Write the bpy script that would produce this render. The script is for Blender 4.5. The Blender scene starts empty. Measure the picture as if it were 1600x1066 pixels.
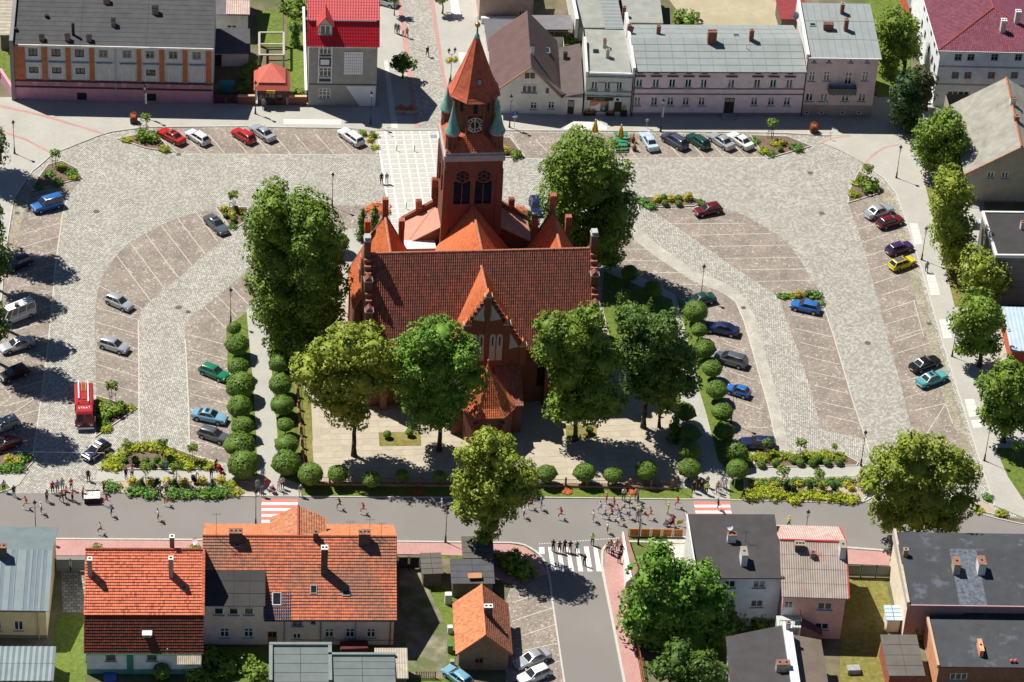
import bpy,bmesh,math,random
import numpy as np
from mathutils import Vector,Matrix
from math import radians as RAD,sin,cos,pi
# ------------------------------------------------------------------ camera
CAM_C=np.array([-45.75607173,-323.04412130,245.22000000])
CAM_R=np.array([0.99192303,-0.11557129,0.05226829])
CAM_U=np.array([0.02691928,0.59449910,0.80364555])
CAM_F=np.array([0.12395181,0.79574751,-0.59280845])
FOC=5018.5618            # focal length in photo pixels (photo 1600 wide)
col=bpy.context.scene.collection
scn=bpy.context.scene
cd=bpy.data.cameras.new('camera');cam=bpy.data.objects.new('camera',cd);col.objects.link(cam)
cd.sensor_width=36.0;cd.lens=36.0*FOC/1600.0;cd.clip_start=1.0;cd.clip_end=6000.0
Mx=Matrix(((CAM_R[0],CAM_U[0],-CAM_F[0],CAM_C[0]),(CAM_R[1],CAM_U[1],-CAM_F[1],CAM_C[1]),
             (CAM_R[2],CAM_U[2],-CAM_F[2],CAM_C[2]),(0,0,0,1)))
cam.matrix_world=Mx
scn.camera=cam
# ------------------------------------------------------------------ light
SUN_EL,SHADOW_AZ=RAD(56.5),RAD(-40.0)
Ldir=Vector((cos(SUN_EL)*cos(SHADOW_AZ),cos(SUN_EL)*sin(SHADOW_AZ),-sin(SUN_EL)))
sd=bpy.data.lights.new('sun','SUN');sun=bpy.data.objects.new('sun',sd);col.objects.link(sun)
sd.energy=5.0;sd.angle=RAD(0.5);sd.color=(1.0,0.955,0.87)
sun.rotation_euler=Ldir.to_track_quat('-Z','Y').to_euler();sun.location=(-60,60,120)
W=bpy.data.worlds.new("World");scn.world=W;W.use_nodes=True
nt=W.node_tree;sky=nt.nodes.new('ShaderNodeTexSky');sky.sky_type='NISHITA';sky.sun_disc=False
sky.sun_elevation=SUN_EL;sky.air_density=.75;sky.dust_density=0.2;sky.ozone_density=6.0
sx,sy=-Ldir.x,-Ldir.y
sky.sun_rotation=math.atan2(sx,sy)
nt.links.new(sky.outputs[0],nt.nodes['Background'].inputs[0]);nt.nodes['Background'].inputs[1].default_value=0.05
scn.view_settings.view_transform='Standard';scn.view_settings.look='None'
scn.view_settings.exposure=0.38;scn.view_settings.gamma=1.0;scn.view_settings.use_curve_mapping=False
scn.cycles.max_bounces=6;scn.cycles.diffuse_bounces=3;scn.cycles.glossy_bounces=2;scn.cycles.transmission_bounces=2
rng=random.Random(7)
# ------------------------------------------------------------------ picture <-> world
def ray(px,py):
 return CAM_F+CAM_R*((px-800.0)/FOC)+CAM_U*((533.0-py)/FOC)
def G(px,py,z=0.0):
 d=ray(px,py);t=(z-CAM_C[2])/d[2];p=CAM_C+d*t
 return Vector((p[0],p[1],z))
def hit(px,py,p0,n):
 d=ray(px,py);n=np.array(n);p0=np.array(p0)
 t=((p0-CAM_C)@n)/(d@n);p=CAM_C+d*t
 return Vector(p)
def V_(px,py,base):                      # point seen at px,py on the upright plane through base, facing the viewer
 return hit(px,py,base,(0.154,0.988,0.0))
def pxm(p):                                # photo pixels per metre at p
 return FOC/((np.array(p)-CAM_C)@CAM_F)
def zof(bx,by,ty,z0=0.0):               # height of a thing whose foot is at bx,by and whose top is at picture row ty
 b=np.array(G(bx,by,z0));lo,hi=0.0,80.0
 for _ in range(40):
  m=(lo+hi)/2;d=b+np.array([0,0,m])-CAM_C
  y=533.0-FOC*(d@CAM_U)/(d@CAM_F)
  if y>ty:lo=m
  else:hi=m
 return lo
# ------------------------------------------------------------------ mesh helpers
class MB:
 def __init__(s):s.v=[];s.f=[];s.m=[];s.mi=0
 def mat(s,i):s.mi=i;return s
 def poly(s,pts,mi=None):
  b=len(s.v);s.v+=[tuple(p)for p in pts];s.f.append(tuple(range(b,b+len(pts))));s.m.append(s.mi if mi is None else mi)
  return s
 def mesh_(s,vs,fs,mi=None):
  b=len(s.v);s.v+=[tuple(p)for p in vs]
  for f in fs:s.f.append(tuple(b+i for i in f));s.m.append(s.mi if mi is None else mi)
  return s
 def box(s,x0,y0,z0,x1,y1,z1,mi=None):
  return s.mesh_([(x0,y0,z0),(x1,y0,z0),(x1,y1,z0),(x0,y1,z0),(x0,y0,z1),(x1,y0,z1),(x1,y1,z1),(x0,y1,z1)],
   [(3,2,1,0),(4,5,6,7),(0,1,5,4),(1,2,6,5),(2,3,7,6),(3,0,4,7)],mi)
 def obox(s,c,sz,rz=0.0,mi=None,rx=0.0,ry=0.0):
  R=Matrix.Rotation(rz,3,'Z')@Matrix.Rotation(ry,3,'Y')@Matrix.Rotation(rx,3,'X');c=Vector(c);hx,hy,hz=sz[0]/2,sz[1]/2,sz[2]/2
  vs=[c+R@Vector((a*hx,b*hy,d*hz))for d in(-1,1)for a,b in((-1,-1),(1,-1),(1,1),(-1,1))]
  return s.mesh_(vs,[(3,2,1,0),(4,5,6,7),(0,1,5,4),(1,2,6,5),(2,3,7,6),(3,0,4,7)],mi)
 def prism(s,poly,z0,z1,mi=None,side=None,bottom=False):
  a=sum(poly[i][0]*poly[(i+1)%len(poly)][1]-poly[(i+1)%len(poly)][0]*poly[i][1]for i in range(len(poly)))
  if a<0:poly=list(reversed(poly))
  n=len(poly);g=lambda z,i:z(poly[i])if callable(z)else z
  vs=[(p[0],p[1],g(z0,i))for i,p in enumerate(poly)]+[(p[0],p[1],g(z1,i))for i,p in enumerate(poly)]
  s.mesh_(vs,[tuple(range(n,2*n))],mi)
  b=len(s.v)-2*n
  for i in range(n):
   j=(i+1)%n;s.f.append((b+i,b+j,b+n+j,b+n+i));s.m.append(s.mi if side is None and mi is None else(mi if side is None else side))
  if bottom:s.f.append(tuple(b+i for i in reversed(range(n))));s.m.append(s.mi if mi is None else mi)
  return s
 def bar(s,p,q,r,r2=None,n=6,mi=None,cap=True):
  p,q=Vector(p),Vector(q);r2=r if r2 is None else r2;d=q-p
  if d.length<1e-6:return s
  d.normalize();a=d.orthogonal().normalized();b=d.cross(a);vs=[]
  for c,rr in((p,r),(q,r2)):
   for i in range(n):
    t=2*pi*i/n;vs.append(c+(a*cos(t)+b*sin(t))*rr)
  fs=[(i,(i+1)%n,n+(i+1)%n,n+i)for i in range(n)]
  if cap:fs+=[tuple(reversed(range(n))),tuple(range(n,2*n))]
  return s.mesh_(vs,fs,mi)
 def path(s,pts,rs,n=6,mi=None):
  for i in range(len(pts)-1):
   a=rs[i]if hasattr(rs,'__len__')else rs;b=rs[i+1]if hasattr(rs,'__len__')else rs
   s.bar(pts[i],pts[i+1],a,b,n,mi)
  return s
 def lathe(s,prof,c=(0,0,0),n=12,mi=None,cap=True):
  b=len(s.v);k=len(prof)
  for r,z in prof:
   for i in range(n):t=2*pi*i/n;s.v.append((c[0]+r*cos(t),c[1]+r*sin(t),c[2]+z))
  for j in range(k-1):
   for i in range(n):
    i2=(i+1)%n;s.f.append((b+j*n+i,b+j*n+i2,b+(j+1)*n+i2,b+(j+1)*n+i));s.m.append(s.mi if mi is None else mi)
  if cap:
   s.f.append(tuple(b+i for i in reversed(range(n))));s.m.append(s.mi if mi is None else mi)
   s.f.append(tuple(b+(k-1)*n+i for i in range(n)));s.m.append(s.mi if mi is None else mi)
  return s
 def ball(s,c,r,n=8,k=5,mi=None,sz=1.0):
  prof=[(r*sin(pi*(j+.02)/(k+.04)),-r*sz*cos(pi*(j+.02)/(k+.04)))for j in range(k+1)]
  return s.lathe(prof,c,n,mi)
 def me(s,name,mats,smooth=False,ang=None):
  m=bpy.data.meshes.new(name);m.from_pydata(s.v,[],s.f)
  for x in(mats if isinstance(mats,(list,tuple))else[mats]):m.materials.append(x)
  m.polygons.foreach_set('material_index',s.m)
  if smooth or ang:
   m.polygons.foreach_set('use_smooth',[True]*len(s.f))
   if ang:m.set_sharp_from_angle(angle=RAD(ang))
  m.update();return m
 def build(s,name,mats,parent=None,smooth=False,ang=None,loc=None,rz=None):
  return ob(name,s.me(name,mats,smooth,ang),parent,loc,rz)
def ob(name,mesh,parent=None,loc=None,rz=None):
 o=bpy.data.objects.new(name,mesh);col.objects.link(o)
 if parent is not None:o.parent=parent
 if loc is not None:o.location=loc
 if rz is not None:o.rotation_euler=(0,0,rz)
 return o
def tag(o,label=None,cat=None,group=None,kind=None):
 if label:o['label']=label
 if cat:o['category']=cat
 if group:o['group']=group
 if kind:o['kind']=kind
 return o
def thing(name,label,cat,loc=(0,0,0),rz=0.0,group=None):
 o=bpy.data.objects.new(name,None);col.objects.link(o);o.empty_display_size=.2
 o.location=loc;o.rotation_euler=(0,0,rz)
 return tag(o,label,cat,group)
def place(root,mesh_by_part,parent_map=None):pass
def smoothpts(pts,k=4,closed=False):
 P=[np.array(p,float)for p in pts];n=len(P);out=[]
 for i in range(n if closed else n-1):
  p0,p1,p2,p3=(P[(i-1)%n]if closed or i>0 else P[0]),P[i],P[(i+1)%n],(P[(i+2)%n]if closed or i+2<n else P[-1])
  for j in range(k):
   t=j/k
   out.append(.5*((2*p1)+(-p0+p2)*t+(2*p0-5*p1+4*p2-p3)*t*t+(-p0+3*p1-3*p2+p3)*t**3))
 if not closed:out.append(P[-1])
 return[tuple(o)for o in out]
# ------------------------------------------------------------------ materials
MATS={}
def mat(name,c,rough=.8,var=.15,sc=1.0,bump=0.0,metal=0.0,spec=.3,kind=None,c2=None,detail=3,coord='pos',emit=0,trans=0,**kw):
 if name in MATS:return MATS[name]
 m=bpy.data.materials.new(name);m.use_nodes=True;t=m.node_tree;n=t.nodes;L=t.links
 bs=n['Principled BSDF'];bs.inputs['Roughness'].default_value=rough;bs.inputs['Metallic'].default_value=metal
 bs.inputs['Specular IOR Level'].default_value=spec
 if coord=='pos':
  g=n.new('ShaderNodeNewGeometry');P=g.outputs['Position']
 else:
  g=n.new('ShaderNodeTexCoord');P=g.outputs['Object']
 def mapv(scale=(1,1,1),rot=0.0):
  mp=n.new('ShaderNodeMapping');L.new(P,mp.inputs[0]);mp.inputs['Scale'].default_value=scale;mp.inputs['Rotation'].default_value=(0,0,rot);return mp.outputs[0]
 def noise(s,d=3,vec=None,r=.55):
  x=n.new('ShaderNodeTexNoise');L.new(vec or P,x.inputs['Vector']);x.inputs['Scale'].default_value=s;x.inputs['Detail'].default_value=d;x.inputs['Roughness'].default_value=r
  return x.outputs['Fac']
 def ramp(f,stops):
  r=n.new('ShaderNodeValToRGB');L.new(f,r.inputs[0]);e=r.color_ramp.elements
  while len(e)<len(stops):e.new(.5)
  for k,(p,cc)in enumerate(stops):e[k].position=p;e[k].color=(*cc,1)if len(cc)==3 else cc
  return r.outputs[0]
 def mix(f,a,b,bt='MIX'):
  x=n.new('ShaderNodeMix');x.data_type='RGBA';x.blend_type=bt
  for idx,val in((0,f),(6,a),(7,b)):
   if isinstance(val,(int,float)):x.inputs[idx].default_value=val
   elif isinstance(val,tuple):x.inputs[idx].default_value=(*val,1)if len(val)==3 else val
   else:L.new(val,x.inputs[idx])
  return x.outputs[2]
 def math_(op,a,b=None):
  x=n.new('ShaderNodeMath');x.operation=op
  for i,val in enumerate((a,b)):
   if val is None:continue
   if isinstance(val,(int,float)):x.inputs[i].default_value=val
   else:L.new(val,x.inputs[i])
  return x.outputs[0]
 c=tuple(c);dk=tuple(v*(1-var)for v in c);lt=tuple(min(1,v*(1+var))for v in c)
 nz=noise(sc,detail);base=ramp(nz,[(.3,dk),(.7,lt if c2 is None else c2)])
 hgt=nz
 if kind=='sett' or kind=='brick':
  bw,bh,rot,mort=kw.get('bw',.3),kw.get('bh',.2),kw.get('rot',0),kw.get('mort',(.1,.1,.09))
  v=mapv((1,1,1),rot)
  if kind=='brick':                # upright masonry: run along x+y, rise along z
   s=n.new('ShaderNodeSeparateXYZ');L.new(P,s.inputs[0]);cb=n.new('ShaderNodeCombineXYZ')
   L.new(math_('ADD',s.outputs[0],s.outputs[1]),cb.inputs[0]);L.new(s.outputs[2],cb.inputs[1]);v=cb.outputs[0]
  else:                              # uneven courses
   w=n.new('ShaderNodeTexNoise');L.new(P,w.inputs['Vector']);w.inputs['Scale'].default_value=1.3
   ad=n.new('ShaderNodeVectorMath');ad.operation='MULTIPLY_ADD';L.new(w.outputs['Color'],ad.inputs[0]);ad.inputs[1].default_value=(kw.get('wob',.07),)*3;L.new(v,ad.inputs[2]);v=ad.outputs[0]
  b=n.new('ShaderNodeTexBrick');L.new(v,b.inputs['Vector']);b.inputs['Scale'].default_value=1.0
  b.inputs['Brick Width'].default_value=bw;b.inputs['Row Height'].default_value=bh;b.inputs['Mortar Size'].default_value=kw.get('ms',.02);b.inputs['Mortar Smooth'].default_value=.3
  b.inputs['Bias'].default_value=0;b.inputs['Color1'].default_value=(0,0,0,1);b.inputs['Color2'].default_value=(1,1,1,1)
  t1=ramp(b.outputs['Color'],kw.get('tones')or[(0,tuple(v*.72 for v in c)),(.5,c),(1,tuple(min(1,v*1.3)for v in c))])
  base=mix(.2,t1,mix(1.0,t1,ramp(nz,[(.3,(.55,.55,.55)),(.7,(1.35,1.35,1.35))]),'MULTIPLY'))
  base=mix(b.outputs['Fac'],base,mort)
  hgt=math_('SUBTRACT',1.0,b.outputs['Fac'])
 elif kind=='cells':
  vo=n.new('ShaderNodeTexVoronoi');L.new(P,vo.inputs['Vector']);vo.inputs['Scale'].default_value=kw.get('cs',4.0)
  sp=n.new('ShaderNodeSeparateColor');L.new(vo.outputs['Color'],sp.inputs[0])
  t1=ramp(sp.outputs[0],kw['tones'])
  base=mix(.5,t1,mix(1.0,t1,ramp(nz,[(.3,(.6,.6,.6)),(.7,(1.3,1.3,1.3))]),'MULTIPLY'))
  hgt=vo.outputs['Distance']
 elif kind=='leaf':
  oi=n.new('ShaderNodeObjectInfo')
  f=noise(kw.get('ls',1.1),2);base=ramp(math_('ADD',math_('MULTIPLY',f,.75),math_('MULTIPLY',noise(9.0,1),.25)),[(.36,c),(.62,c2)])
  base=mix(.22,base,mix(1.0,base,ramp(oi.outputs['Random'],[(0,(.75,.8,.7)),(1,(1.25,1.15,1.0))]),'MULTIPLY'))
 elif kind=='stain':                  # blotchy weathering in a second colour
  st=ramp(noise(kw.get('ss',.5),5,r=.65),[(kw.get('lo',.48),(0,0,0)),(kw.get('hi',.68),(1,1,1))])
  base=mix(math_('MULTIPLY',st,kw.get('amt',.7)),base,kw['sc2'])
 for(sc3,lo3,hi3,cc3,am3)in kw.get('blots',()):
  st=ramp(noise(sc3,5,r=.65),[(lo3,(0,0,0)),(hi3,(1,1,1))]);base=mix(math_('MULTIPLY',st,am3),base,cc3)
 L.new(base,bs.inputs['Base Color'])
 if bump:
  bp=n.new('ShaderNodeBump');bp.inputs['Strength'].default_value=bump;bp.inputs['Distance'].default_value=kw.get('bd',.03);L.new(hgt,bp.inputs['Height']);L.new(bp.outputs[0],bs.inputs['Normal'])
 if kind=='leaf':
  bs.inputs['Roughness'].default_value=.55
  tr=n.new('ShaderNodeBsdfTranslucent');L.new(base,tr.inputs[0]);ms=n.new('ShaderNodeMixShader');ms.inputs[0].default_value=.15
  L.new(bs.outputs[0],ms.inputs[1]);L.new(tr.outputs[0],ms.inputs[2]);L.new(ms.outputs[0],n['Material Output'].inputs['Surface'])
 MATS[name]=m;return m
def paint(name,c,rough=.28,metal=.0,coat=.2):
 if name in MATS:return MATS[name]
 m=bpy.data.materials.new(name);m.use_nodes=True;n=m.node_tree.nodes;L=m.node_tree.links;bs=n['Principled BSDF']
 g=n.new('ShaderNodeNewGeometry');x=n.new('ShaderNodeTexNoise');L.new(g.outputs['Position'],x.inputs['Vector']);x.inputs['Scale'].default_value=2.5;x.inputs['Detail'].default_value=3
 r=n.new('ShaderNodeValToRGB');L.new(x.outputs['Fac'],r.inputs[0]);r.color_ramp.elements[0].color=(*[v*.86 for v in c],1);r.color_ramp.elements[1].color=(*[min(1,v*1.08)for v in c],1)
 L.new(r.outputs[0],bs.inputs['Base Color']);bs.inputs['Roughness'].default_value=rough;bs.inputs['Metallic'].default_value=metal;bs.inputs['Coat Weight'].default_value=coat;bs.inputs['Coat Roughness'].default_value=.12
 MATS[name]=m;return m
def S(r,g,b,k=1.0):                     # sRGB 0..255 -> linear
 f=lambda v:((v/255+.055)/1.055)**2.4 if v>10 else v/3294.6
 return(f(r)*k,f(g)*k,f(b)*k)
glass=mat('glass',(.02,.025,.03),rough=.08,var=.3,sc=.7,spec=.9)
white_frame=mat('white_frame',(.72,.73,.74),rough=.5,var=.06)
stone_sill=mat('stone_sill',(.33,.33,.32),var=.2,sc=3)
dark_metal=mat('dark_metal',(.025,.028,.03),rough=.45,var=.3,sc=4)
zinc=mat('zinc',(.42,.45,.47),rough=.4,var=.15,sc=2,metal=.3)
rubber=mat('rubber',(.02,.02,.021),rough=.85,var=.2)
brick_red=mat('brick_red',(.27,.085,.05),rough=.9,sc=.9,kind='brick',bw=.26,bh=.085,ms=.012,mort=(.26,.16,.12),bump=.3,bd=.01)
chimney_brick=mat('chimney_brick',(.26,.12,.08),rough=.9,sc=1.2,kind='brick',bw=.26,bh=.085,ms=.013,mort=(.3,.26,.22),bump=.3,bd=.01)
soot=mat('soot',(.015,.014,.013),rough=.95,var=.3)
white_wash=mat('white_wash',(.68,.67,.64),var=.12,sc=1.5,bump=.15)
wood=mat('wood',(.28,.15,.07),rough=.7,var=.3,sc=5)
bark=mat('bark',(.055,.045,.035),rough=.95,var=.35,sc=4,bump=.6)
# ------------------------------------------------------------------ ground, paving, roads
KX={'A':(0,0),'B':(400,0),'C':(800,0),'D':(1200,0),'E':(0,260),'F':(400,260),'G':(800,260),'H':(1200,260),
      'I':(0,520),'J':(400,520),'K':(800,520),'L':(1200,520),'M':(0,796),'N':(400,796),'O':(800,796),'Q':(1200,796)}
def k(c,x,y):return(KX[c][0]+x/3.9475,KX[c][1]+y/3.9475)
def kk(c,*xy):return[k(c,xy[i],xy[i+1])for i in range(0,len(xy),2)]
m_soil_base=mat('yard_soil',(.17,.14,.09),var=.3,sc=.4,kind='stain',sc2=(.07,.10,.025),ss=.12,lo=.42,hi=.6,bump=.4)
m_sett=mat('granite_setts',(.36,.345,.30),kind='sett',bw=.27,bh=.25,sc=.25,ms=.03,mort=(.15,.135,.105),bump=.55,tones=[(0,(.33,.32,.28)),(.5,(.46,.445,.395)),(1,(.64,.62,.57))])
m_sett2=mat('granite_setts_slant',(.36,.345,.30),kind='sett',bw=.27,bh=.25,rot=.7,sc=.25,ms=.03,mort=(.15,.135,.105),bump=.55,tones=[(0,(.33,.32,.28)),(.5,(.46,.445,.395)),(1,(.64,.62,.57))])
m_bay=mat('brown_setts',(.2,.15,.12),kind='cells',cs=5.2,sc=.35,bump=.4,tones=[(0,(.20,.165,.135)),(.3,(.255,.215,.18)),(.6,(.275,.23,.195)),(.9,(.31,.265,.225)),(1,(.50,.45,.39))],
   blots=[(.32,.60,.74,(.15,.125,.10),.5),(.9,.62,.75,(.30,.24,.17),.35)])
m_gut=mat('gutter_setts',(.3,.27,.21),kind='cells',cs=5.0,sc=.4,bump=.3,tones=[(0,(.22,.19,.13)),(.5,(.31,.28,.21)),(1,(.42,.38,.30))],blots=[(.25,.52,.68,(.20,.18,.09),.6)])
m_pave=mat('concrete_pavers',(.43,.415,.375),kind='sett',bw=.2,bh=.1,wob=0,sc=.3,ms=.008,mort=(.34,.33,.29),tones=[(0,(.40,.385,.345)),(.5,(.43,.415,.375)),(1,(.47,.455,.41))],bump=.1,blots=[(.18,.5,.72,(.36,.34,.29),.5)])
m_asph=mat('asphalt',(.215,.20,.185),var=.06,sc=18,detail=2,rough=.92,bump=.1,bd=.01,blots=[(.09,.45,.68,(.245,.23,.215),.8),(.5,.62,.75,(.18,.17,.155),.5)])
m_pink=mat('pink_pavers',(.47,.26,.235),kind='sett',bw=.2,bh=.1,wob=0,sc=.4,ms=.008,mort=(.38,.22,.2),tones=[(0,(.42,.225,.20)),(.5,(.47,.26,.235)),(1,(.53,.31,.28))],blots=[(.3,.5,.7,(.43,.27,.24),.5)])
m_yard=mat('yard_concrete',(.43,.37,.285),var=.1,sc=.7,blots=[(.2,.5,.7,(.36,.31,.23),.6),(2.0,.6,.75,(.30,.26,.19),.35)],bump=.1)
m_path=mat('path_pavers',(.41,.40,.36),kind='sett',bw=.2,bh=.1,wob=0,sc=.3,ms=.008,mort=(.33,.32,.28),tones=[(0,(.375,.365,.325)),(1,(.45,.44,.395))],bump=.1)
m_white_sett=mat('white_joint_setts',(.70,.68,.63),var=.1,sc=6,bump=.2)
m_plslab=mat('plaza_slab',(.48,.465,.42),var=.1,sc=9,bump=.2,blots=[(.4,.5,.7,(.38,.37,.33),.5)])
m_kerb=mat('kerb_stone',(.5,.48,.43),var=.12,sc=3)
m_white=mat('road_paint',(.78,.76,.73),var=.06,sc=5,blots=[(1.5,.62,.74,(.5,.48,.45),.6)])
m_red=mat('red_road_paint',(.55,.19,.155),var=.1,sc=3,blots=[(1.0,.55,.72,(.45,.22,.19),.5)])
m_line=mat('bay_line_setts',(.54,.50,.43),var=.2,sc=4,bump=.2)
m_grass=mat('lawn',(.085,.145,.018),var=.25,sc=2.2,c2=(.15,.20,.028),bump=.6,bd=.06,blots=[(.22,.48,.68,(.16,.19,.03),.7)])
m_grass_dry=mat('dry_lawn',(.16,.16,.03),var=.25,sc=1.8,c2=(.24,.21,.055),bump=.6,bd=.06,blots=[(.25,.52,.66,(.28,.22,.09),.7)])
m_soil=mat('bed_soil',(.16,.105,.075),var=.25,sc=3,bump=.5,blots=[(.8,.5,.7,(.22,.15,.11),.6)])
m_gravel=mat('bed_gravel',(.42,.34,.26),var=.15,sc=14,bump=.4,blots=[(.5,.5,.7,(.34,.26,.19),.5)])
m_sand=mat('sand_yard',(.42,.36,.24),var=.12,sc=1.2,bump=.3,blots=[(.15,.45,.65,(.33,.29,.19),.7),(.7,.62,.72,(.25,.24,.14),.5)])
m_iron=mat('cast_iron',(.12,.115,.105),var=.25,sc=6)
def sheet(name,pts,m,z,parent=None):
 w=[G(px,py,z)for px,py in pts]
 a=sum(w[i].x*w[(i+1)%len(w)].y-w[(i+1)%len(w)].x*w[i].y for i in range(len(w)))
 if a<0:w.reverse()
 o=MB().poly(w).build(name,m,parent);o['kind']='structure';return o
def slab(name,pts,m,z,z0=-.3,mside=None):
 o=MB().prism([G(px,py,z)[:2]for px,py in pts],z0,z,side=1 if mside else None).build(name,[m]+([mside]if mside else[]));o['kind']='structure';return o
def kerb(name,pts,w=.16,z=.12,m=None,closed=False,zb=0.0):
 P=[G(px,py,zb)for px,py in pts];b=MB()
 n=len(P);segs=n if closed else n-1
 for i in range(segs):
  p,q=P[i],P[(i+1)%n];L=(q-p).length
  if L<.05:continue
  b.obox(((p.x+q.x)/2,(p.y+q.y)/2,(z+zb)/2-.05),(L+w*.7,w*(1+.004*(i%2)),z-zb+.1+.002*(i%3)),math.atan2(q.y-p.y,q.x-p.x))
 o=b.build(name,m or m_kerb);o['kind']='structure';return o
def line(p,q,w=.10,z=.014,m=None,name='bay_line'):
 a,b=G(*p,z),G(*q,z);d=(b-a);d.normalize();n=Vector((-d.y,d.x,0))*w/2
 o=MB().poly([a-n,b-n,b+n,a+n]).build(name,m or m_line);o['kind']='structure';return o
o=MB().poly([(-1500,-1500,-.012),(1500,-1500,-.012),(1500,1500,-.012),(-1500,1500,-.012)]).build('ground',m_soil_base);o['kind']='structure'
sheet('square',[(-90,158),(1460,150),(1520,240),(1620,700),(1640,815),(1342,784),(851,776),(-90,772)],m_sett,.004)
sheet('lane',smoothpts([(362,362),(322,398),(281,433),(236,470),(220,486),(215,501),(216.6,566),(217,640),(219,694),(253,695),(296,707),(295,647),(291,558),(289,530),(290,511),(296,496),(322,478),(388,422),(392,388),(387,350)],3,True),m_sett2,.007)
sheet('lane',[(990,325),(1015,326),(1078.7,369),(1129,405.7),(1211,459),(1240,530),(1263,596),(1281,662),(1353,688),(1345,712),(1318,710),(1216,706),(1200,634),(1170,528),(1162,500),(1150,473),(1129,458),(1079,437),(1018,397),(966,355),(985,320)],m_sett2,.007)
# parking bays (brown setts)
bays=[[(238,199.5),(545,201.5),(591,242),(268,240)],[(800,207.5),(1172,209.5),(1197,246),(822,247.5)],
 [(50,300),(128,280),(106,307),(97.5,336),(87,412),(81,480),(73.5,553),(59.5,657),(52,700),(0,712),(-90,712),(-90,440),(-10,440),(20,400),(38,328)],
 [(334,326)]+smoothpts([(318,329.7),(278.6,341),(253,351),(228,365),(202.6,380),(182.4,399),(164.7,422),(154.5,447.5),(149.5,478),(148,528),(150.6,596),(149.5,619)],2)+[(215.3,638),(216.6,566),(215,501),(220.4,485.5),(235.6,469),(281,432),(321.7,397),(362,362)],
 [(387.6,422),(322,478),(296,495.6),(290,511),(289,530),(291,558),(295,647),(296,707),(360,727),(366,672),(357,596),(353,513),(387.6,486),(430,466),(520,357),(560,357),(592,320.5),(517,320.5)],
 [(1015,326),(1134,326),(1162,336),(1200,357),(1230,379),(1250.7,407),(1266,432),(1282,457),(1211,459.5),(1200,452.5),(1129,405.7),(1078.7,369)],
 [(1219,470),(1240.5,470.5),(1287,481),(1301,520),(1319,581),(1334,631.5),(1349.5,677),(1353,687),(1286,672),(1281,662),(1263,596),(1245.6,545),(1236,520)],
 [(948,416),(966,369),(981,366),(1018,397),(1078.7,437),(1129,457.6),(1149.6,473),(1162,500.7),(1170,527.6),(1200,634),(1216,705),(1170,707),(1145,690),(1122,600),(1100,530),(1053,460)],
 [(1325.4,318),(1374.8,303.5),(1400,352),(1431.8,470),(1447,523.5),(1476,629),(1489,662),(1504,692),(1500,715),(1445,715),(1424,669.5),(1410,611),(1385,520),(1364.7,442),(1347,379)],
 [(790,940),(800,912),(857,897),(863,938),(881,1060),(890,1110),(790,1110)]]
for b in bays:sheet('parking_bays',b,m_bay,.010)
sheet('gutter',[(1374.8,303.5),(1378,284),(1394,303),(1409,344),(1434.7,424.7),(1466,533),(1488,604),(1508,667),(1521,708),(1504,708),(1489,662),(1476,629),(1447,523),(1431.8,470),(1400,352)],m_gut,.009)
sheet('gutter',[(50,300),(38,328),(20,400),(7,430),(14,366),(23,311),(36,291),(54,275),(58,280)],m_gut,.009)
sheet('gutter',[(1216,705),(1200,634),(1170,527.6),(1162,500.7),(1150,473),(1129,457.6),(1079,437),(1018,397),(981,366),(990,352),(1030,384),(1088,424),(1140,446),(1165,466),(1180,496),(1190,530),(1218,630),(1232,705)],mat('pale_setts',(.42,.40,.35),kind='cells',cs=5,sc=.4,bump=.3,tones=[(0,(.36,.34,.29)),(1,(.47,.45,.39))]),.0085)
# raised pavements
tp=[(-90,152),(1330,152),(1330,211),(1290,212),(1230,208.5),(1200,207.7),(985,205),(800,204),(745,203),(590,204),(542,200.5),(425,199),(400,197.6),(228,199),(175,206),(152,213),(82,241),(61,260),(50.6,268),(35.5,290),(21.5,311),(12.7,366),(5,430),(-90,440)]
slab('pavement',tp,m_pave,.10)
kerb('kerb',[(1290,212),(1230,208.5),(1200,207.7),(985,205),(800,204)],z=.115);kerb('kerb',[(542,200.5),(425,199),(400,197.6),(228,199),(200,202),(175,206)],z=.115)
kerb('kerb',[(82,241),(61,260),(50.6,268),(35.5,290),(21.5,311),(12.7,366),(5,430),(-8,600)],z=.115)
slab('pavement',[(-90,430),(5,432),(-8,600),(-12,705),(-90,705)],m_pave,.097)
rp=[(1283,223),(1314,235.6),(1352,256),(1359.6,263.8),(1382,280),(1400,303),(1415,343.6),(1440.7,424.7),(1472,532.7),(1494,603.6),(1514,667),(1527,707.5),(1539.5,748),(1554,790),(1640,826),(1640,700),(1600,640),(1560,400),(1480,152),(1327,152),(1327,211.5),(1300,212)]
slab('pavement',rp,m_pave,.103)
kerb('kerb',rp[2:14],z=.115)
sheet('street_band',[(0,168),(40,176),(75,185),(160,210),(163,208),(78,182),(40,172.5),(0,164)],m_pink,.104)
sheet('street_band',[(0,206),(40,220),(80,241),(83,239),(42,217),(0,203)],m_pink,.104)
sheet('street_band',smoothpts([(1283,222),(1300,215),(1330,212)],3)+smoothpts([(1331,213.5),(1302,217),(1286,223.5)],3),m_pink,.104)
sheet('street_band',smoothpts([(1350,255),(1365,240),(1382,230),(1405,225)],3)+smoothpts([(1405,227),(1384,232),(1368,242),(1353,256.5)],3),m_pink,.104)
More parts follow.
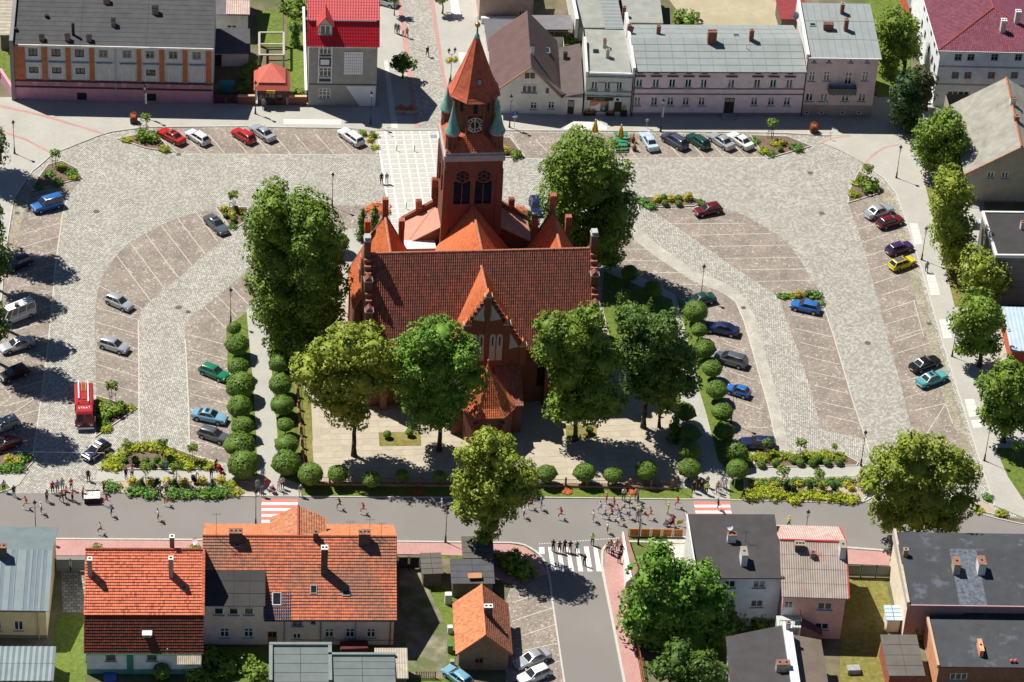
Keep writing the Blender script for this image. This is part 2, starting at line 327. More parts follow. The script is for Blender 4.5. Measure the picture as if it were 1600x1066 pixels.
# pedestrian street north of the tower
slab('pavement',[(588,-60),(765,-60),(778,20),(772,160),(588,162)],m_pave,.097)
sheet('pedestrian_lane',[(628,-8),(638,60),(654,200),(708,200),(691,110),(672,-8)],m_sett,.107)
sheet('paver_strip',[(620,-8),(632,88),(648,200),(654,200),(638,60),(627,-8)],m_pink,.109)
sheet('paver_strip',[(670,-8),(689,110),(705,200),(712,200),(694,110),(677,-8)],m_pink,.109)
for q in([(703,0),(716,0),(721,29),(707,29)],[(716,82),(745,82),(745,104),(720,104)],[(600,95),(606,95),(622,200),(612,200)]):sheet('pale_paving',q,mat('pale_slabs',(.62,.6,.55),var=.06,sc=3),.109)
for q in([(443,186),(533,187),(533,195),(443,194)],[(886,196),(895,190),(935,190),(949,199),(948,203),(880,202)]):
 sheet('pale_paving',q,mat('pale_slabs',(.62,.6,.55)),.109)
# pale slab panels let into the right pavement, one object each
pp=mat('pale_slabs',(.62,.6,.55))
def panel_row(c,q,n):
 for i in range(n):
  a,b=i/n,(i+.95)/n
  P=[k(c,q[0][0]+(q[3][0]-q[0][0])*t,q[0][1]+(q[3][1]-q[0][1])*t)for t in(a,b)]
  R=[k(c,q[1][0]+(q[2][0]-q[1][0])*t,q[1][1]+(q[2][1]-q[1][1])*t)for t in(a,b)]
  o=MB().prism([G(*p,.12)[:2]for p in(P[0],R[0],R[1],P[1])],.09,.118).build('paving_panel',pp);o['kind']='structure'
panel_row('H',[(872,352),(922,352),(955,480),(905,485)],4)
panel_row('H',[(975,668),(1030,668),(1063,795),(1005,797)],3)
panel_row('H',[(1055,945),(1118,945),(1135,1060),(1082,1065)],3)
panel_row('L',[(1213,410),(1270,408),(1303,515),(1243,522)],3)
panel_row('L',[(1252,540),(1310,535),(1323,585),(1268,590)],1)
# tarmac main road and side street
road=[(-90,772),(162,769.5),(218,773.5),(400,776),(704,778),(851,778),(1081,781),(1342,786),(1430,786),(1509,796),(1600,820),(1700,845),(1700,885),(1394,861),(1320,855.5),(977,846),(958,848),(949.5,851),(943,857),(940.6,864),(942,897),(957,973),(975,1066),(985,1110),(890,1110),(881,1060),(863,938),(857,897),(852,880),(845.6,869.5),(835,859),(820,852),(795,848),(737,848),(620,846),(83.6,842),(-90,840)]
sheet('main_road',road,m_asph,.008)
kerb('kerb',[(218,773.5),(400,776)],z=.11);kerb('kerb',[(471,776.5),(704,778),(851,778),(1081,781)],z=.11)
kerb('kerb',smoothpts([(1142,782),(1250,784),(1320,787),(1347,785),(1366,776)],3),z=.11)
kerb('kerb',smoothpts([(1470,786),(1509,796),(1555,810),(1600,820),(1690,843)],2),z=.11)
kerb('kerb',[(-80,840.5),(83.6,842.5),(320,844),(620,846.5),(737,848)]+smoothpts([(795,848.5),(820,852.5),(845.6,870),(857,897),(863,938)],3),w=.26,z=.10)
kerb('kerb',[(863,938),(881,1060),(890,1110)],w=.2,z=.03)
kerb('kerb',[(1690,884),(1394,861.5),(1320,856),(977,846.5)]+smoothpts([(958,848.5),(949,852),(942,860),(941,872),(942.5,897),(957.5,973),(975.5,1066)],3),w=.3,z=.10)
slab('pink_pavement',[(-90,842),(83.6,843.5),(620,847.5),(737,849.5),(795,850),(819,854),(844,871),(855.5,897),(800,913),(775,905),(745,869),(640,866),(300,868),(-90,868)],m_pink,.09)
slab('pink_pavement',[(944,862),(951,853.5),(960,850),(977,848),(977,870),(977,905),(981,960),(993,1010),(1003,1066),(1010,1110),(987,1110),(977,1066),(959,973),(944,897)],m_pink,.09)
slab('pink_pavement',[(1204,855),(1320,857.5),(1394,863),(1700,886),(1700,900),(1394,884),(1320,881),(1204,878)],m_pink,.09)
# crossings and markings
for y in(785.0,794.2,803.4,812.5):
 sheet('crossing_stripe',[(409,y),(465,y),(465,y+4.2),(408.5,y+4.2)],m_white,.016)
sheet('crossing_base',[(409,779.5),(465.5,779.5),(466,821),(408,821)],m_red,.012)
sheet('crossing_base',[(1084,783.4),(1140,783.6),(1144,808),(1087,808)],m_red,.012)
for y0,y1,d in((788.9,792.9,0),(798.0,802.2,1.6)):
 sheet('crossing_stripe',[(1084.4+d,y0),(1140.4+d,y0),(1142+d,y1),(1086+d,y1)],m_white,.016)
for x0,x1,x2,x3,y0 in((157,208,285,213,435),(292,345,415,345,438),(432,480,555,482,437),(565,622,690,620,434),(700,770,832,757,428),(845,905,970,896,440)):
 z=lambda x,y:(840+x/9.69,810+y/9.69)
 sheet('crossing_stripe',[z(x0,y0),z(x1,y0),z(x2,803),z(x3,803)],m_white,.016)
sheet('crossing_stripe',[(842,855),(850.4,855),(851,865.6),(842.6,865.6)],m_white,.016)
for i in range(34):sheet('edge_mark',[(842+i*4,849.6-i*.30),(844+i*4,849.45-i*.30),(844.1+i*4,850.3-i*.30),(842.1+i*4,850.45-i*.30)],m_white,.016)
# bay lines
ln=[]
ys=[326,348,369,391,412,432,455,477,500,523,547,571,595,618,640,662,684]
for y in ys:
 x=np.interp(y,[307,348,412,480,553,657,700],[106,96,86,80,73,59,52]);ln.append(((x,y),(x-57,y+17)))
ln+=[(k('I',245,385),k('I',90,490))]
for c,q in(('E',[(1215,290,1345,465),(1095,320,1265,540),(995,365,1185,610),(900,420,1100,685),(805,475,1015,755),(720,550,930,830),(610,735,880,880),(595,870,850,945),(590,960,850,1035),(1430,745,1540,860),(1340,800,1460,925),(1265,870,1395,1000),(1155,1035,1390,1100)]),
 ('I',[(595,30,850,100),(595,110,850,185),(595,195,850,270),(600,300,855,370),(1150,95,1400,165),(1155,185,1400,255),(1160,280,1405,350),(1170,375,1410,440),(1172,470,1415,535),(1175,565,1420,630),(1175,660,1400,720),(1300,785,1425,818)]),
 ('A',[(1000,850,1095,945),(1150,840,1245,945),(1285,830,1385,945),(1425,830,1525,945)]),
 ('B',[(-15,830,85,950),(110,830,215,950),(240,830,345,950),(370,830,480,950),(500,840,605,950)]),
 ('C',[(10,900,80,975),(145,860,250,970),(290,860,390,970),(660,860,770,970),(790,860,900,970),(930,850,1040,970),(1075,850,1185,970),(1205,850,1310,970),(1330,850,1440,970)]),
 ('L',[(200,60,405,110),(215,140,440,195),(250,240,470,285),(290,325,495,375),(320,425,540,475),(360,510,570,560),(765,60,960,-5),(800,125,1000,62),(830,300,1040,240),(850,400,1070,335),(900,480,1095,435),(1095,440,980,620),(1095,440,1140,560)]),
 ('H',[(170,1000,385,1050),(150,915,355,950),(540,305,720,248),(560,385,740,335),(578,470,745,415),(600,553,760,505),(625,638,790,585),(655,720,820,668),(700,795,875,740),(720,890,910,825),(725,975,930,910),(780,1060,960,1000),(900,830,960,1050)]),
 ('G',[(670,510,870,512),(650,580,970,585),(740,655,1070,655),(890,730,1215,728)]),
 ('K',[(1290,60,1440,110),(1350,240,1490,290),(1390,420,1530,470),(1380,580,1579,585)]),('O',[(0,575,240,500),(0,690,255,605),(60,780,268,710),(75,870,280,825),(240,950,300,935)])):
 for a in q:ln.append((k(c,a[0],a[1]),k(c,a[2],a[3])))
ln+=[((1043,350),(1165,349)),((1081,367.6),(1205,365)),((1108,385),(1232,383)),((1132,404),(1248,402)),((1155,422),(1261,420)),((1182,440),(1271,438))]
for p,q in ln:line(p,q)
for q in([(106,307),(97.5,336),(87,412),(81,480),(73.5,553),(59.5,657),(52,705)],[(268,240.5),(591,242.5)],[(822,248),(1197,246.5)],[(289,530),(291,558),(295,647),(296,707)],[(216,501),(217,566),(217,640),(219,694)],[(1150,473),(1162,500.7),(1170,527.6),(1200,634),(1216,705)],[(1288,481),(1301,520),(1319,581),(1334,631.5),(1353,687),(1360,715)]):
 kerb('edge_course',q,w=.14,z=.016,m=m_line)
# church plaza: every slab of the chequered paving is an object
pz=sheet('plaza',[(587,205),(735,203),(735,300),(700,400),(640,400),(612,350),(600,290)],m_white_sett,.012)
g0=G(560+545/9.69,180+300/9.69);CELL=1.2199
sl=MB().box(-.5,-.5,0,.5,.5,.035).me('paving_slab',m_plslab)
sl2=MB().box(-.5,-.5,0,.5,.5,.035).me('paving_slab',mat('plaza_slab_blue',(.27,.28,.33),var=.1,sc=4))
for i in range(-2,6):
 for j in range(-1,21):
  x=g0.x+(i+.5)*CELL;y=g0.y+(.0-j+.5)*CELL
  if x>9.6 and y<41:continue
  if i==5 and j>11:continue
  if i==-2 and j<9 and j<0:continue
  o=ob('paving_slab',sl2 if(i==4 and j==1)else sl,pz,(x,y,.002+.003*rng.random()),rng.uniform(-.004,.004));o.scale=((1.0 if i!=-2 else .85),.98,1)
# churchyard: beige slabs
yd=slab('churchyard',[(470,600),(486,626),(490,735),(495,754),(1066,756),(1066,690),(1040,600),(960,480),(545,480),(560,440),(530,437),(528,520)],m_yard,.06)
ys_=[MB().box(-.59,-.55,0,.59,.55,.05).me('yard_slab',mat('yard_slab_%d'%i,c,var=.08,sc=1.5,blots=[(.5,.5,.7,(.37,.32,.24),.5)]))for i,c in enumerate(((.43,.375,.29),(.46,.40,.305),(.40,.345,.27)))]
def inside(p,poly):
 r=False
 for a in range(len(poly)):
  (x1,y1),(x2,y2)=poly[a-1],poly[a]
  if(y1>p[1])!=(y2>p[1])and p[0]<(x2-x1)*(p[1]-y1)/(y2-y1)+x1:r=not r
 return r
R1=[G(*p)[:2]for p in[(492,628),(560,628),(660,620),(730,655),(700,745),(494,748)]];R2=[G(*p)[:2]for p in[(955,650),(1010,640),(1030,700),(1000,730),(850,745),(820,705),(900,700)]]
ns=0
for i in range(-40,45):
 for j in range(-30,5):
  p=(i*1.24+(j%2)*.0,j*1.16)
  if(inside(p,R1)or inside(p,R2))and ns<299:
   ob('yard_slab',ys_[rng.choice((0,0,1,2))],yd,(p[0],p[1],.025+.004*rng.random()));ns+=1
# paths and lawns
slab('church_path',[(385,485),(400,466),(545,357),(568,385),(548,440),(530,440),(440,480),(420,500),(421.5,545),(433,672),(438,745),(471,757),(471,776),(404,775.5),(402,742),(400,672),(395,596),(390,545)],m_path,.05)
slab('church_path',[(940,398),(957,408),(1056,461),(1072,520),(1091,604),(1104,647),(1122,718),(1139,750),(1141,781),(1081,780),(1096,735),(1085,660),(1062,626),(1050,540),(1020,480),(945,420)],m_path,.05)
slab('church_path',[(152,736),(385,737),(402,745),(402,757),(385,753),(150,753)],m_pave,.05)
slab('church_path',[(1139,733),(1345,728),(1345,745),(1141,751)],m_pave,.05)
slab('pavement',[(-90,737),(38,737),(46,735),(30,757),(10,768),(-90,771)],m_pave,.08)
lw=[[(353,513),(385,487),(390,545),(395,596),(400,672),(402,743),(360,737),(363,672),(357,596)],[(420,500),(445,500),(470,600),(486,626),(489,700),(490,757),(471,757),(438,745),(433,672),(421.5,545)],
 [(471,757),(1081,763),(1081,780),(471,775.5)],[(1056,461),(1100,530),(1122,600),(1145,690),(1175,709),(1178,730),(1139,735),(1122,718),(1104,647),(1091,604),(1072,520)],
 [(1141,751),(1165,748),(1166,780),(1141,781)]]
lw.append([(944,424),(1050,468),(1066,560),(1060,640),(1000,600),(960,560),(940,470)]);lw.append([(418,480),(440,482),(528,442),(528,520),(470,560),(440,520)])
for q in lw:slab('lawn',q,m_grass,.075 if q[0][0]not in(944,418)else .068)
slab('lawn',kk('J',755,615,1015,612,1018,697,762,700),m_grass_dry,.09);slab('lawn',kk('K',330,570,520,570,525,650,335,650),m_grass_dry,.09)
slab('lawn',kk('J',285,430,330,430,355,800,305,800),m_grass_dry,.09)
# planting beds with their kerbs
def bed(pts,m=m_soil,z=.09,kb=True):
 slab('planting_bed',pts,m,z)
 if kb:kerb('kerb',pts,w=.14,z=.13,closed=True)
bed(kk('A',725,858,840,835,965,832,985,850,1060,940,900,915));bed([(50.6,299),(128,279),(118,263),(97,252),(75,258),(60,278)])
bed([(337,324.6),(387.6,324.6),(385,345),(363.5,361)]);bed([(776,215),(797,216),(820,246),(776,246)]);bed([(556,204.5),(588,205),(591,240)],m_gravel)
bed([(1172,212),(1230,214),(1267,229),(1200,248),(1188,236)]);bed([(1342,267.6),(1362,280),(1375,302),(1325.4,317.5),(1327,298)])
bed([(986,310),(1068,306.5),(1101,314),(1084,322.5),(1013,324.6)]);bed([(1211,459),(1282,456.5),(1287,481),(1240.5,470)]);bed([(149.5,619),(215,638),(149.5,683)])
bed([(-40,709),(48,707),(52.7,714),(51,723),(38,737),(-40,737)]);bed([(154.5,734),(197.6,702),(218,693.5),(253,695),(332,723),(345,733)])
bed([(162,755),(190,752),(386,753.5),(404,760),(404,775),(218,772.5),(165,768)],m_gravel)
bed([(1176,709),(1317,710.5),(1341,723),(1338,728),(1179,731)]);bed([(1162,748),(1341,745),(1366,765),(1347,784),(1285,782),(1164,780)],m_gravel)
bed([(1504,770),(1545,788),(1562,806),(1530,799),(1495,788)],m_gravel);bed([(-60,757),(12,757),(18,764),(0,770),(-60,771)],m_grass)
# back gardens, yards
for n_,q,m in(('lawn',kk('B',8,60,168,60,168,290,8,290),m_grass),('lawn',kk('B',180,-10,300,-10,300,610,205,610),m_grass),('sand_yard',[(1030,-20),(1225,-20),(1262,70),(1080,45)],m_sand),('lawn',[(1350,-20),(1408,-20),(1430,160),(1372,160)],m_grass),
 ('lawn',[(-20,80),(20,80),(22,130),(-20,120)],m_grass),('lawn',[(-60,1032),(80,1032),(90,960),(134,960),(134,1110),(-60,1110)],m_grass),('lawn',[(316,1012),(625,1012),(660,900),(720,935),(705,1110),(316,1110)],m_grass),('lawn',[(1318,905),(1384,905),(1400,985),(1400,1090),(1310,1090)],m_grass_dry),
 ('lawn',[(140,862),(282,862),(282,870),(140,870)],m_grass),('lawn',[(655,861),(738,861),(738,872),(655,872)],m_grass),('lawn',[(982,838),(1042,838),(1058,925),(1000,925)],mat('turf',(.10,.135,.03),var=.15,sc=1.5,c2=(.13,.15,.04),bump=.4)),('terrace',[(1042,838),(1082,838),(1090,930),(1052,930)],mat('terrace_paving',(.62,.58,.5),kind='cells',cs=1.6,sc=.6,bump=.2,tones=[(0,(.55,.5,.43)),(1,(.68,.64,.56))])),
 ('lawn',[(1555,700),(1640,700),(1640,800),(1600,782),(1575,745)],m_grass),('lawn',[(1446,290),(1474,407),(1492,480),(1520,480),(1490,290)],m_grass_dry),('lawn',[(740,880),(800,880),(795,915),(740,910)],m_grass)):
 sheet(n_,q,m,.13 if q[0][0]>1400 and q[0][1]<760 and q[0][1]>200 else(.1 if q[0][1]<780 else .02))
sheet('driveway',[(96,893),(133,893),(133,958),(98,958)],mat('yard_cobbles',(.30,.28,.25),kind='sett',bw=.6,bh=.5,wob=.1,sc=.5,ms=.05,mort=(.1,.12,.05),tones=[(0,(.2,.2,.19)),(1,(.4,.38,.34))],bump=.4),.024)
sheet('driveway',[(84,868),(134,868),(134,893),(84,893)],m_asph,.024)
sheet('driveway',[(622,890),(655,890),(700,985),(700,1060),(640,1060)],mat('trodden_yard',(.22,.2,.14),var=.3,sc=.8,bump=.4,blots=[(.3,.45,.6,(.09,.12,.03),.8)]),.026)
# ironwork in the paving
def manhole(px,py,lab,r=.36,sq=False):
 b=MB()
 if sq:b.box(-.3,-.3,0,.3,.3,.03);[b.box(-.26,-.24+i*.1,.03,.26,-.2+i*.1,.04)for i in range(5)]
 else:b.lathe([(r,0),(r,.025),(r*.86,.025),(r*.84,.018),(r*.3,.02),(r*.28,.03),(.01,.03)],n=20)
 o=b.build('drain_grate' if sq else 'manhole_cover',m_iron,None,loc=G(px,py,.008));tag(o,lab,'drain grate' if sq else 'manhole cover')
for a in((150.6,330.6,'round iron manhole cover in the setts right of the blue van'),(279,480.5,'round iron manhole cover in the lane right of the silver three-door car'),(1284,333.5,'round iron manhole cover in setts left of the silver and dark red pair'),(1266,270.5,'round iron manhole cover in setts below the top right flower bed'),
 (1356,536.5,'round iron manhole cover in the wide right carriageway left of the black car')):manhole(*a,r=.42)
manhole(80.5,206.5,'round iron manhole cover in the pavers beside the top left street lamp',r=.42);manhole(1357,228,'round iron manhole cover in pavers of the top right street mouth',r=.42)
for a in((294,487.5,'square drain grate at the bend of the left inner lane'),(1161.6,481,'square drain grate at the bend of the right inner lane'),(279,241.5,'square drain grate at the tip of the top left bed'),(1452,506,'square drain grate in the right gutter below the yellow car'),(27,333,'square drain grate in the gutter left of the blue van'),(805,252,'square drain grate right of the church tower')):manhole(*a,sq=True)
for o in list(col.objects):
 if o.name.startswith(('manhole_cover','drain_grate'))and o.location.z<.05:pass
# ------------------------------------------------------------------ roof tiles as geometry
def tile_mats(key,tones):return[mat('%s_%d'%(key,i),c,var=.16,sc=1.7,rough=.85,**(kw or{}))for i,(c,kw)in enumerate(tones)]
T_church=tile_mats('church_tile',[((.46,.15,.10),{'blots':[(.35,.5,.72,(.22,.14,.09),.6)]}),((.36,.12,.085),{'blots':[(.35,.5,.72,(.2,.13,.09),.6)]}),((.27,.13,.09),{})])
T_orange=tile_mats('orange_tile',[((.62,.18,.065),{}),((.55,.155,.06),{}),((.47,.13,.055),{})])
T_spire=tile_mats('spire_tile',[((.52,.125,.065),{}),((.46,.11,.06),{}),((.40,.10,.055),{})])
def roof_tiles(name,o,U,Vv,W,H,tw,th,mats,parent,roll=.06,lift=.03,clip=None,wt=(.5,.3,.2),off=.02,seed=1,kind='stuff',jit=0.0):
 """courses of rolled clay tiles: o = lower left corner, U along the eave, Vv up the slope"""
 r=random.Random(seed);o,U,Vv=Vector(o),Vector(U).normalized(),Vector(Vv).normalized();N=U.cross(Vv).normalized()
 if N.z<0:N=-N
 nc,nr=max(1,round(W/tw)),max(1,round(H/th));tw,th=W/nc,H/nr;b=MB()
 prof=((0,0),(.42,.0),(.56,roll),(.84,roll),(1.0,0))
 for j in range(nr):
  for i in range(nc):
   if clip and not clip((i+.5)*tw,(j+.5)*th):continue
   mi=r.choices(range(len(mats)),wt)[0]if len(mats)==len(wt)else r.randrange(len(mats))
   lo=lift+(r.random()*jit)
   a=[o+U*((i+p)*tw)+Vv*(j*th)+N*(h+off+lo)for p,h in prof]
   c=[o+U*((i+p)*tw)+Vv*((j+1)*th+.03)+N*(h+off)for p,h in prof]
   d=[o+U*((i+p)*tw)+Vv*(j*th)+N*(off-.01)for p,h in prof]
   n=len(prof);fs=[(q,q+1,n+q+1,n+q)for q in range(n-1)]+[(2*n+q,2*n+q+1,q+1,q)for q in(1,2)]
   b.mesh_(a+c+d,fs,mi)
 x=b.build(name,mats,parent)
 if kind:x['kind']=kind
 return x
def roofslab(b,pts,t=.16,mi=0,side=None):
 P=[Vector(p)for p in pts];n=(P[1]-P[0]).cross(P[2]-P[0]).normalized()
 if n.z<0:P.reverse();n=-n
 Q=[p-n*t for p in P];m=len(P);b.mesh_(P+Q,[tuple(range(m)),tuple(reversed(range(m,2*m)))],mi)
 base=len(b.v)-2*m
 for i in range(m):
  j=(i+1)%m;b.f.append((base+i,base+m+i,base+m+j,base+j));b.m.append(mi if side is None else side)
m_brick_ch=mat('church_brick',(.20,.06,.036),rough=.9,sc=.7,kind='brick',bw=.28,bh=.09,ms=.012,mort=(.22,.13,.1),bump=.3,bd=.01,blots=[(.3,.5,.7,(.14,.06,.045),.5)])
m_stone=mat('church_trim',(.42,.40,.39),var=.15,sc=2,blots=[(1.2,.5,.7,(.3,.28,.3),.5)])
m_copper=mat('copper_patina',(.16,.36,.31),var=.25,sc=1.5,rough=.55,blots=[(1.5,.52,.7,(.30,.44,.38),.6),(2.5,.6,.75,(.09,.16,.15),.5)])
m_niche=mat('niche_plaster',(.42,.43,.45),var=.1,sc=2)
m_louv=mat('dark_opening',(.012,.014,.018),var=.3,sc=3)
m_zincroof=mat('zinc_roof',(.62,.63,.63),var=.1,sc=1,rough=.5)
m_ridge=mat('ridge_tile',(.45,.17,.10),var=.2,sc=2.5,blots=[(2,.55,.7,(.5,.33,.25),.6)])
m_lean=mat('lean_roof',(.56,.25,.18),var=.08,sc=1.2,bump=.05)
CH=thing('church','red brick church with a green turreted clock tower and tiled roofs in the square','church',(0,0,0))
ZR,ZE,YE,XL,XR=18.5,8.9,6.75,-14.5,14.35
b=MB()
b.prism([(XL,-YE),(XR,-YE),(XR,YE),(XL,YE)],0,ZE-.1)
for x0,x1 in((XL,XL+.7),(XR-.7,XR)):              # gable walls
 b.mesh_([(x0,-YE-.2,0),(x0,YE+.2,0),(x0,YE+.2,ZE+.3),(x0,0,ZR+.55),(x0,-YE-.2,ZE+.3),(x1,-YE-.2,0),(x1,YE+.2,0),(x1,YE+.2,ZE+.3),(x1,0,ZR+.55),(x1,-YE-.2,ZE+.3)],
  [(0,1,2,3,4),(9,8,7,6,5),(0,4,9,5),(2,7,8,3),(3,8,9,4),(1,6,7,2)])
nave_wall=b.build('wall',m_brick_ch,CH)
for i,x in enumerate(np.arange(XL+2.2,XR-1,4.1)):     # buttresses along the long walls
 for s in(-1,1):
  if s<0 and abs(x)<5.5:continue
  MB().mesh_([(x-.4,s*YE,0),(x+.4,s*YE,0),(x+.4,s*(YE+1),0),(x-.4,s*(YE+1),0),(x-.4,s*YE,7.4),(x+.4,s*YE,7.4),(x+.4,s*(YE+1),5.4),(x-.4,s*(YE+1),5.4)],[(0,1,5,4),(1,2,6,5),(2,3,7,6),(3,0,4,7),(4,5,6,7)]).build('buttress',m_brick_ch,CH)
# steps and pinnacles on the end gables
for sx,x in((-1,XL+.35),(1,XR-.35)):
 for s in(-1,1):
  for t in(.36,.68,.97):
   y=s*YE*t;z=ZR+.5-(ZR-ZE)*t
   p=MB();p.box(x-.48,y-.5,z-1.6,x+.48,y+.5,z+.75);p.obox((x,y,z+.85),(1.1,1.14,.2),mi=1)
   p.mesh_([(x-.5,y-.5,z+.95),(x+.5,y-.5,z+.95),(x+.5,y+.5,z+.95),(x-.5,y+.5,z+.95),(x,y-.5,z+1.5),(x,y+.5,z+1.5)],[(0,1,4),(2,3,5),(0,4,5,3),(1,2,5,4)],0)
   p.build('pinnacle',[m_brick_ch,m_stone],CH)
 p=MB();p.box(x-.4,-.55,ZR-1,x+.4,.55,ZR+2.2);p.obox((x,0,ZR+2.3),(.95,1.25,.2),mi=1);p.box(x-.38,-.5,ZR+2.4,x+.38,.5,ZR+2.75,1);p.build('pinnacle',[m_brick_ch,m_stone],CH)
 cp=MB()
 for s in(-1,1):
  for q in range(14):                                  # stepped coping bricks
   t=(q+.5)/14;y=s*YE*t;z=ZR+.55-(ZR-ZE)*t;cp.obox((x,y,z+.08),(.8,.36,.34))
 cp.build('coping',mat('coping_brick',(.36,.13,.08),var=.25,sc=2),CH)
# main roof
b=MB();x0,x1=XL+.7,XR-.7
for s in(-1,1):roofslab(b,[(x0,s*(YE+.35),ZE-.5),(x1,s*(YE+.35),ZE-.5),(x1,0,ZR),(x0,0,ZR)],.2)
rf=b.build('roof',T_church[2],CH)
sl_=Vector((0,YE+.35,ZR-ZE+.5));LH=sl_.length
roof_tiles('roof_tiles',(x0,-(YE+.35),ZE-.5),(1,0,0),sl_,x1-x0,LH,.228,.41,T_church,rf,roll=.12,lift=.07,wt=(.42,.33,.25),seed=3)
roof_tiles('roof_tiles',(x0,(YE+.35),ZE-.5),(1,0,0),Vector((0,-YE-.35,ZR-ZE+.5)),x1-x0,LH,.45,.8,T_church,rf,roll=.085,lift=.045,seed=4)
b=MB()
for i in range(int((x1-x0)/.42)):
 x=x0+i*.42;b.bar((x,0,ZR+.08+.02*(i%3==0)),(x+.44,0,ZR+.05),.19,.16,8)
b.build('ridge',m_ridge,CH)
def tri_roof(root,ridge_a,ridge_b,half,ze,mats,sides=(1,1),tw=.3,th=.36,hip=None,seed=5,roll=.05):
 """steep gabled roof with its ridge along y from ridge_a to ridge_b"""
 ra,rb=Vector(ridge_a),Vector(ridge_b)
 b=MB()
 for s in(-1,1):
  roofslab(b,[(ra.x+s*half,ra.y,ze),ra,rb,(rb.x+s*half,rb.y,ze)],.18)
 r=b.build('roof',mats[1],root)
 for s in(-1,1):
  o=(ra.x+s*half,min(ra.y,rb.y),ze);Vv=Vector((-s*half,0,ra.z-ze))
  roof_tiles('roof_tiles',o,(0,1,0),Vv,abs(rb.y-ra.y),Vv.length,tw,th,mats,r,roll=roll,seed=seed+s)
 rb_=MB();n=int(abs(rb.y-ra.y)/.4)
 for i in range(n):
  a=ra.lerp(rb,i/n);c=ra.lerp(rb,(i+1.05)/n);rb_.bar((a.x,a.y,a.z+.06),(c.x,c.y,c.z+.09),.15,.18,7)
 rb_.build('ridge',m_ridge,r)
 return r
# small gabled chapels north of the transept
for xc,seed in((-11.1,11),(10.15,21)):
 b=MB();hw,z0,yN=4.3,9.6,9.7
 b.box(xc-hw+.15,2,0,xc+hw-.15,yN-.1,z0+.2)
 b.mesh_([(xc-hw,yN-.25,0),(xc+hw,yN-.25,0),(xc+hw,yN-.25,z0),(xc,yN-.25,17.9),(xc-hw,yN-.25,z0),(xc-hw,yN+.25,0),(xc+hw,yN+.25,0),(xc+hw,yN+.25,z0),(xc,yN+.25,17.9),(xc-hw,yN+.25,z0)],
  [(0,1,2,3,4),(9,8,7,6,5),(1,6,7,2),(2,7,8,3),(3,8,9,4),(4,9,5,0)])
 b.build('chapel_wall',m_brick_ch,CH)
 tri_roof(CH,(xc,1.2,17.5),(xc,yN-.25,17.5),hw+.2,z0-.3,T_orange,seed=seed,tw=.3,th=.34)
 for dx,zt in((0,20.2),(-2.15,16.9),(2.15,16.9)):
  p=MB();zb=zt-4.2
  p.box(xc+dx-.33,yN-.38,zb,xc+dx+.33,yN+.38,zt-1.3,0)
  for i in range(4):p.box(xc+dx-.38+i*.21,yN-.4,zt-1.3,xc+dx-.26+i*.21,yN+.4,zt,1)
  p.box(xc+dx-.36,yN-.3,zt-1.3,xc+dx+.36,yN+.3,zt-.06,0)
  p.build('pinnacle',[m_brick_ch,mat('pinnacle_brick',(.46,.15,.09),var=.2,sc=3)],CH)
# nave between transept and tower, its ridge running north
b=MB();b.box(-4.4,5,0,4.4,10.75,11.6);b.box(-8.1,10.5,0,-4.3,12.3,11.7);b.box(4.3,10.5,0,8.1,12.3,10.2);b.build('nave_wall',mat('pinkish_render',(.40,.22,.19),var=.15,sc=1.5),CH)
MB().box(-8.3,10.4,11.7,-4.35,12.35,11.85).build('flat_roof',m_zincroof,CH);MB().box(-6.45,10.44,10.4,-5.95,10.49,11.2).build('vent_window',m_louv,CH)
tri_roof(CH,(.2,.4,18.0),(.05,10.7,18.0),5.3,10.6,T_orange,seed=31,tw=.3,th=.34)
# lean-tos either side of the tower with stepped parapets
for s in(-1,1):
 b=MB()
 def X(x):return s*x
 b.mesh_([(X(3.6),12.3,0),(X(7.9),12.3,0),(X(7.9),12.3,11.3),(X(3.6),12.3,13.7),(X(3.6),17.1,0),(X(7.9),17.1,0),(X(7.9),17.1,11.3),(X(3.6),17.1,13.7)],[(0,1,2,3),(7,6,5,4),(1,5,6,2),(0,3,7,4)])
 b.mesh_([(X(3.6),17.1,0),(X(8.2),17.1,0),(X(8.2),17.1,11.9),(X(3.6),17.1,14.9),(X(3.6),17.6,0),(X(8.2),17.6,0),(X(8.2),17.6,11.9),(X(3.6),17.6,14.9)],[(0,1,2,3),(7,6,5,4),(1,5,6,2),(2,6,7,3)])
 b.build('lean_to_wall',m_brick_ch,CH)
 b=MB();roofslab(b,[(X(3.66),12.1,13.95),(X(8.2),12.1,11.35),(X(8.2),17.1,11.35),(X(3.66),17.1,13.95)],.15)
 b.bar((X(8.0),12.0,11.58),(X(4.2),16.9,13.76),.03,n=4)
 b.build('lean_to_roof',m_lean,CH)
 for x,z in((6.0,14.6),(4.05,17.9)):
  p=MB();p.box(X(x)-.36,17.0,z-3.0,X(x)+.36,17.65,z-1.1)
  for i in range(3):p.box(X(x)-.4,16.96,z-1.1+i*.38,X(x)+.4,17.7,z-.8+i*.38,1);p.box(X(x)-.34,17.02,z-.8+i*.38,X(x)+.34,17.6,z-.72+i*.38)
  p.build('pinnacle',[m_brick_ch,MATS['pinnacle_brick']],CH)
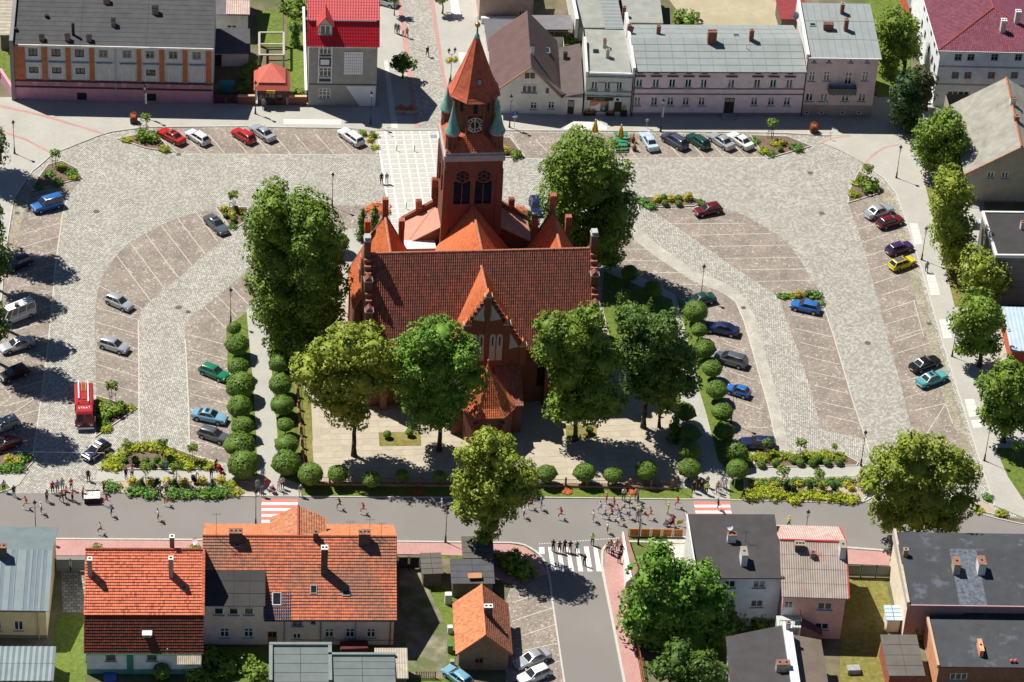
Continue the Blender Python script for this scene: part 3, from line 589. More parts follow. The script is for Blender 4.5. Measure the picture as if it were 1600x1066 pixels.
# ---- tower
TY,TW=10.75,3.65;CY=TY+TW
b=MB()
wn=[(-2.42,-.32),(.28,2.38)]                          # two tall twin belfry openings per face
def face_pts(sx,dx):pass
for q in range(4):
 R=Matrix.Rotation(q*pi/2,4,'Z');T=Matrix.Translation((0,CY,0))
 def A(x,y,z):return T@R@Vector((x,y,z))
 us=[-TW,-2.42,-.32,.28,2.38,TW];zs=[0,18.3,22.4,24.9]
 for i in range(5):
  for j in range(3):
   if j==1 and i in(1,3):continue
   b.poly([A(us[i],-TW,zs[j]),A(us[i+1],-TW,zs[j]),A(us[i+1],-TW,zs[j+1]),A(us[i],-TW,zs[j+1])])
 for i in(1,3):                                        # reveals
  l,r_,z0,z1,y0,y1=us[i],us[i+1],18.3,22.4,-TW,-TW+.5
  for quad in([(l,y0,z0),(l,y1,z0),(l,y1,z1),(l,y0,z1)],[(r_,y1,z0),(r_,y0,z0),(r_,y0,z1),(r_,y1,z1)],[(l,y0,z0),(r_,y0,z0),(r_,y1,z0),(l,y1,z0)],[(l,y1,z1),(r_,y1,z1),(r_,y0,z1),(l,y0,z1)]):
   b.poly([A(*p)for p in quad])
  ww=MB();ww.poly([A(l,y1-.02,z0),A(r_,y1-.02,z0),A(r_,y1-.02,z1),A(l,y1-.02,z1)],0)
  c=(l+r_)/2
  ww.mesh_([A(*p)for p in[(c-.07,y0+.1,z0),(c+.07,y0+.1,z0),(c+.07,y0+.1,z1-1.2),(c-.07,y0+.1,z1-1.2),(c-.07,y1,z0),(c+.07,y1,z0),(c+.07,y1,z1-1.2),(c-.07,y1,z1-1.2)]],[(0,1,2,3),(0,3,7,4),(1,5,6,2)],1)
  for zz in np.arange(z0+.3,z1-1.4,.38):ww.mesh_([A(l,y0+.2,zz),A(r_,y0+.2,zz),A(r_,y1-.04,zz+.22),A(l,y1-.04,zz+.22)],[(0,1,2,3)],2)
  # tracery head: wheel window above two lancets
  n=20;ce=(c,z1-.05-.5);R0,R1_=1.0,.8
  zc=z1+.1
  for rr0,rr1 in((1.02,.84),(.42,.34)):
   for a in range(n):
    t0,t1=2*pi*a/n,2*pi*(a+1)/n
    ww.poly([A(c+rr0*cos(t0),y0-.03,zc+rr0*sin(t0)),A(c+rr0*cos(t1),y0-.03,zc+rr0*sin(t1)),A(c+rr1*cos(t1),y0-.03,zc+rr1*sin(t1)),A(c+rr1*cos(t0),y0-.03,zc+rr1*sin(t0))],3)
  for a in range(6):
   t0=pi*a/3;d=Vector((cos(t0),sin(t0)));e=Vector((-sin(t0),cos(t0)))*.05
   ww.poly([A(c+d.x*.38+e.x,y0-.025,zc+d.y*.38+e.y),A(c+d.x*.86+e.x,y0-.025,zc+d.y*.86+e.y),A(c+d.x*.86-e.x,y0-.025,zc+d.y*.86-e.y),A(c+d.x*.38-e.x,y0-.025,zc+d.y*.38-e.y)],3)
  ww.poly([A(c+.84*cos(2*pi*a/n),y0-.01,zc+.84*sin(2*pi*a/n))for a in range(n)],0)
  for sgn in(-1,1):                                 # spandrels over the lancets
   x_o,x_i=c+sgn*1.04,c+sgn*.1
   ww.poly([A(x_o,y0-.012,z1-.75),A(x_o,y0-.012,z1-.1),A(c+sgn*.82,y0-.012,z1-.5)][::sgn],3)
  ww.build('belfry_window',[m_louv,m_brick_ch,mat('louvre',(.03,.04,.05),var=.3),mat('tracery',(.16,.085,.065),var=.3,sc=2)],CH)
b.build('tower',m_brick_ch,CH)
b=MB()
for q in range(4):                                         # corner buttress strips
 R=Matrix.Rotation(q*pi/2,4,'Z');T=Matrix.Translation((0,CY,0))
 for s in(-1,1):
  pts=[T@R@Vector(p)for p in[(s*3.75,-3.95,0),(s*2.95,-3.95,0),(s*2.95,-3.6,0),(s*3.75,-3.6,0),(s*3.75,-3.75,23),(s*2.95,-3.75,23),(s*2.95,-3.6,23.6),(s*3.75,-3.6,23.6)]]
  b.mesh_(pts,[(0,1,5,4),(1,2,6,5),(2,3,7,6),(3,0,4,7),(4,5,6,7)])
b.build('tower_buttresses',m_brick_ch,CH)
b=MB();b.prism([(-3.85,CY-3.85),(3.85,CY-3.85),(3.85,CY+3.85),(-3.85,CY+3.85)],24.85,25.7,bottom=True);b.prism([(-3.7,CY-3.7),(3.7,CY-3.7),(3.7,CY+3.7),(-3.7,CY+3.7)],25.7,26.05)
b.build('cornice',m_stone,CH)
# skirt roof from the square up to the octagon
OA=2.35;t8=math.tan(pi/8)
def octa(ap,z,cy=CY):return[Vector((ap*x,cy+ap*y,z))for x,y in((-t8,-1),(t8,-1),(1,-t8),(1,t8),(t8,1),(-t8,1),(-1,t8),(-1,-t8))]
b=MB();sq=[Vector((x,CY+y,26.05))for x,y in((-3.6,-3.6),(3.6,-3.6),(3.6,3.6),(-3.6,3.6))];oc=octa(OA,28.0)
for i in range(4):
 b.poly([sq[i],sq[(i+1)%4],oc[(2*i+1)%8],oc[2*i]]);b.poly([sq[(i+1)%4],oc[(2*i+2)%8],oc[(2*i+1)%8]])
sk=b.build('skirt_roof',T_spire[2],CH)
for i,(o,U,Vv)in enumerate((((-3.6,CY-3.6,26.05),(1,0,0),(0,1.25,1.95)),((-3.6,CY+3.6,26.05),(0,-1,0),(1.25,0,1.95)),((3.6,CY-3.6,26.05),(0,1,0),(-1.25,0,1.95)))):
 HH=Vector(Vv).length;roof_tiles('roof_tiles',o,U,Vv,7.2,HH,.3,.26,T_spire,sk,roll=.02,lift=.035,clip=lambda u,v:u>v/HH*2.6 and u<7.2-v/HH*2.6,seed=40+i)
b=MB();o0,o1=octa(OA,27.3),octa(OA,32.95)
for i in range(8):b.poly([o0[i],o0[(i+1)%8],o1[(i+1)%8],o1[i]])
b.build('clock_stage',m_brick_ch,CH)
b=MB()                                                   # pale arched frieze and dark arched openings
for i in range(8):
 a,c=octa(OA+.06,0)[i],octa(OA+.06,0)[(i+1)%8];d=(c-a)
 b.poly([a+Vector((0,0,32.35)),c+Vector((0,0,32.35)),c+Vector((0,0,33.0)),a+Vector((0,0,33.0))],0)
 for f in((0.0,1.0)if False else(.5,)):
  m_=a+d*f;e=d.normalized()*.24;n=Vector((d.y,-d.x,0)).normalized()*.02
  top=[m_+e*cos(t)+Vector((0,0,32.1+.26*sin(t)))+n for t in np.linspace(0,pi,7)]
  b.poly([m_-e+Vector((0,0,30.95))+n,m_+e+Vector((0,0,30.95))+n]+top,1)
 m_=a;e=Vector((d.y,-d.x,0)).normalized()
 b.bar(a+Vector((0,0,28)),a+Vector((0,0,32.2)),.16,n=6,mi=2)
b.build('frieze',[m_stone,m_louv,m_brick_ch],CH)
# clock on each main face: black plate, white rings, roman numerals, hands
def stroke(b,A,p,q,w,mi,off):
 p,q=Vector(p),Vector(q);d=(q-p);
 if d.length<1e-5:return
 e=Vector((-d.y,d.x)).normalized()*w/2
 b.poly([A(p.x-e.x,off,p.y-e.y),A(q.x-e.x,off,q.y-e.y),A(q.x+e.x,off,q.y+e.y),A(p.x+e.x,off,p.y+e.y)],mi)
ROM=['XII','I','II','III','IIII','V','VI','VII','VIII','IX','X','XI']
for q in(0,1,3):
 R=Matrix.Rotation(q*pi/2,4,'Z');T=Matrix.Translation((0,CY,29.35))
 A=lambda x,y,z:T@R@Vector((x,-OA-.05+y*-1,z))
 c=MB();c.mesh_([A(x,y,z)for y in(.0,.06)for x,z in((-1.12,-1.15),(1.12,-1.15),(1.12,1.15),(-1.12,1.15))],[(4,5,6,7),(0,4,7,3),(1,2,6,5),(0,1,5,4),(3,7,6,2)],0)
 for r0,r1 in((1.08,1.0),(.60,.55)):
  for a in range(32):
   t0,t1=2*pi*a/32,2*pi*(a+1)/32
   c.poly([A(r1*sin(t0),.075,r1*cos(t0)),A(r1*sin(t1),.075,r1*cos(t1)),A(r0*sin(t1),.075,r0*cos(t1)),A(r0*sin(t0),.075,r0*cos(t0))],1)
 for sx in(-1,1):
  for sz in(-1,1):c.poly([A(sx*1.0-.05,.075,sz*1.02-.05),A(sx*1.0+.05,.075,sz*1.02-.05),A(sx*1.0+.05,.075,sz*1.02+.05),A(sx*1.0-.05,.075,sz*1.02+.05)],1)
 for hnum,s in enumerate(ROM):
  th=2*pi*hnum/12;ca,sa=cos(th),sin(th);wd={'I':.07,'V':.15,'X':.15};tot=sum(wd[ch]for ch in s);x=-tot/2
  def P2(u,v):return(u*ca+(.8+v)*sa,-u*sa+(.8+v)*ca)
  for ch in s:
   w=wd[ch]
   if ch=='I':stroke(c,A,P2(x+w/2,-.15),P2(x+w/2,.15),.042,1,.08)
   if ch=='V':stroke(c,A,P2(x+w/2,-.15),P2(x+.02,.15),.04,1,.08);stroke(c,A,P2(x+w/2,-.15),P2(x+w-.02,.15),.03,1,.083)
   if ch=='X':stroke(c,A,P2(x+.02,-.15),P2(x+w-.02,.15),.04,1,.08);stroke(c,A,P2(x+w-.02,-.15),P2(x+.02,.15),.03,1,.083)
   x+=w
 ck=c.build('clock_face',[mat('clock_black',(.012,.012,.016),rough=.5),mat('clock_white',(.85,.85,.83),var=.03)],CH)
 h=MB();stroke(h,A,(.0,-.1),(-.03,.52),.09,0,.10);stroke(h,A,(0,.1),(.03,-.85),.07,0,.11);h.build('clock_hands',MATS['clock_white'],ck)
# corner turrets with copper cones
for sx,sy in((-1,-1),(1,-1),(-1,1),(1,1)):
 cx,cy=sx*2.82,CY+sy*2.75
 b=MB();b.lathe([(.82,25.4),(.82,28.45)],(cx,cy,0),8);tb=b.build('turret',m_brick_ch,CH)
 b=MB()
 for a in range(8):
  t=2*pi*(a+.5)/8;d=Vector((cos(t),sin(t),0));e=Vector((-sin(t),cos(t),0))*.13;p=Vector((cx,cy,0))+d*.775
  b.poly([p-e+Vector((0,0,26.3)),p+e+Vector((0,0,26.3)),p+e+Vector((0,0,27.5)),p+Vector((0,0,27.8)),p-e+Vector((0,0,27.5))],0)
  e2=e*.45;p2=p+d*.01
  b.poly([p2-e2+Vector((0,0,26.4)),p2+e2+Vector((0,0,26.4)),p2+e2+Vector((0,0,27.4)),p2-e2+Vector((0,0,27.4))],1)
 b.build('turret_niches',[MATS['tracery'],m_louv],tb)
 MB().lathe([(.86,28.35),(.97,28.47),(.97,28.67),(.9,28.7)],(cx,cy,0),16).build('turret_cornice',m_stone,tb)
 b=MB();b.lathe([(1.06,28.69),(1.0,28.82),(.76,29.4),(.56,30.1),(.39,30.9),(.22,31.8),(.09,32.5),(.05,32.8),(.11,32.9),(.02,33.12)],(cx,cy,0),10)
 b.build('turret_cone',m_copper,tb,ang=50)
# spire: flared octagon with courses
prof=[(3.12,32.95),(2.72,33.55),(2.38,34.3),(2.05,35.2),(1.7,36.2),(1.32,37.3),(.92,38.5),(.52,39.7),(.2,40.7)]
b=MB()
for j in range(len(prof)-1):
 lo,hi=octa(*prof[j]),octa(*prof[j+1])
 for i in range(8):b.poly([lo[i],lo[(i+1)%8],hi[(i+1)%8],hi[i]])
b.poly(list(reversed(octa(*prof[0]))),1)
sp=b.build('spire',[T_spire[1],m_stone],CH)
b=MB();rr=random.Random(5)
for j in range(len(prof)-1):
 a0,z0=prof[j];a1,z1=prof[j+1];n=max(2,round(math.hypot(a1-a0,z1-z0)/.32))
 for c_ in range(n):
  f0,f1=c_/n,(c_+1.0)/n
  lo=octa(a0+(a1-a0)*f0+.05,z0+(z1-z0)*f0);hi=octa(a0+(a1-a0)*f1+.012,z0+(z1-z0)*f1);un=octa(a0+(a1-a0)*f0+.0,z0+(z1-z0)*f0)
  for i in range(8):
   w=(lo[(i+1)%8]-lo[i]).length;m=max(1,round(w/.62))
   for s_ in range(m):
    g0_,g1_=s_/m,(s_+1)/m;L_=lambda A_,f:A_[i].lerp(A_[(i+1)%8],f)
    mi=rr.choices((0,1,2),(.5,.35,.15))[0]
    b.mesh_([L_(lo,g0_),L_(lo,g1_),L_(hi,g1_),L_(hi,g0_),L_(un,g0_),L_(un,g1_)],[(0,1,2,3),(4,5,1,0)],mi)
x=b.build('roof_tiles',T_spire,sp);x['kind']='stuff'
b=MB();e=octa(*prof[3])
for i in range(8):
 for j in range(len(prof)-1):b.bar(octa(*prof[j])[i],octa(*prof[j+1])[i],.075,n=5)
b.build('hip_tiles',T_spire[0],sp)
b=MB();p=Vector((.35,CY-2.03,35.35));b.obox(p,(.62,.12,.8),rx=-.33,mi=0);b.obox(p+Vector((0,-.06,.02)),(.42,.06,.56),rx=-.33,mi=1);b.build('roof_window',[mat('lead_frame',(.08,.11,.15),var=.2),mat('roof_glass',(.3,.38,.45),rough=.15,var=.1)],CH)
b=MB();b.lathe([(.30,40.4),(.36,40.65),(.28,40.9),(.12,41.25),(.11,42.0),(.16,42.05)],(0,CY,0),10,0);b.ball((0,CY,42.4),.36,12,8,1);b.bar((0,CY,42.75),(0,CY,43.65),.035,n=5,mi=0);b.bar((-.3,CY,43.35),(.3,CY,43.35),.03,n=5,mi=0)
b.build('finial',[m_copper,mat('gilt',(.5,.33,.12),metal=.7,rough=.35,var=.2)],CH)
# ---- south arm with the gabled front
YF=-7.96;HW,ZG=4.75,9.6
b=MB();b.box(-HW+.3,YF+.4,0,HW-.3,-6.3,9.5)
g=[(-HW,0),(HW,0),(HW,ZG),(2.75,12.9),(2.3,13.0),(.45,16.6),(.1,17.3),(-.35,16.6),(-2.1,13.0),(-2.55,12.9),(-HW,ZG)]
n=len(g);b.mesh_([(x,YF,z)for x,z in g]+[(x,YF+.55,z)for x,z in g],[tuple(range(n)),tuple(reversed(range(n,2*n)))]+[(i,n+i,n+(i+1)%n,(i+1)%n)for i in range(n)])
b.build('front_gable',m_brick_ch,CH)
tri_roof(CH,(.1,-7.45,17.0),(-.05,-1.15,17.0),5.1,8.6,T_orange,seed=51,tw=.3,th=.33)
for x,z,w in((-2.3,13.3,.42),(2.6,13.3,.42),(4.75,9.9,.42),(-4.75,9.9,.42),(.1,17.5,.42)):
 p=MB();p.box(x-w,YF-.12,z-3.2,x+w,YF+.6,z-.25);p.obox((x,YF+.24,z-.15),(2*w+.16,.9,.2),mi=1)
 p.mesh_([(x-w,YF-.12,z-.05),(x+w,YF-.12,z-.05),(x+w,YF+.6,z-.05),(x-w,YF+.6,z-.05),(x,YF-.12,z+.75),(x,YF+.6,z+.75)],[(0,1,4),(2,3,5),(0,4,5,3),(1,2,5,4)],2)
 p.build('pinnacle',[m_brick_ch,m_stone,T_orange[0]],CH)
b=MB();b.box(-.12,YF-.13,9,.32,YF-.005,16.8);b.box(-2.55,YF-.13,7.2,-2.1,YF-.005,12.4);b.box(2.4,YF-.13,7.2,2.8,YF-.005,12.4)
for q in np.linspace(0,1,12):                             # crow steps along the verge
 for s in(-1,1):b.obox((.1+s*(.45+(HW-.6)*q),YF+.27,16.75-7.0*q),(.36,.62,.42))
b.build('gable_piers',m_brick_ch,CH)
for x0,x1 in((-1.75,-.98),(-.86,-.1),(.55,1.28),(1.42,2.16)):
 c=(x0+x1)/2;w=(x1-x0)/2;b=MB()
 b.poly([(x0,YF-.02,7.6),(x1,YF-.02,7.6)]+[(c+w*cos(t),YF-.02,11.2+w*1.2*sin(t))for t in np.linspace(0,pi,8)],0)
 b.poly([(c-.09,YF-.03,9.9),(c+.09,YF-.03,9.9),(c+.09,YF-.03,11.2),(c-.09,YF-.03,11.2)],1);b.build('niche',[m_niche,m_louv],CH)
for s in(-1,1):
 b=MB();b.poly([(.1+s*.35,YF-.02,13.6),(.1+s*1.75,YF-.02,13.9),(.1+s*.35,YF-.02,16.3)][::s],0);b.build('niche',m_niche,CH)
 b=MB();b.poly([(.1+s*2.9,YF-.02,9.3),(.1+s*4.1,YF-.02,9.6),(.1+s*2.9,YF-.02,11.8)][::s],0);b.build('niche',m_niche,CH)
 for xx in(-1.0,1.35):
  b=MB()
  for a in range(16):
   t0,t1=2*pi*a/16,2*pi*(a+1)/16;b.poly([(xx+.5*cos(t0),YF-.03,12.5+.5*sin(t0)),(xx+.5*cos(t1),YF-.03,12.5+.5*sin(t1)),(xx+.38*cos(t1),YF-.03,12.5+.38*sin(t1)),(xx+.38*cos(t0),YF-.03,12.5+.38*sin(t0))])
  if s==1:b.build('rosette',MATS['tracery'],CH)
# ---- choir apse and sacristy
AP=[(-1.9,-16.0),(1.75,-16.0),(3.3,-14.1),(3.3,-11.2),(-3.3,-11.2),(-3.3,-14.1)]
b=MB();b.prism([(x*.9,(y+13)*.9-13)for x,y in AP],0,4.8);b.box(-2.9,-12,0,2.9,-7.9,5.2)
for x in(-1.75,1.6):b.obox((x,-15.85,2.0),(.5,.5,4.0),pi/4)
b.build('apse_wall',m_brick_ch,CH)
apx=Vector((-.15,-12.6,10.1));b=MB()
E_=[Vector((x,y,4.75))for x,y in AP];M1=[Vector((x*.72,(y+12.8)*.72-12.8,5.7))for x,y in AP]
for i in range(6):
 j=(i+1)%6;b.poly([E_[i],E_[j],M1[j],M1[i]],0);b.poly([M1[i],M1[j],apx],0)
b.poly(list(reversed(E_)),1)
ar=b.build('apse_roof',[T_orange[1],m_stone],CH)
for i in(5,0,1):
 j=(i+1)%6
 for(A_,B_,C_)in((E_[i],E_[j],(M1[i]+M1[j])/2),(M1[i],M1[j],apx)):
  U=(B_-A_).normalized();W_=(B_-A_).length;mid=C_-A_;uu=mid.dot(U);Vv=mid-U*uu;HH=Vv.length;t0=(M1[j]-M1[i]).length/2 if C_!=apx else 0
  roof_tiles('roof_tiles',A_,U,Vv,W_,HH,.26,.34,T_orange,ar,roll=.06,clip=(lambda u,v,uu=uu,HH=HH,W_=W_,t0=t0:(uu-t0)*v/HH-.13<=u<=W_-(W_-uu-t0)*v/HH+.13),seed=60+i)
b=MB()
for i in(5,0,1,2):b.bar(E_[i]+Vector((0,0,.08)),M1[i]+Vector((0,0,.08)),.12,n=6);b.bar(M1[i]+Vector((0,0,.08)),apx+Vector((0,0,.05)),.12,.1,n=6)
b.build('hip_tiles',m_ridge,ar)
b=MB();b.lathe([(.28,9.7),(.2,10.2),(.1,10.5),(.05,11.0)],apx[:2]+(0,),8);b.ball((apx.x,apx.y,11.1),.14);b.build('apse_finial',T_orange[0],ar)
for s in(-1,1):
 b=MB();xa,xb=(1.4,4.35)if s>0 else(-4.35,-1.6);b.box(xa,-12.9,0,xb,-7.98,4.3);b.build('sacristy_wall',m_brick_ch,CH)
 b=MB();roofslab(b,[(xa-.05,-13.15,4.35),(xb+.15,-13.15,4.35),(xb+.15,-7.99,6.7),(xa-.05,-7.99,6.7)],.15);r=b.build('sacristy_roof',T_church[2],CH)
 roof_tiles('roof_tiles',(xa-.05,-13.15,4.35),(1,0,0),(0,5.16,2.35),xb-xa+.2,5.67,.23,.4,T_church,r,wt=(.1,.3,.6),seed=70+s)
for x,z0,z1,w in((-.1,1.2,3.4,.35),):
 b=MB();b.poly([(x-w,-15.73,z0),(x+w,-15.73,z0)]+[(x+w*cos(t),-15.73,z1-w+w*sin(t))for t in np.linspace(0,pi,7)]);b.build('apse_window',m_louv,CH)
b=MB()
for x in(2.6,):b.poly([(x-.18,-12.93,1.6),(x+.18,-12.93,1.6),(x+.18,-12.93,3.0),(x-.18,-12.93,3.0)])
b.build('sacristy_window',m_louv,CH)
for x in(-11.5,-7.6,7.6,11.5):                          # tall nave windows, south and north walls
 for s in(-1,1):
  b=MB();y=s*(YE+.015);b.poly(([(x-.7,y,2.5),(x+.7,y,2.5)]+[(x+.7*cos(t),y,6.9+.9*sin(t))for t in np.linspace(0,pi,7)])[::-s]);b.build('nave_window',m_louv,CH)
# ------------------------------------------------------------------ houses
WCACHE={}
def window_meshes(w,h,nx,ny,fr,frame_m,key):
 kx=(round(w,2),round(h,2),nx,ny,key)
 if kx not in WCACHE:
  b=MB();t=fr;d0,d1=.06,.14
  b.box(-w/2,d0,-h/2,-w/2+t,d1,h/2);b.box(w/2-t,d0,-h/2,w/2,d1,h/2);b.box(-w/2+t,d0,-h/2,w/2-t,d1,-h/2+t);b.box(-w/2+t,d0,h/2-t,w/2-t,d1,h/2)
  for i in range(1,nx):x=-w/2+w*i/nx;b.box(x-t*.55,d0+.004,-h/2+t,x+t*.55,d1,h/2-t)
  for i in range(1,ny):z=-h/2+h*(i/ny if ny!=2 else .64);b.box(-w/2+t,d0+.008,z-t*.5,w/2-t,d1-.003,z+t*.5)
  p=MB().box(-w/2+.02,.10,-h/2+.02,w/2-.02,.13,h/2-.02);s=MB().box(-w/2-.1,-.14,-h/2-.09,w/2+.1,.06,-h/2-.002)
  WCACHE[kx]=(b.me('window',frame_m),p.me('pane',glass),s.me('sill',stone_sill))
 return WCACHE[kx]
class House:
 """local axes: u along the wall that faces the viewer, w into the building, z up"""
 def __init__(s,name,label,cat,bl,br,z0=0.0):
  s.a=G(*bl,z0);c=G(*br,z0);d=c-s.a;s.W=d.length;s.rz=math.atan2(d.y,d.x)
  s.root=thing(name,label,cat,s.a,s.rz);s.U=d.normalized();s.N=Vector((-s.U.y,s.U.x,0));s.z0=z0;s.holes=[]
 def loc(s,P):q=P-s.a;return Vector((q.dot(s.U),q.dot(s.N),q.z))
 def uz(s,px,py,w=0.0):P=hit(px,py,s.a+s.N*w,s.N);q=s.loc(P);return q.x,q.z
 def wat(s,px,py,z):return s.loc(G(px,py,s.z0+z))       # ground-parallel pick at height z
 def on(s,px,py,pts):                                        # pick on a roof plane given by three local points
  W3=[s.a+s.U*p[0]+s.N*p[1]+Vector((0,0,p[2]))for p in pts]
  return s.loc(hit(px,py,W3[0],(W3[1]-W3[0]).cross(W3[2]-W3[0])))
 def win(s,px,py,w,h,nx=2,ny=1,fm=None,fr=.12,sill=True,hole=True,key='w',parent=None,off=0.0):
  u,z=s.uz(px,py);s.win_at(u,z,w,h,nx,ny,fm,fr,sill,hole,key,parent,off)
 def win_at(s,u,z,w,h,nx=2,ny=1,fm=None,fr=.12,sill=True,hole=True,key='w',parent=None,off=0.0):
  a,p,q=window_meshes(w,h,nx,ny,fr,fm or white_frame,key)
  f=ob('window',a,parent or s.root,(u,off,z));ob('pane',p,f)
  if sill:ob('sill',q,f)
  if hole:s.holes.append((u-w/2,u+w/2,z-h/2,z+h/2))
  return f
 def door(s,px,py,w,h,m,base=None):
  u,z=s.uz(px,py);z0=z-h/2 if base is None else base
  b=MB();b.box(u-w/2,.06,z0,u+w/2,.12,z0+h);b.box(u-w/2+.1,.05,z0+h*.55,u-.04,.061,z0+h-.15,1);b.box(u+.04,.05,z0+h*.55,u+w/2-.1,.061,z0+h-.15,1)
  b.build('door',[m,glass],s.root);s.holes.append((u-w/2,u+w/2,z0,z0+h))
 def walls(s,m,D,H,side=None,m2=None,plinth=None,back=True):
  """front wall with real openings; side = roof profile [(w,z),...] carried by the end walls"""
  us=sorted({0.0,s.W}|{round(max(0,min(s.W,v)),3)for h in s.holes for v in h[:2]});zs=sorted({0.0,H}|{round(max(0,min(H,v)),3)for h in s.holes for v in h[2:]}|({plinth}if plinth else set()))
  b=MB()
  for i in range(len(us)-1):
   for j in range(len(zs)-1):
    cu,cz=(us[i]+us[i+1])/2,(zs[j]+zs[j+1])/2
    if any(h[0]<cu<h[1]and h[2]<cz<h[3]for h in s.holes):continue
    b.poly([(us[i],0,zs[j]),(us[i+1],0,zs[j]),(us[i+1],0,zs[j+1]),(us[i],0,zs[j+1])],1 if plinth and cz<plinth else 0)
  for l,r,lo,hi in s.holes:
   lo,hi=max(lo,0),min(hi,H);t=.2
   for q in([(l,0,lo),(l,t,lo),(l,t,hi),(l,0,hi)],[(r,t,lo),(r,0,lo),(r,0,hi),(r,t,hi)],[(l,0,lo),(r,0,lo),(r,t,lo),(l,t,lo)],[(l,t,hi),(r,t,hi),(r,0,hi),(l,0,hi)]):b.poly(q)
   b.poly([(l,t,lo),(r,t,lo),(r,t,hi),(l,t,hi)],2)
  pr=side or[(0,H),(D,H)]
  for u,sg in((0,1),(s.W,-1)):
   P=[(u,0,0)]+[(u,w,z)for w,z in pr]+[(u,pr[-1][0],0)]
   b.poly(P[::sg])
  if back:b.poly([(s.W,D,0),(0,D,0),(0,D,pr[-1][1]),(s.W,D,pr[-1][1])])
  return b.build('wall',[m,m2 or m,m_louv],s.root)
 def part(s,name,b,m,parent=None,**kw):return b.build(name,m,parent or s.root,**kw)
 def chim(s,P,w,d,h,m=None,cap=None,pots=1,name='chimney',label=None,parent=None,rz=0.0):
  b=MB();x,y,z=P;b.obox((x,y,z+h/2-.4),(w,d,h+.8),rz)
  c=b.build(name,m or chimney_brick,parent or s.root)
  if label:c['label']=label
  b=MB();b.obox((x,y,z+h+.06),(w+.08,d+.08,.09),rz);k_=b.build('chimney_cap',cap or chimney_brick,c)
  b=MB()
  for i in range(pots):b.obox((x+(i-(pots-1)/2)*w/max(1,pots)*cos(rz),y+(i-(pots-1)/2)*w/max(1,pots)*sin(rz),z+h+.125),(min(.26,w*.5/pots+.08),min(.26,d*.6),.02),rz)
  b.build('flue',soot,c)
  return c
 def sky(s,P,w,h,tilt,parent=None,fm=None):
  f=MB();f.obox((P[0],P[1],P[2]+.05),(w,h,.16),0,rx=tilt);r=f.build('roof_window',fm or zinc,parent or s.root)
  MB().obox((P[0],P[1]-.03*tilt,P[2]+.13),(w-.16,h-.18,.04),0,rx=tilt).build('pane',glass,r)
def bitumen(name,c,bl=()):return mat(name,c,var=.13,sc=.8,rough=.9,bump=.12,blots=[(.25,.45,.7,tuple(v*.75 for v in c),.5),(1.8,.62,.74,tuple(min(1,v*1.4)for v in c),.4)]+list(bl))
def seams(H_,name,p00,p10,p11,p01,n,m,w=.05,t=.03,across=0,jit=.15,parent=None):
 """lap lines of roofing felt: narrow raised strips up the slope"""
 p00,p10,p11,p01=map(Vector,(p00,p10,p11,p01));b=MB();r=random.Random(n*7+1);N=(p10-p00).cross(p01-p00).normalized()
 for i in range(1,n):
  f=i/n;a,c=p00.lerp(p10,f),p01.lerp(p11,f);e=(p10-p00).normalized()*w/2
  b.mesh_([a-e+N*.005,a+e+N*.005,a+N*t,c-e+N*.005,c+e+N*.005,c+N*t],[(0,2,5,3),(2,1,4,5)])
 for j in range(1,across):
  f=j/across;a,c=p00.lerp(p01,f),p10.lerp(p11,f);e=(p01-p00).normalized()*w/2
  b.mesh_([a-e+N*.004,a+e+N*.004,a+N*t*.9,c-e+N*.004,c+e+N*.004,c+N*t*.9],[(0,2,5,3),(2,1,4,5)])
 o=b.build(name,m,parent or H_.root);o['kind']='stuff';return o
def corrugated(root,name,p00,p10,p11,p01,pitch,amp,m,rows=1,kind=None):
 p00,p10,p11,p01=map(Vector,(p00,p10,p11,p01));n=max(4,int((p10-p00).length/pitch));N=(p10-p00).cross(p01-p00).normalized()
 if N.z<0:N=-N
 b=MB()
 for r in range(rows):
  f0,f1=r/rows,(r+1.04)/rows if r<rows-1 else 1.0
  vs=[]
  for f,l in((f0,.03),(f1,0)):
   A_,B_=p00.lerp(p01,f),p10.lerp(p11,f)
   for i in range(2*n+1):vs.append(A_.lerp(B_,i/(2*n))+N*((amp if i%2 else 0)+l+.01))
  k_=2*n+1;b.mesh_(vs,[(i,i+1,k_+i+1,k_+i)for i in range(2*n)])
 return b.build(name,m,root)
def gutter_(s,z,w=-.35,m=None,u0=0,u1=None,parent=None):
 u1=s.W if u1 is None else u1
 b=MB();b.box(u0,w-.14,z-.1,u1,w,z+.02);return b.build('gutter',m or zinc,parent or s.root)
def downpipe(s,px,zt,zb=0.0,m=None,py=None):
 u,_=s.uz(px,py or 900);b=MB();b.bar((u,-.1,zb),(u,-.1,zt),.07,n=6);return b.build('downpipe',m or zinc,s.root)
def dish(s,P,r=.4,az=-.8):
 b=MB();prof=[(.02,0),(r*.5,.03),(r*.85,.1),(r,.16)];M=Matrix.Translation(P)@Matrix.Rotation(az,4,'Z')@Matrix.Rotation(RAD(60),4,'X')
 t=MB().lathe(prof,(0,0,0),14,cap=False);b.mesh_([M@Vector(v)for v in t.v],t.f);b.bar(M@Vector((0,0,0)),M@Vector((0,0,.4)),.02,n=4);b.bar(P,Vector(P)+Vector((0,.1,-.7)),.03,n=5)
 return b.build('satellite_dish',mat('dish_grey',(.55,.56,.58),var=.08),s.root)
def antenna(s,P,h,n=5):
 b=MB();P=Vector(P);b.bar(P,P+Vector((0,0,h)),.025,n=4)
 b.bar(P+Vector((-.5,0,h-.15)),P+Vector((.5,0,h-.15)),.015,n=4)
 for i in range(n):x=-.45+.9*i/(n-1);b.bar(P+Vector((x,-.3,h-.15)),P+Vector((x,.3,h-.15)),.012,n=4)
 return b.build('antenna',dark_metal,s.root)
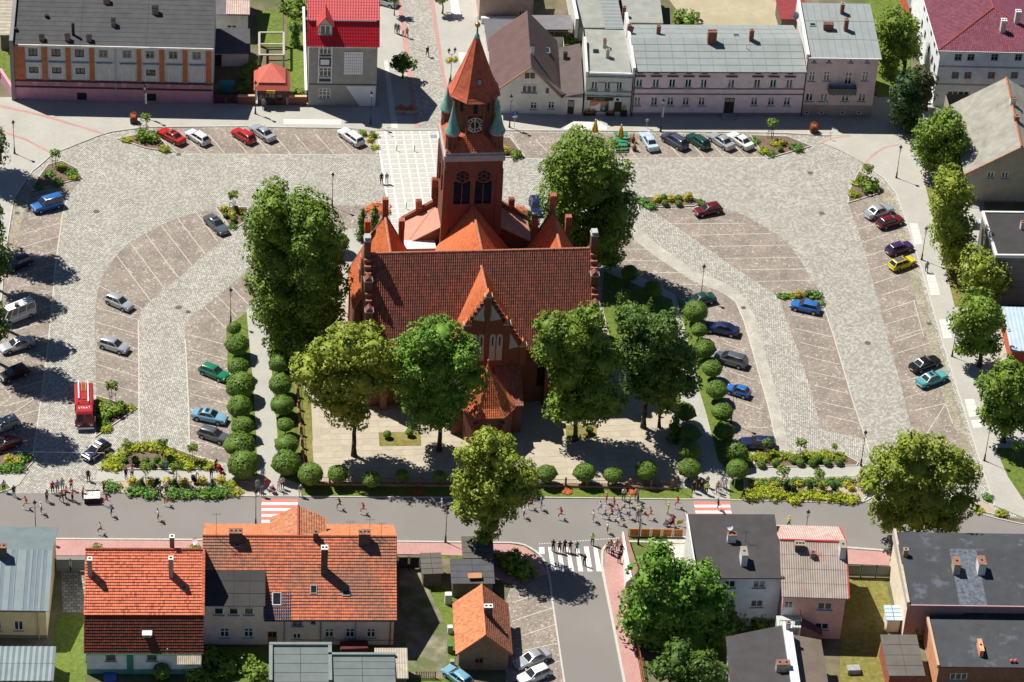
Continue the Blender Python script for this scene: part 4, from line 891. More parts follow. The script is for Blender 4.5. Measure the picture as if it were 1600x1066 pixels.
def text_mesh(txt,size,mats,thick=.01):
 c=bpy.data.curves.new('t','FONT');c.body=txt;c.size=size;c.extrude=thick;c.align_x='CENTER';c.align_y='CENTER';c.resolution_u=2
 o=bpy.data.objects.new('t',c);col.objects.link(o);dg=bpy.context.evaluated_depsgraph_get();dg.update()
 m=bpy.data.meshes.new_from_object(o.evaluated_get(dg));bpy.data.objects.remove(o);bpy.data.curves.remove(c);m.materials.clear();m.materials.append(mats);return m
plaster=lambda n,c,**k:mat(n,c,var=.09,sc=1.2,bump=.08,blots=[(.5,.5,.72,tuple(v*.72 for v in c),.5),(2.2,.58,.72,tuple(v*.8 for v in c),.4)],**k)
# ---- 1. derelict hall, top left
h=House('derelict_hall','long derelict hall with orange brick pilasters and pink base, top left','hall',(21.5,155),(332.4,161.6),.1)
m_grey=plaster('hall_plaster',(.52,.54,.55));m_pilas=mat('hall_pilaster',(.40,.145,.07),var=.2,sc=1.5,blots=[(.8,.5,.7,(.3,.12,.06),.6)]);m_base=plaster('hall_base_pink',(.62,.30,.38))
H1=h;HH=9.3
for i,x in enumerate((203,345,490,637,783,925,1068,1213)):
 y=323+i*3.1
 h.win(x/3.9475,y/3.9475,1.25,1.25,2,2 if i>2 else 1,fm=mat('dark_frame',(.05,.05,.055),var=.2)if i<3 else mat('grey_frame',(.3,.32,.34),var=.1),sill=False,key='hall%d'%(i>2))
 u,z=h.uz(x/3.9475+1.5,(380+i*3.2)/3.9475);MB().box(u-1.15,-.22,z-.07,u+1.15,-.01,z+.09).build('lintel',mat('blue_lintel',(.22,.34,.44),var=.2,sc=2),h.root)
 u2,z2=h.uz(x/3.9475+1.5,(445+i*3.4)/3.9475)
 if i in(0,1,2,5):h.win_at(u2,z2+.35,1.3,1.0,2,1,fm=mat('dark_frame',(.05,.05,.055)),sill=False,key='hb')
 b=MB();b.box(u2-.85,-.07,z2-1.55,u2-.75,-.002,z2+1.1);b.box(u2+.75,-.07,z2-1.55,u2+.85,-.002,z2+1.1);b.box(u2-.74,-.05,z2-1.55,u2+.74,-.002,z2-1.4);b.build('niche_frame',mat('niche_grey',(.64,.68,.70),var=.12,sc=2),h.root)
for i,(x0,x1)in enumerate(((80,160),(255,297),(403,440),(550,585),(843,873),(982,1015),(1127,1157),(1270,1305))):
 u0,zt=h.uz(x0/3.9475,(292+i*3)/3.9475);u1,zb=h.uz(x1/3.9475,(497+i*3)/3.9475);MB().box(max(.02,u0),-.16,zb,u1,-.003,HH-.35).build('pilaster',m_pilas,h.root)
for x,y,w_ in((505,595,1.4),(933,601,1.4),(790,598,.0),(1325,1,0)):
 if w_:h.win(x/3.9475,y/3.9475,w_,1.25,1,1,fm=mat('dark_frame',(.05,.05,.055)),sill=False,key='hc')
zp=h.uz(150,507/3.9475)[1]
h.walls(m_grey,15,HH,[(0,HH),(11,HH+3.1),(15,HH+2.8)],m2=m_base,plinth=zp)
b=MB();b.box(0,-.2,zp-.02,h.W,-.004,zp+.22);b.box(0,-.15,zp-1.05,h.W,-.004,zp-.85);b.build('plinth_course',mat('dark_course',(.07,.035,.05),var=.2),h.root)
for i in range(9):MB().box(h.W*i/9+.3,-.06,zp-.78,h.W*(i+1)/9-.3,-.003,zp-.12).build('base_panel',mat('base_panel_pink',(.43,.22,.25),var=.12,sc=1),h.root)
b=MB();roofslab(b,[(.3,-.45,HH),(h.W+.15,-.45,HH),(h.W+.15,11,HH+3.2),(.3,11,HH+3.2)],.15);roofslab(b,[(.3,11,HH+3.2),(h.W+.15,11,HH+3.2),(h.W+.15,15.3,HH+2.8),(.3,15.3,HH+2.8)],.15)
rf=b.build('roof',bitumen('felt_dark',(.085,.085,.09)),h.root)
seams(h,'felt_seams',(.3,-.45,HH),(h.W,-.45,HH),(h.W,11,HH+3.2),(.3,11,HH+3.2),3,bitumen('felt_dark2',(.06,.06,.065)),across=13,parent=rf)
b=MB();b.box(1.0,-.62,HH-.22,h.W+.15,-.46,HH+.06);b.build('gutter',mat('bright_fascia',(.7,.69,.64),var=.12,sc=.6,blots=[(.4,.5,.65,(.4,.38,.32),.7)]),h.root)
b=MB();b.mesh_([(-.25,-.3,0),(.28,-.3,0),(.28,12,0),(-.25,12,0),(-.25,-.3,HH+.5),(.28,-.3,HH+.5),(.28,12,HH+3.9),(-.25,12,HH+3.9)],[(0,1,5,4),(1,2,6,5),(3,0,4,7),(4,5,6,7)]);b.build('parapet',plaster('parapet_grey',(.25,.25,.24)),h.root)
RP=[(0,-.45,HH),(10,-.45,HH),(0,11,HH+3.2)]
for x,y,w_,hh in((258,245,.7,.6),(417,247,.7,.8),(550,250,.7,.7)):h.chim(h.on(x/3.9475,y/3.9475,RP),w_,.6,hh,cap=soot)
for x,y,w_,hh in((700,155,.6,.9),(958,80,.9,.9),(658,15,.9,.6)):h.chim(h.on(x/3.9475,y/3.9475,RP),w_,.7,hh,m=mat('chimney_buff',(.36,.25,.17),var=.25,sc=2),cap=soot)
for x,y,hh,r in((452,215,1.9,.22),(289,106,.4,.3),(97,188,.4,.3)):P=h.on(x/3.9475,y/3.9475,RP);MB().bar(P-Vector((0,0,.2)),P+Vector((0,0,hh)),r,n=8).build('vent_pipe',dark_metal,h.root)
downpipe(h,712/3.9475,HH-.2,py=100,m=mat('pipe_blue_grey',(.4,.43,.48),var=.1))
# ---- 2. house with the bright red metal roof
h=House('red_roof_house','grey rendered house with bright red mansard roof, dormer and white glass block panel','house',(481.5,165.3),(587.2,166.4),.1)
HE=h.uz(534,70)[1];m_r=plaster('grey_render',(.33,.33,.31));m_red_metal=mat('red_metal_tile',(.50,.018,.03),rough=.42,var=.1,sc=1)
h.win(k('B',428,311)[0],k('B',428,311)[1],1.7,1.45,3,2,fr=.11,sill=False,key='rr');h.win(*k('B',428,446),1.7,1.45,3,2,fr=.11,sill=False,key='rr');h.win(*k('B',423,578),1.65,1.75,3,3,fr=.1,key='rr3')
h.walls(m_r,11,HE)
uL,zt=h.uz(*k('B',386,275));uR,zb=h.uz(*k('B',467,512));b=MB()
b.box(uL-.02,-.12,zb,uL+.14,-.003,zt);b.box(uR-.14,-.12,zb,uR+.02,-.003,zt)
for yy in(350,412,478,505):z=h.uz(*k('B',428,yy))[1];b.box(uL+.14,-.1,z-.05,uR-.14,-.003,z+.05)
b.build('window_surround',white_frame,h.root)
u,z=h.uz(*k('B',425,383));b=MB();b.box(u-.85,-.05,z-.6,u+.85,-.002,z+.6,0);b.box(u-.62,-.09,z-.42,u+.62,-.051,z+.42,1);b.build('cartouche',[mat('navy_panel',(.05,.05,.09)),white_frame],h.root)
for yy in(348,496):u,z=h.uz(*k('B',427,yy));MB().box(u-.84,-.06,z-.2,u+.84,-.004,z+.2).build('panel',mat('navy_panel',(.05,.05,.09)),h.root)
u0,z0=h.uz(*k('B',541,459));u1,z1=h.uz(*k('B',662,319))
gp=MB().box(u0,-.05,z0,u1,-.003,z1).build('glass_block_panel',mat('block_joint',(.34,.36,.40),var=.05),h.root)
nx,ny=9,8;gb=MB().box(-.14,0,-.19,.14,.05,.19).me('glass_block',mat('glass_block',(.78,.8,.85),rough=.2,var=.05))
for i in range(nx):
 for j in range(ny):o=ob('glass_block',gb,gp,(u0+(u1-u0)*(i+.5)/nx,-.08,z0+(z1-z0)*(j+.5)/ny));o.scale=((u1-u0)/nx/.34,1,(z1-z0)/ny/.45)
a_,b_,c_,d_=[h.uz(*k('B',x,y))for x,y in((553,531),(738,533),(735,654),(640,655))]
MB().poly([(d_[0],-.02,d_[1]),(c_[0]-.02,-.02,c_[1]),(min(b_[0],h.W)-.02,-.02,b_[1]),(a_[0],-.02,a_[1])]).build('painted_wall_field',mat('white_mural',(.72,.75,.80),var=.05,sc=.8),h.root)
u,z=h.uz(*k('B',420,520));MB().box(0,-.06,z-.06,h.W,-.003,z+.06).build('string_course',dark_metal,h.root)
ur,zr_=1.75,3.1
b=MB();e0=(-.25,-.45,HE-.1);roofslab(b,[(-.25,-.45,HE-.1),(h.W+.25,-.45,HE-.1),(h.W+.25,ur,HE+zr_),(-.25,ur,HE+zr_)],.12);roofslab(b,[(-.25,ur-.25,HE+zr_-.02),(h.W+.25,ur-.25,HE+zr_-.02),(h.W+.25,7,HE+zr_+3.0),(-.25,7,HE+zr_+3.0)],.12)
roofslab(b,[(-.25,7,HE+zr_+3.0),(h.W+.25,7,HE+zr_+3.0),(h.W+.25,11.4,HE),(-.25,11.4,HE)],.12);rf=b.build('roof',m_red_metal,h.root)
corrugated(rf,'metal_sheet',(-.25,-.45,HE-.06),(h.W+.25,-.45,HE-.06),(h.W+.25,ur,HE+zr_+.03),(-.25,ur,HE+zr_+.03),.22,.05,m_red_metal,rows=8);corrugated(rf,'metal_sheet',(-.25,ur-.25,HE+zr_),(h.W+.25,ur-.25,HE+zr_),(h.W+.25,7,HE+zr_+3.04),(-.25,7,HE+zr_+3.04),.22,.05,m_red_metal,rows=13)
for w_,z in((-.5,HE-.18),(ur-.3,HE+zr_-.08)):
 b=MB()
 for i in range(int(h.W/.22)):b.box(i*.22,w_-.05,z-.04,i*.22+.13,w_,z+.1)
 o=b.build('eaves_comb',white_frame,h.root);o['kind']='stuff'
P=Vector((h.uz(*k('B',428,180),.3)[0],.2,h.uz(*k('B',428,180),.2)[1]));w2=.95
b=MB();b.box(P.x-w2,.2,P.z-1.0,P.x+w2,3.2,P.z+.75);b.mesh_([(P.x-w2,.2,P.z+.75),(P.x+w2,.2,P.z+.75),(P.x,.2,P.z+1.9)],[(0,1,2)]);dm=b.build('dormer',mat('dormer_grey',(.5,.5,.5),var=.08),h.root)
b=MB()
for s in(-1,1):roofslab(b,[(P.x+s*(w2+.3),-.15,P.z+.5),(P.x,-.15,P.z+2.05),(P.x,4.6,P.z+2.05),(P.x+s*(w2+.3),4.0,P.z+.5)],.1)
b.build('dormer_roof',mat('dormer_red',(.45,.06,.055),var=.1),dm)
h.win_at(P.x,P.z-.05,1.45,1.4,2,1,hole=False,parent=dm,key='dorm',off=.06)
# ---- 3. cream house with the big brown gable
h=House('gabled_house','cream house with a wide dark brown gable roof right of the church tower','house',(775,176.5),(886,179.5),.1)
m_c=plaster('cream_wall',(.74,.71,.66));ua,za=h.uz(*k('C',117,415));ze=h.uz(*k('C',300,583))[1]-.15;zl=h.uz(782,141)[1]
for x,y in((94,467),(127,467)):h.win(*k('C',x,y),.6,.85,1,1,fm=mat('brown_frame',(.12,.08,.06)),sill=False,key='gs',hole=False,off=-.16)
h.win(*k('C',107,547),2.1,1.2,3,1,key='g3',hole=False,off=-.16);h.win(*k('C',218,560),.4,.75,1,1,fm=mat('brown_frame',(.12,.08,.06)),sill=False,key='gs2',hole=False,off=-.16);h.win(*k('C',133,652),.95,1.2,2,2,key='g2');h.win(*k('C',242,650),.95,1.2,2,2,key='g2')
ue=h.uz(*k('C',300,583))[0];Wd=h.W;zs=min(ze,zl)
h.walls(m_c,16,zs)
b=MB();b.poly([(0,0,zs),(h.W,0,zs),(h.W,0,ze+(0)),(ua,0,za),(0,0,zl)]if ze>zs else[(0,0,zs),(h.W,0,zs),(ua,0,za),(0,0,zl)]);b.build('gable_wall',m_c,h.root)
# recess the gable windows into the gable face: frames already stand proud
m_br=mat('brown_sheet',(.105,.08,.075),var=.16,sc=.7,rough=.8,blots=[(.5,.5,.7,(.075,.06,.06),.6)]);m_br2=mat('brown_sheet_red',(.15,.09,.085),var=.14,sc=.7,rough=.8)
za+=.35
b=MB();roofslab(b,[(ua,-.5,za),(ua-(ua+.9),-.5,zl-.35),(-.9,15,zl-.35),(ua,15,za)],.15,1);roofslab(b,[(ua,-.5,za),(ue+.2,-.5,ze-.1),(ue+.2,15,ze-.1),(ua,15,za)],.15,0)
u9,z9=h.uz(*k('C',440,580));roofslab(b,[(ue+.1,-.45,ze-.05),(u9,-.3,z9+.3),(u9,11,z9+1.7),(ue+.1,11,ze+1.2)],.12,0);rf=b.build('roof',[m_br,m_br2],h.root)
seams(h,'sheet_seams',(ue+.2,-.5,ze-.08),(ue+.2,15,ze-.08),(ua,15,za+.02),(ua,-.5,za+.02),26,m_br,parent=rf);seams(h,'sheet_seams',(-.9,15,zl-.33),(-.9,-.5,zl-.33),(ua,-.5,za+.02),(ua,15,za+.02),26,m_br2,parent=rf)
b=MB();b.bar((-.9,-.52,zl-.42),(ua,-.52,za-.05),.1,n=4);b.bar((ua,-.52,za-.05),(ue+.2,-.52,ze-.15),.1,n=4);b.build('bargeboard',wood,h.root)
b=MB();b.box(h.W-.6,.1,0,u9,9,min(z9,ze)-.35);b.build('side_wing',m_c,h.root);h.door(*k('C',362,662),.95,2.3,mat('dark_door',(.05,.035,.03)),0.1)
P=h.on(*k('C',322,440),[(ue,-.5,ze),(ua,-.5,za),(ue,12,ze)]);h.chim(P,.55,.6,3.0,m=mat('chimney_dark',(.10,.08,.07),var=.3,sc=2),cap=soot)
P=h.on(*k('C',88,300),[(ue,-.5,ze),(ua,-.5,za),(ue,12,ze)]);h.chim(Vector((ua+.3,P.y,za-.3)),.5,.5,1.5,m=white_wash,cap=soot)
P=h.on(*k('C',215,315),[(ue,-.5,ze),(ua,-.5,za),(ue,12,ze)]);h.sky(P,.9,1.4,0)
# low flat-roofed block behind it
h=House('flat_roof_annex','low annex with dark grey flat roof and white wall behind the spire','annex',(764,104),(800,104),.1)
h.walls(plaster('annex_white',(.55,.54,.52)),8,2.8);MB().box(-.3,-.3,2.8,h.W+2.4,8.3,3.0).build('roof',bitumen('felt_slate',(.14,.135,.15)),h.root)
# ---- 4. small shop
h=House('corner_shop','narrow pale green shop with brown shopfront sign and flat grey roof between two houses','shop',(911.5,178.5),(983.5,180.5),.1)
m_sh=plaster('shop_green',(.60,.63,.58));HE=h.uz(948,116.5)[1]
for x,y,w_ in((508,527,.95),(587,529,.95),(661,529,.95)):h.win(*k('C',x,y),w_,1.35,2,1,key='sh')
h.walls(m_sh,10.6,HE,[(0,HE),(10.6,HE+.9)])
for(x0,x1,y0,y1,m,nm,t)in((484,545,622,688,None,'shop_window',.05),(553,592,622,690,None,'shop_door',.05),(633,672,628,690,mat('dark_door',(.05,.035,.03)),'door',.03)):
 u0,z1=h.uz(*k('C',x0,y0));u1,z0=h.uz(*k('C',x1,y1));o=MB().box(u0,-.06,max(z0,.05),u1,-.003,z1).build(nm,m or mat('shop_glass',(.04,.05,.05),rough=.15,spec=.8),h.root)
 if nm=='shop_window':
  n=10;b=MB();b.poly([(u0+.06,-.065,z0+.9),(u0+.06,-.065,z1-.06),(u1-.08,-.065,z1-.06)]+[(u1-.08-(u1-u0-.14)*t_,-.065,z1-.25-(z1-z0-1.1)*(1-(1-t_)**2))for t_ in np.linspace(0,1,7)],0)
  b.poly([(u0+.06,-.064,z0+.12),(u1-.08,-.064,z0+.12),(u1-.08,-.064,z1-.12),(u0+.06,-.064,z0+.86)],1);b.build('poster',[mat('poster_orange',(.62,.25,.08),var=.1),mat('poster_white',(.75,.76,.85),var=.05)],o)
 if nm=='shop_door':b=MB();b.box(u0+.12,-.068,z1-.75,u1-.45,-.062,z1-.1,0);b.box(u0+.12,-.068,z0+.3,u1-.5,-.062,z1-1.05,1);b.build('poster',[MATS['poster_orange'],mat('poster_teal',(.25,.45,.42),var=.1)],o)
u0,z1=h.uz(*k('C',463,594));u1,z0=h.uz(*k('C',622,619));sg=MB().box(u0,-.2,z0,u1,-.003,z1).build('shop_sign',mat('sign_brown',(.05,.028,.022),var=.2),h.root)
tm=text_mesh('OPTYKA',.42,mat('sign_gold',(.55,.34,.15),var=.1));o=ob('lettering',tm,sg);o.location=((u0+u1)/2-.15,-.215,(z0+z1)/2);o.rotation_euler=(RAD(90),0,0)
b=MB()
for yy,d,t in((455,.25,.3),(470,.32,.14),(564,.18,.12),(592,.2,.1)):z=h.uz(*k('C',590,yy))[1];b.box(0,-d,z-t,h.W,-.003,z+t*.3)
b.build('cornice',mat('shop_cornice',(.36,.40,.41),var=.12,sc=2),h.root)
for xx in(537,557,612,633):
 u,z0=h.uz(*k('C',xx,585));_,z1=h.uz(*k('C',xx,510));MB().box(u-.26,-.14,z0,u+.24,-.004,z1).build('pilaster',mat('pilaster_grey',(.55,.56,.6),var=.06),h.root)
u,z=h.uz(*k('C',650,606));b=MB();b.box(u-.45,-.4,z-.3,u+.45,-.01,z+.35,0);b.bar((u,-.41,z),(u,-.44,z),.24,n=12,mi=1);b.build('air_conditioner',[white_frame,dark_metal],h.root)
b=MB();roofslab(b,[(.2,-.1,HE+.1),(h.W-.2,-.1,HE+.1),(h.W-.5,10.6,HE+1.0),(.2,10.6,HE+1.0)],.12);rf=b.build('roof',bitumen('felt_green_grey',(.30,.31,.28)),h.root)
b=MB();b.mesh_([(-.12,-.3,HE-.4),(.22,-.3,HE-.4),(.22,7.5,HE-.4),(-.12,7.5,HE-.4),(-.12,-.3,HE+.55),(.22,-.3,HE+.55),(.22,7.5,HE+1.6),(-.12,7.5,HE+1.6)],[(0,1,5,4),(1,2,6,5),(2,3,7,6),(3,0,4,7),(4,5,6,7)]);b.box(.22,-.12,HE-.2,h.W,.1,HE+.32);b.build('parapet',white_wash,h.root)
RP=[(0,0,HE+.1),(5,0,HE+.1),(0,10.6,HE+1)]
for x,y in((570,290),(588,352)):h.chim(h.on(*k('C',x,y),RP),.5,.6,1.2,m=mat('chimney_pale',(.5,.48,.44),var=.15,sc=2),pots=1)
h.sky(h.on(*k('C',517,318),RP),.8,.8,.08,fm=dark_metal)
# ---- 5. long lilac house
h=House('lilac_terrace','long lilac house with two rows of white windows and grey sheet roof','house',(985.5,181),(1250.5,181.5),.1)
m_li=plaster('lilac_wall',(.78,.62,.68));HE=h.uz(1120,109.5)[1];w1=window_meshes
for i,x in enumerate((785,887,988,1087,1183,1352,1512,1611,1711)):
 p=k('C',x,514+i*.4);h.win(*p,1.0,1.45,2,1,key='li')
 u,z=h.uz(*p);MB().box(u-.8,-.24,z+1.15,u+.8,-.01,z+1.3).build('hood_mould',mat('hood_dark',(.16,.11,.12),var=.2,sc=2),h.root);MB().box(u-.38,-.08,z+1.6,u+.38,-.003,z+1.72).build('ornament',MATS['hood_dark'],h.root)
for x in(773,877,977,1072,1170,1494,1598,1696):h.win(*k('C',x,626),1.0,1.45,2,1,key='li')
u,z=h.uz(*k('C',1340,645));h.door(*k('C',1340,645),1.45,2.6,mat('brown_door',(.06,.03,.025),var=.2),.45)
b=MB();[b.box(u-.95-i*.02,-.35*(i+1),0,u+.95+i*.02,-.35*i-.003,.45-.15*i)for i in range(3)];b.build('steps',stone_sill,h.root)
h.walls(m_li,12,HE,[(0,HE),(6.1,HE+1.5),(12,HE)],m2=plaster('lilac_base',(.34,.23,.27)),plinth=.55)
b=MB()
for yy in(548,581):z=h.uz(*k('C',1200,yy))[1];b.box(0,-.1,z-.06,h.W,-.003,z+.06)
b.build('string_course',MATS['hood_dark'],h.root)
m_sheet=mat('pale_sheet_roof',(.27,.30,.295),var=.07,sc=.6,rough=.55,blots=[(.2,.5,.7,(.22,.245,.235),.5),(1.6,.62,.72,(.2,.21,.2),.4)])
b=MB();roofslab(b,[(-.05,-.45,HE-.05),(h.W+.05,-.45,HE-.05),(h.W+.05,6.1,HE+1.6),(-.05,6.1,HE+1.6)],.12);roofslab(b,[(-.05,6.1,HE+1.6),(h.W+.05,6.1,HE+1.6),(h.W+.05,12.4,HE),(-.05,12.4,HE)],.12);rf=b.build('roof',m_sheet,h.root)
seams(h,'sheet_seams',(-.05,-.45,HE-.03),(h.W,-.45,HE-.03),(h.W,6.1,HE+1.62),(-.05,6.1,HE+1.62),13,mat('sheet_lap',(.21,.235,.23),var=.1),w=.07,across=5,parent=rf);seams(h,'sheet_seams',(h.W,12.4,HE+.02),(-.05,12.4,HE+.02),(-.05,6.1,HE+1.62),(h.W,6.1,HE+1.62),13,MATS['sheet_lap'],w=.07,across=3,parent=rf)
gutter_(h,HE-.06,-.46,dark_metal)
RP=[(0,6.1,HE+1.6),(10,6.1,HE+1.6),(0,12.4,HE)];RF=[(0,-.45,HE-.05),(10,-.45,HE-.05),(0,6.1,HE+1.6)]
for x,y,w_,hh in((722,205,.6,1.3),(902,210,.55,1.3),(1475,240,.6,1.4)):h.chim(h.on(*k('C',x,y),RP),w_,.6,hh,m=brick_red)
h.chim(h.on(*k('C',1232,245),RP),1.25,.9,1.4,m=brick_red,pots=4);h.sky(h.on(*k('C',1383,220),RP),.9,.7,-.2);P=h.on(*k('C',1446,300),RF);MB().bar(P,P+Vector((0,0,.8)),.06,n=6).build('vent_pipe',white_frame,h.root)
b=MB();b.mesh_([(-.3,-.3,HE-.5),(.12,-.3,HE-.5),(.12,12,HE-.5),(-.3,12,HE-.5),(-.3,-.3,HE+.5),(.12,-.3,HE+.5),(.12,12,HE+2.3),(-.3,12,HE+2.3)],[(0,1,5,4),(1,2,6,5),(2,3,7,6),(3,0,4,7),(4,5,6,7)]);b.build('fire_wall',white_wash,h.root)
downpipe(h,989.5,HE,m=dark_metal,py=150)
# ---- 6. taller pinkish house with a balcony
h=House('pink_balcony_house','taller greyish pink house with balcony and pale roof at the end of the lilac terrace','house',(1252,181),(1360.6,182.5),.1)
m_pg=plaster('pink_grey_wall',(.66,.50,.50));HE=h.uz(1316,88)[1]
for x in(285,377,510,613):h.win(*k('D',x,377),.65,.6,1,1,key='pa')
for x,y in((272,472),(362,470),(600,470)):h.win(*k('D',x,y),.95,1.6,2,2,key='pb')
for x in(255,345,477,580):h.win(*k('D',x,600),1.15,1.4,2,1,key='pc')
for x in(240,330,460,562):h.win(*k('D',x,697),.65,.5,1,1,key='pd')
h.win(*k('D',495,484),1.05,2.15,2,2,key='pe',sill=False)
h.walls(m_pg,11.6,HE,[(0,HE),(11.6,HE+1.5)],m2=plaster('pink_base',(.38,.3,.28)),plinth=1.9)
u0,z1=h.uz(*k('D',373,515));u1,z0=h.uz(*k('D',537,560));z1=h.uz(*k('D',455,525))[1]+.1
b=MB();b.box(u0,-1.25,z0,u1,-.01,z0+.15);b.box(u0,-1.25,z0+.15,u1,-1.13,z0+1.0);b.box(u0,-1.13,z0+.15,u0+.1,-.01,z0+1.0);b.box(u1-.1,-1.13,z0+.15,u1,-.01,z0+1.0)
for i in(.2,.8):b.box(u0+(u1-u0)*i-.1,-.9,z0-.4,u0+(u1-u0)*i+.1,-.01,z0-.001)
b.build('balcony',mat('balcony_dark',(.12,.12,.12),var=.2,sc=3),h.root)
b=MB();roofslab(b,[(-.15,-.5,HE),(h.W+.3,-.5,HE),(h.W+.3,12,HE+1.6),(-.15,12,HE+1.6)],.14);rf=b.build('roof',m_sheet,h.root)
seams(h,'sheet_seams',(-.15,-.5,HE+.02),(h.W+.3,-.5,HE+.02),(h.W+.3,12,HE+1.62),(-.15,12,HE+1.62),10,MATS['sheet_lap'],w=.07,across=3,parent=rf);gutter_(h,HE,-.52,white_frame,u1=h.W+.3)
RP=[(0,-.5,HE),(10,-.5,HE),(0,12,HE+1.6)]
for x,y,w_,hh,pt in((455,80,.5,1.5,1),(370,180,1.4,.9,4),(478,185,.55,1.7,1)):h.chim(h.on(*k('D',x,y),RP),w_,.7,hh,m=brick_red,pots=pt)
h.sky(h.on(*k('D',275,155),RP),.9,.7,.1);dish(h,h.on(*k('D',175,150),RP)+Vector((-.3,0,1.4)),.55,.6);downpipe(h,1256.5,HE,m=dark_metal,py=140)
b=MB();b.mesh_([(-.35,-.3,HE-.4),(.1,-.3,HE-.4),(.1,12,HE-.4),(-.35,12,HE-.4),(-.35,-.3,HE+.4),(.1,-.3,HE+.4),(.1,12,HE+2.1),(-.35,12,HE+2.1)],[(0,1,5,4),(1,2,6,5),(2,3,7,6),(3,0,4,7),(4,5,6,7)]);b.build('fire_wall',white_wash,h.root)
# ---- 7. big white building with the plum roof
h=House('white_plum_roof_building','large white building with plum red tiled hip roof, top right corner','building',(1456.5,166),(1640,170),.1)
m_wb=plaster('white_block',(.84,.85,.88));HE=h.uz(1471,77)[1];bf=mat('brown_frame',(.12,.08,.06))
for yy,xs in((355,(1173,1252,1398,1545)),(466,(1155,1232,1378,1520))):
 for x in xs:h.win(*k('D',x,yy),1.05,1.15,2,2,fm=mat('grey_brown_frame',(.32,.28,.27),var=.1),sill=False,key='pl')
h.win(*k('D',1170,598),3.2,1.9,4,1,fm=white_frame,sill=False,key='gar')
D=24;h.walls(m_wb,D,HE);a=8.8
for i,w_ in enumerate((2.2,4.4,7.6,11.5,14.5)):
 for z in(HE-1.6,HE-4.5):MB().box(-.03,w_-.5,z-.6,-.002,w_+.5,z+.6).build('side_window',[m_louv],h.root)
m_plum=mat('plum_tile',(.17,.05,.08),var=.12,sc=.9,rough=.6);m_plum2=mat('plum_tile_b',(.21,.065,.09),var=.12,sc=.9)
o_=.45;zr_=HE+1.8;W2=h.W+o_
b=MB();A0,B0,C0=Vector((-o_,-o_,HE)),Vector((W2,-o_,HE)),Vector((a,a,zr_));Dn=Vector((-o_,D,HE));Cn=Vector((a,D,zr_));B1=Vector((W2,D,HE))
b.poly([A0,Vector((2*a+o_,-o_,HE)),C0]);b.poly([A0,C0,Cn,Dn]);b.poly([Vector((2*a+o_,-o_,HE)),Vector((2*a+o_,D,HE)),Cn,C0]);rf=b.build('roof',m_plum,h.root)
roof_tiles('roof_tiles',A0,(1,0,0),C0-Vector((a,-o_,HE)),2*a+2*o_,(C0-Vector((a,-o_,HE))).length,.32,.36,[m_plum,m_plum2],rf,roll=.09,clip=lambda u,v:v/9.4*(a+o_)<u<2*(a+o_)-v/9.4*(a+o_))
Vs=C0-Vector((-o_,a,HE));roof_tiles('roof_tiles',Dn,(0,-1,0),Vs,D+o_,Vs.length,.36,.42,[m_plum,m_plum2],rf,roll=.05,clip=lambda u,v:u<D+o_-v/9.4*(a+o_))
b=MB();b.bar(A0+Vector((0,0,.08)),C0+Vector((0,0,.12)),.13,n=6);b.bar(C0+Vector((0,0,.1)),Cn,.13,n=6);b.bar(Vector((2*a+o_,-o_,HE+.08)),C0+Vector((0,0,.1)),.13,n=6);b.build('hip_tiles',mat('hip_red',(.30,.06,.05),var=.15),rf)
b=MB();b.box(-o_-.1,-o_-.12,HE-.16,W2,-o_,HE+.04);b.box(-o_-.12,-o_,HE-.16,-o_,D,HE+.04);b.build('gutter',white_frame,h.root)
RP=[A0,Vector((5,-o_,HE)),C0];
for x,y in((1445,195),(1533,140)):h.chim(h.on(*k('D',x,y),RP),.75,.75,1.9,m=mat('chimney_white',(.68,.62,.55),var=.12),cap=white_wash,pots=2)
b=MB()
for yy,t in((415,.12),(525,.12)):z=h.uz(*k('D',1350,yy))[1];b.box(0,-.06,z-t,h.W,-.003,z+t)
b.build('string_course',mat('lilac_band',(.42,.37,.42),var=.1),h.root)
# ---- 8. grey corrugated gable building on the right
h=House('asbestos_roof_building','grey building with corrugated cement gable roof behind the right-hand trees','building',(1507,315),(1660,317),.1)
m_g8=plaster('greyish_wall',(.40,.36,.29));ul,zl=h.uz(1511.6,268);ua,za=h.uz(1595,228)
for x,y in((1375,45),(1463,45)):h.win(*k('H',x,y),1.0,1.5,2,2,key='g8')
h.walls(m_g8,20,zl);h.W;WR=2*ua-ul
MB().poly([(0,0,zl),(h.W,0,zl),(h.W,0,zl+(WR-h.W)/(WR-ua)*(za-zl)),(ua,0,za)]).build('gable_wall',m_g8,h.root)
m_asb=mat('asbestos',(.36,.345,.30),var=.14,sc=.9,rough=.95,blots=[(.4,.5,.7,(.22,.2,.16),.6)])
Ln=17.5;sk_=-.9
L0,L1,R0,R1_=Vector((ul-.5,-.4,zl-.25)),Vector((ul-.5+sk_*0+1.1,Ln,zl-.25)),Vector((ua,-.4,za+.1)),Vector((ua+1.1,Ln,za+.1))
b=MB();roofslab(b,[L0,R0,R1_,L1],.1);roofslab(b,[R0,Vector((WR+.5,-.4,zl-.25)),Vector((WR+1.6,Ln,zl-.25)),R1_],.1);rf=b.build('roof',m_asb,h.root)
corrugated(rf,'cement_sheet',L1,L0,R0,R1_,.36,.09,m_asb,rows=6);corrugated(rf,'cement_sheet',Vector((WR+.5,-.4,zl-.22)),Vector((WR+1.6,Ln,zl-.22)),R1_,R0,.36,.08,m_asb,rows=6)
b=MB();b.bar(R0+Vector((0,0,.06)),R1_+Vector((0,0,.06)),.16,n=6);b.bar(R0+Vector((0,-.05,-.05)),L0+Vector((0,-.05,0)),.1,n=4);b.build('ridge',mat('ridge_orange',(.4,.15,.07),var=.2,sc=2),rf)
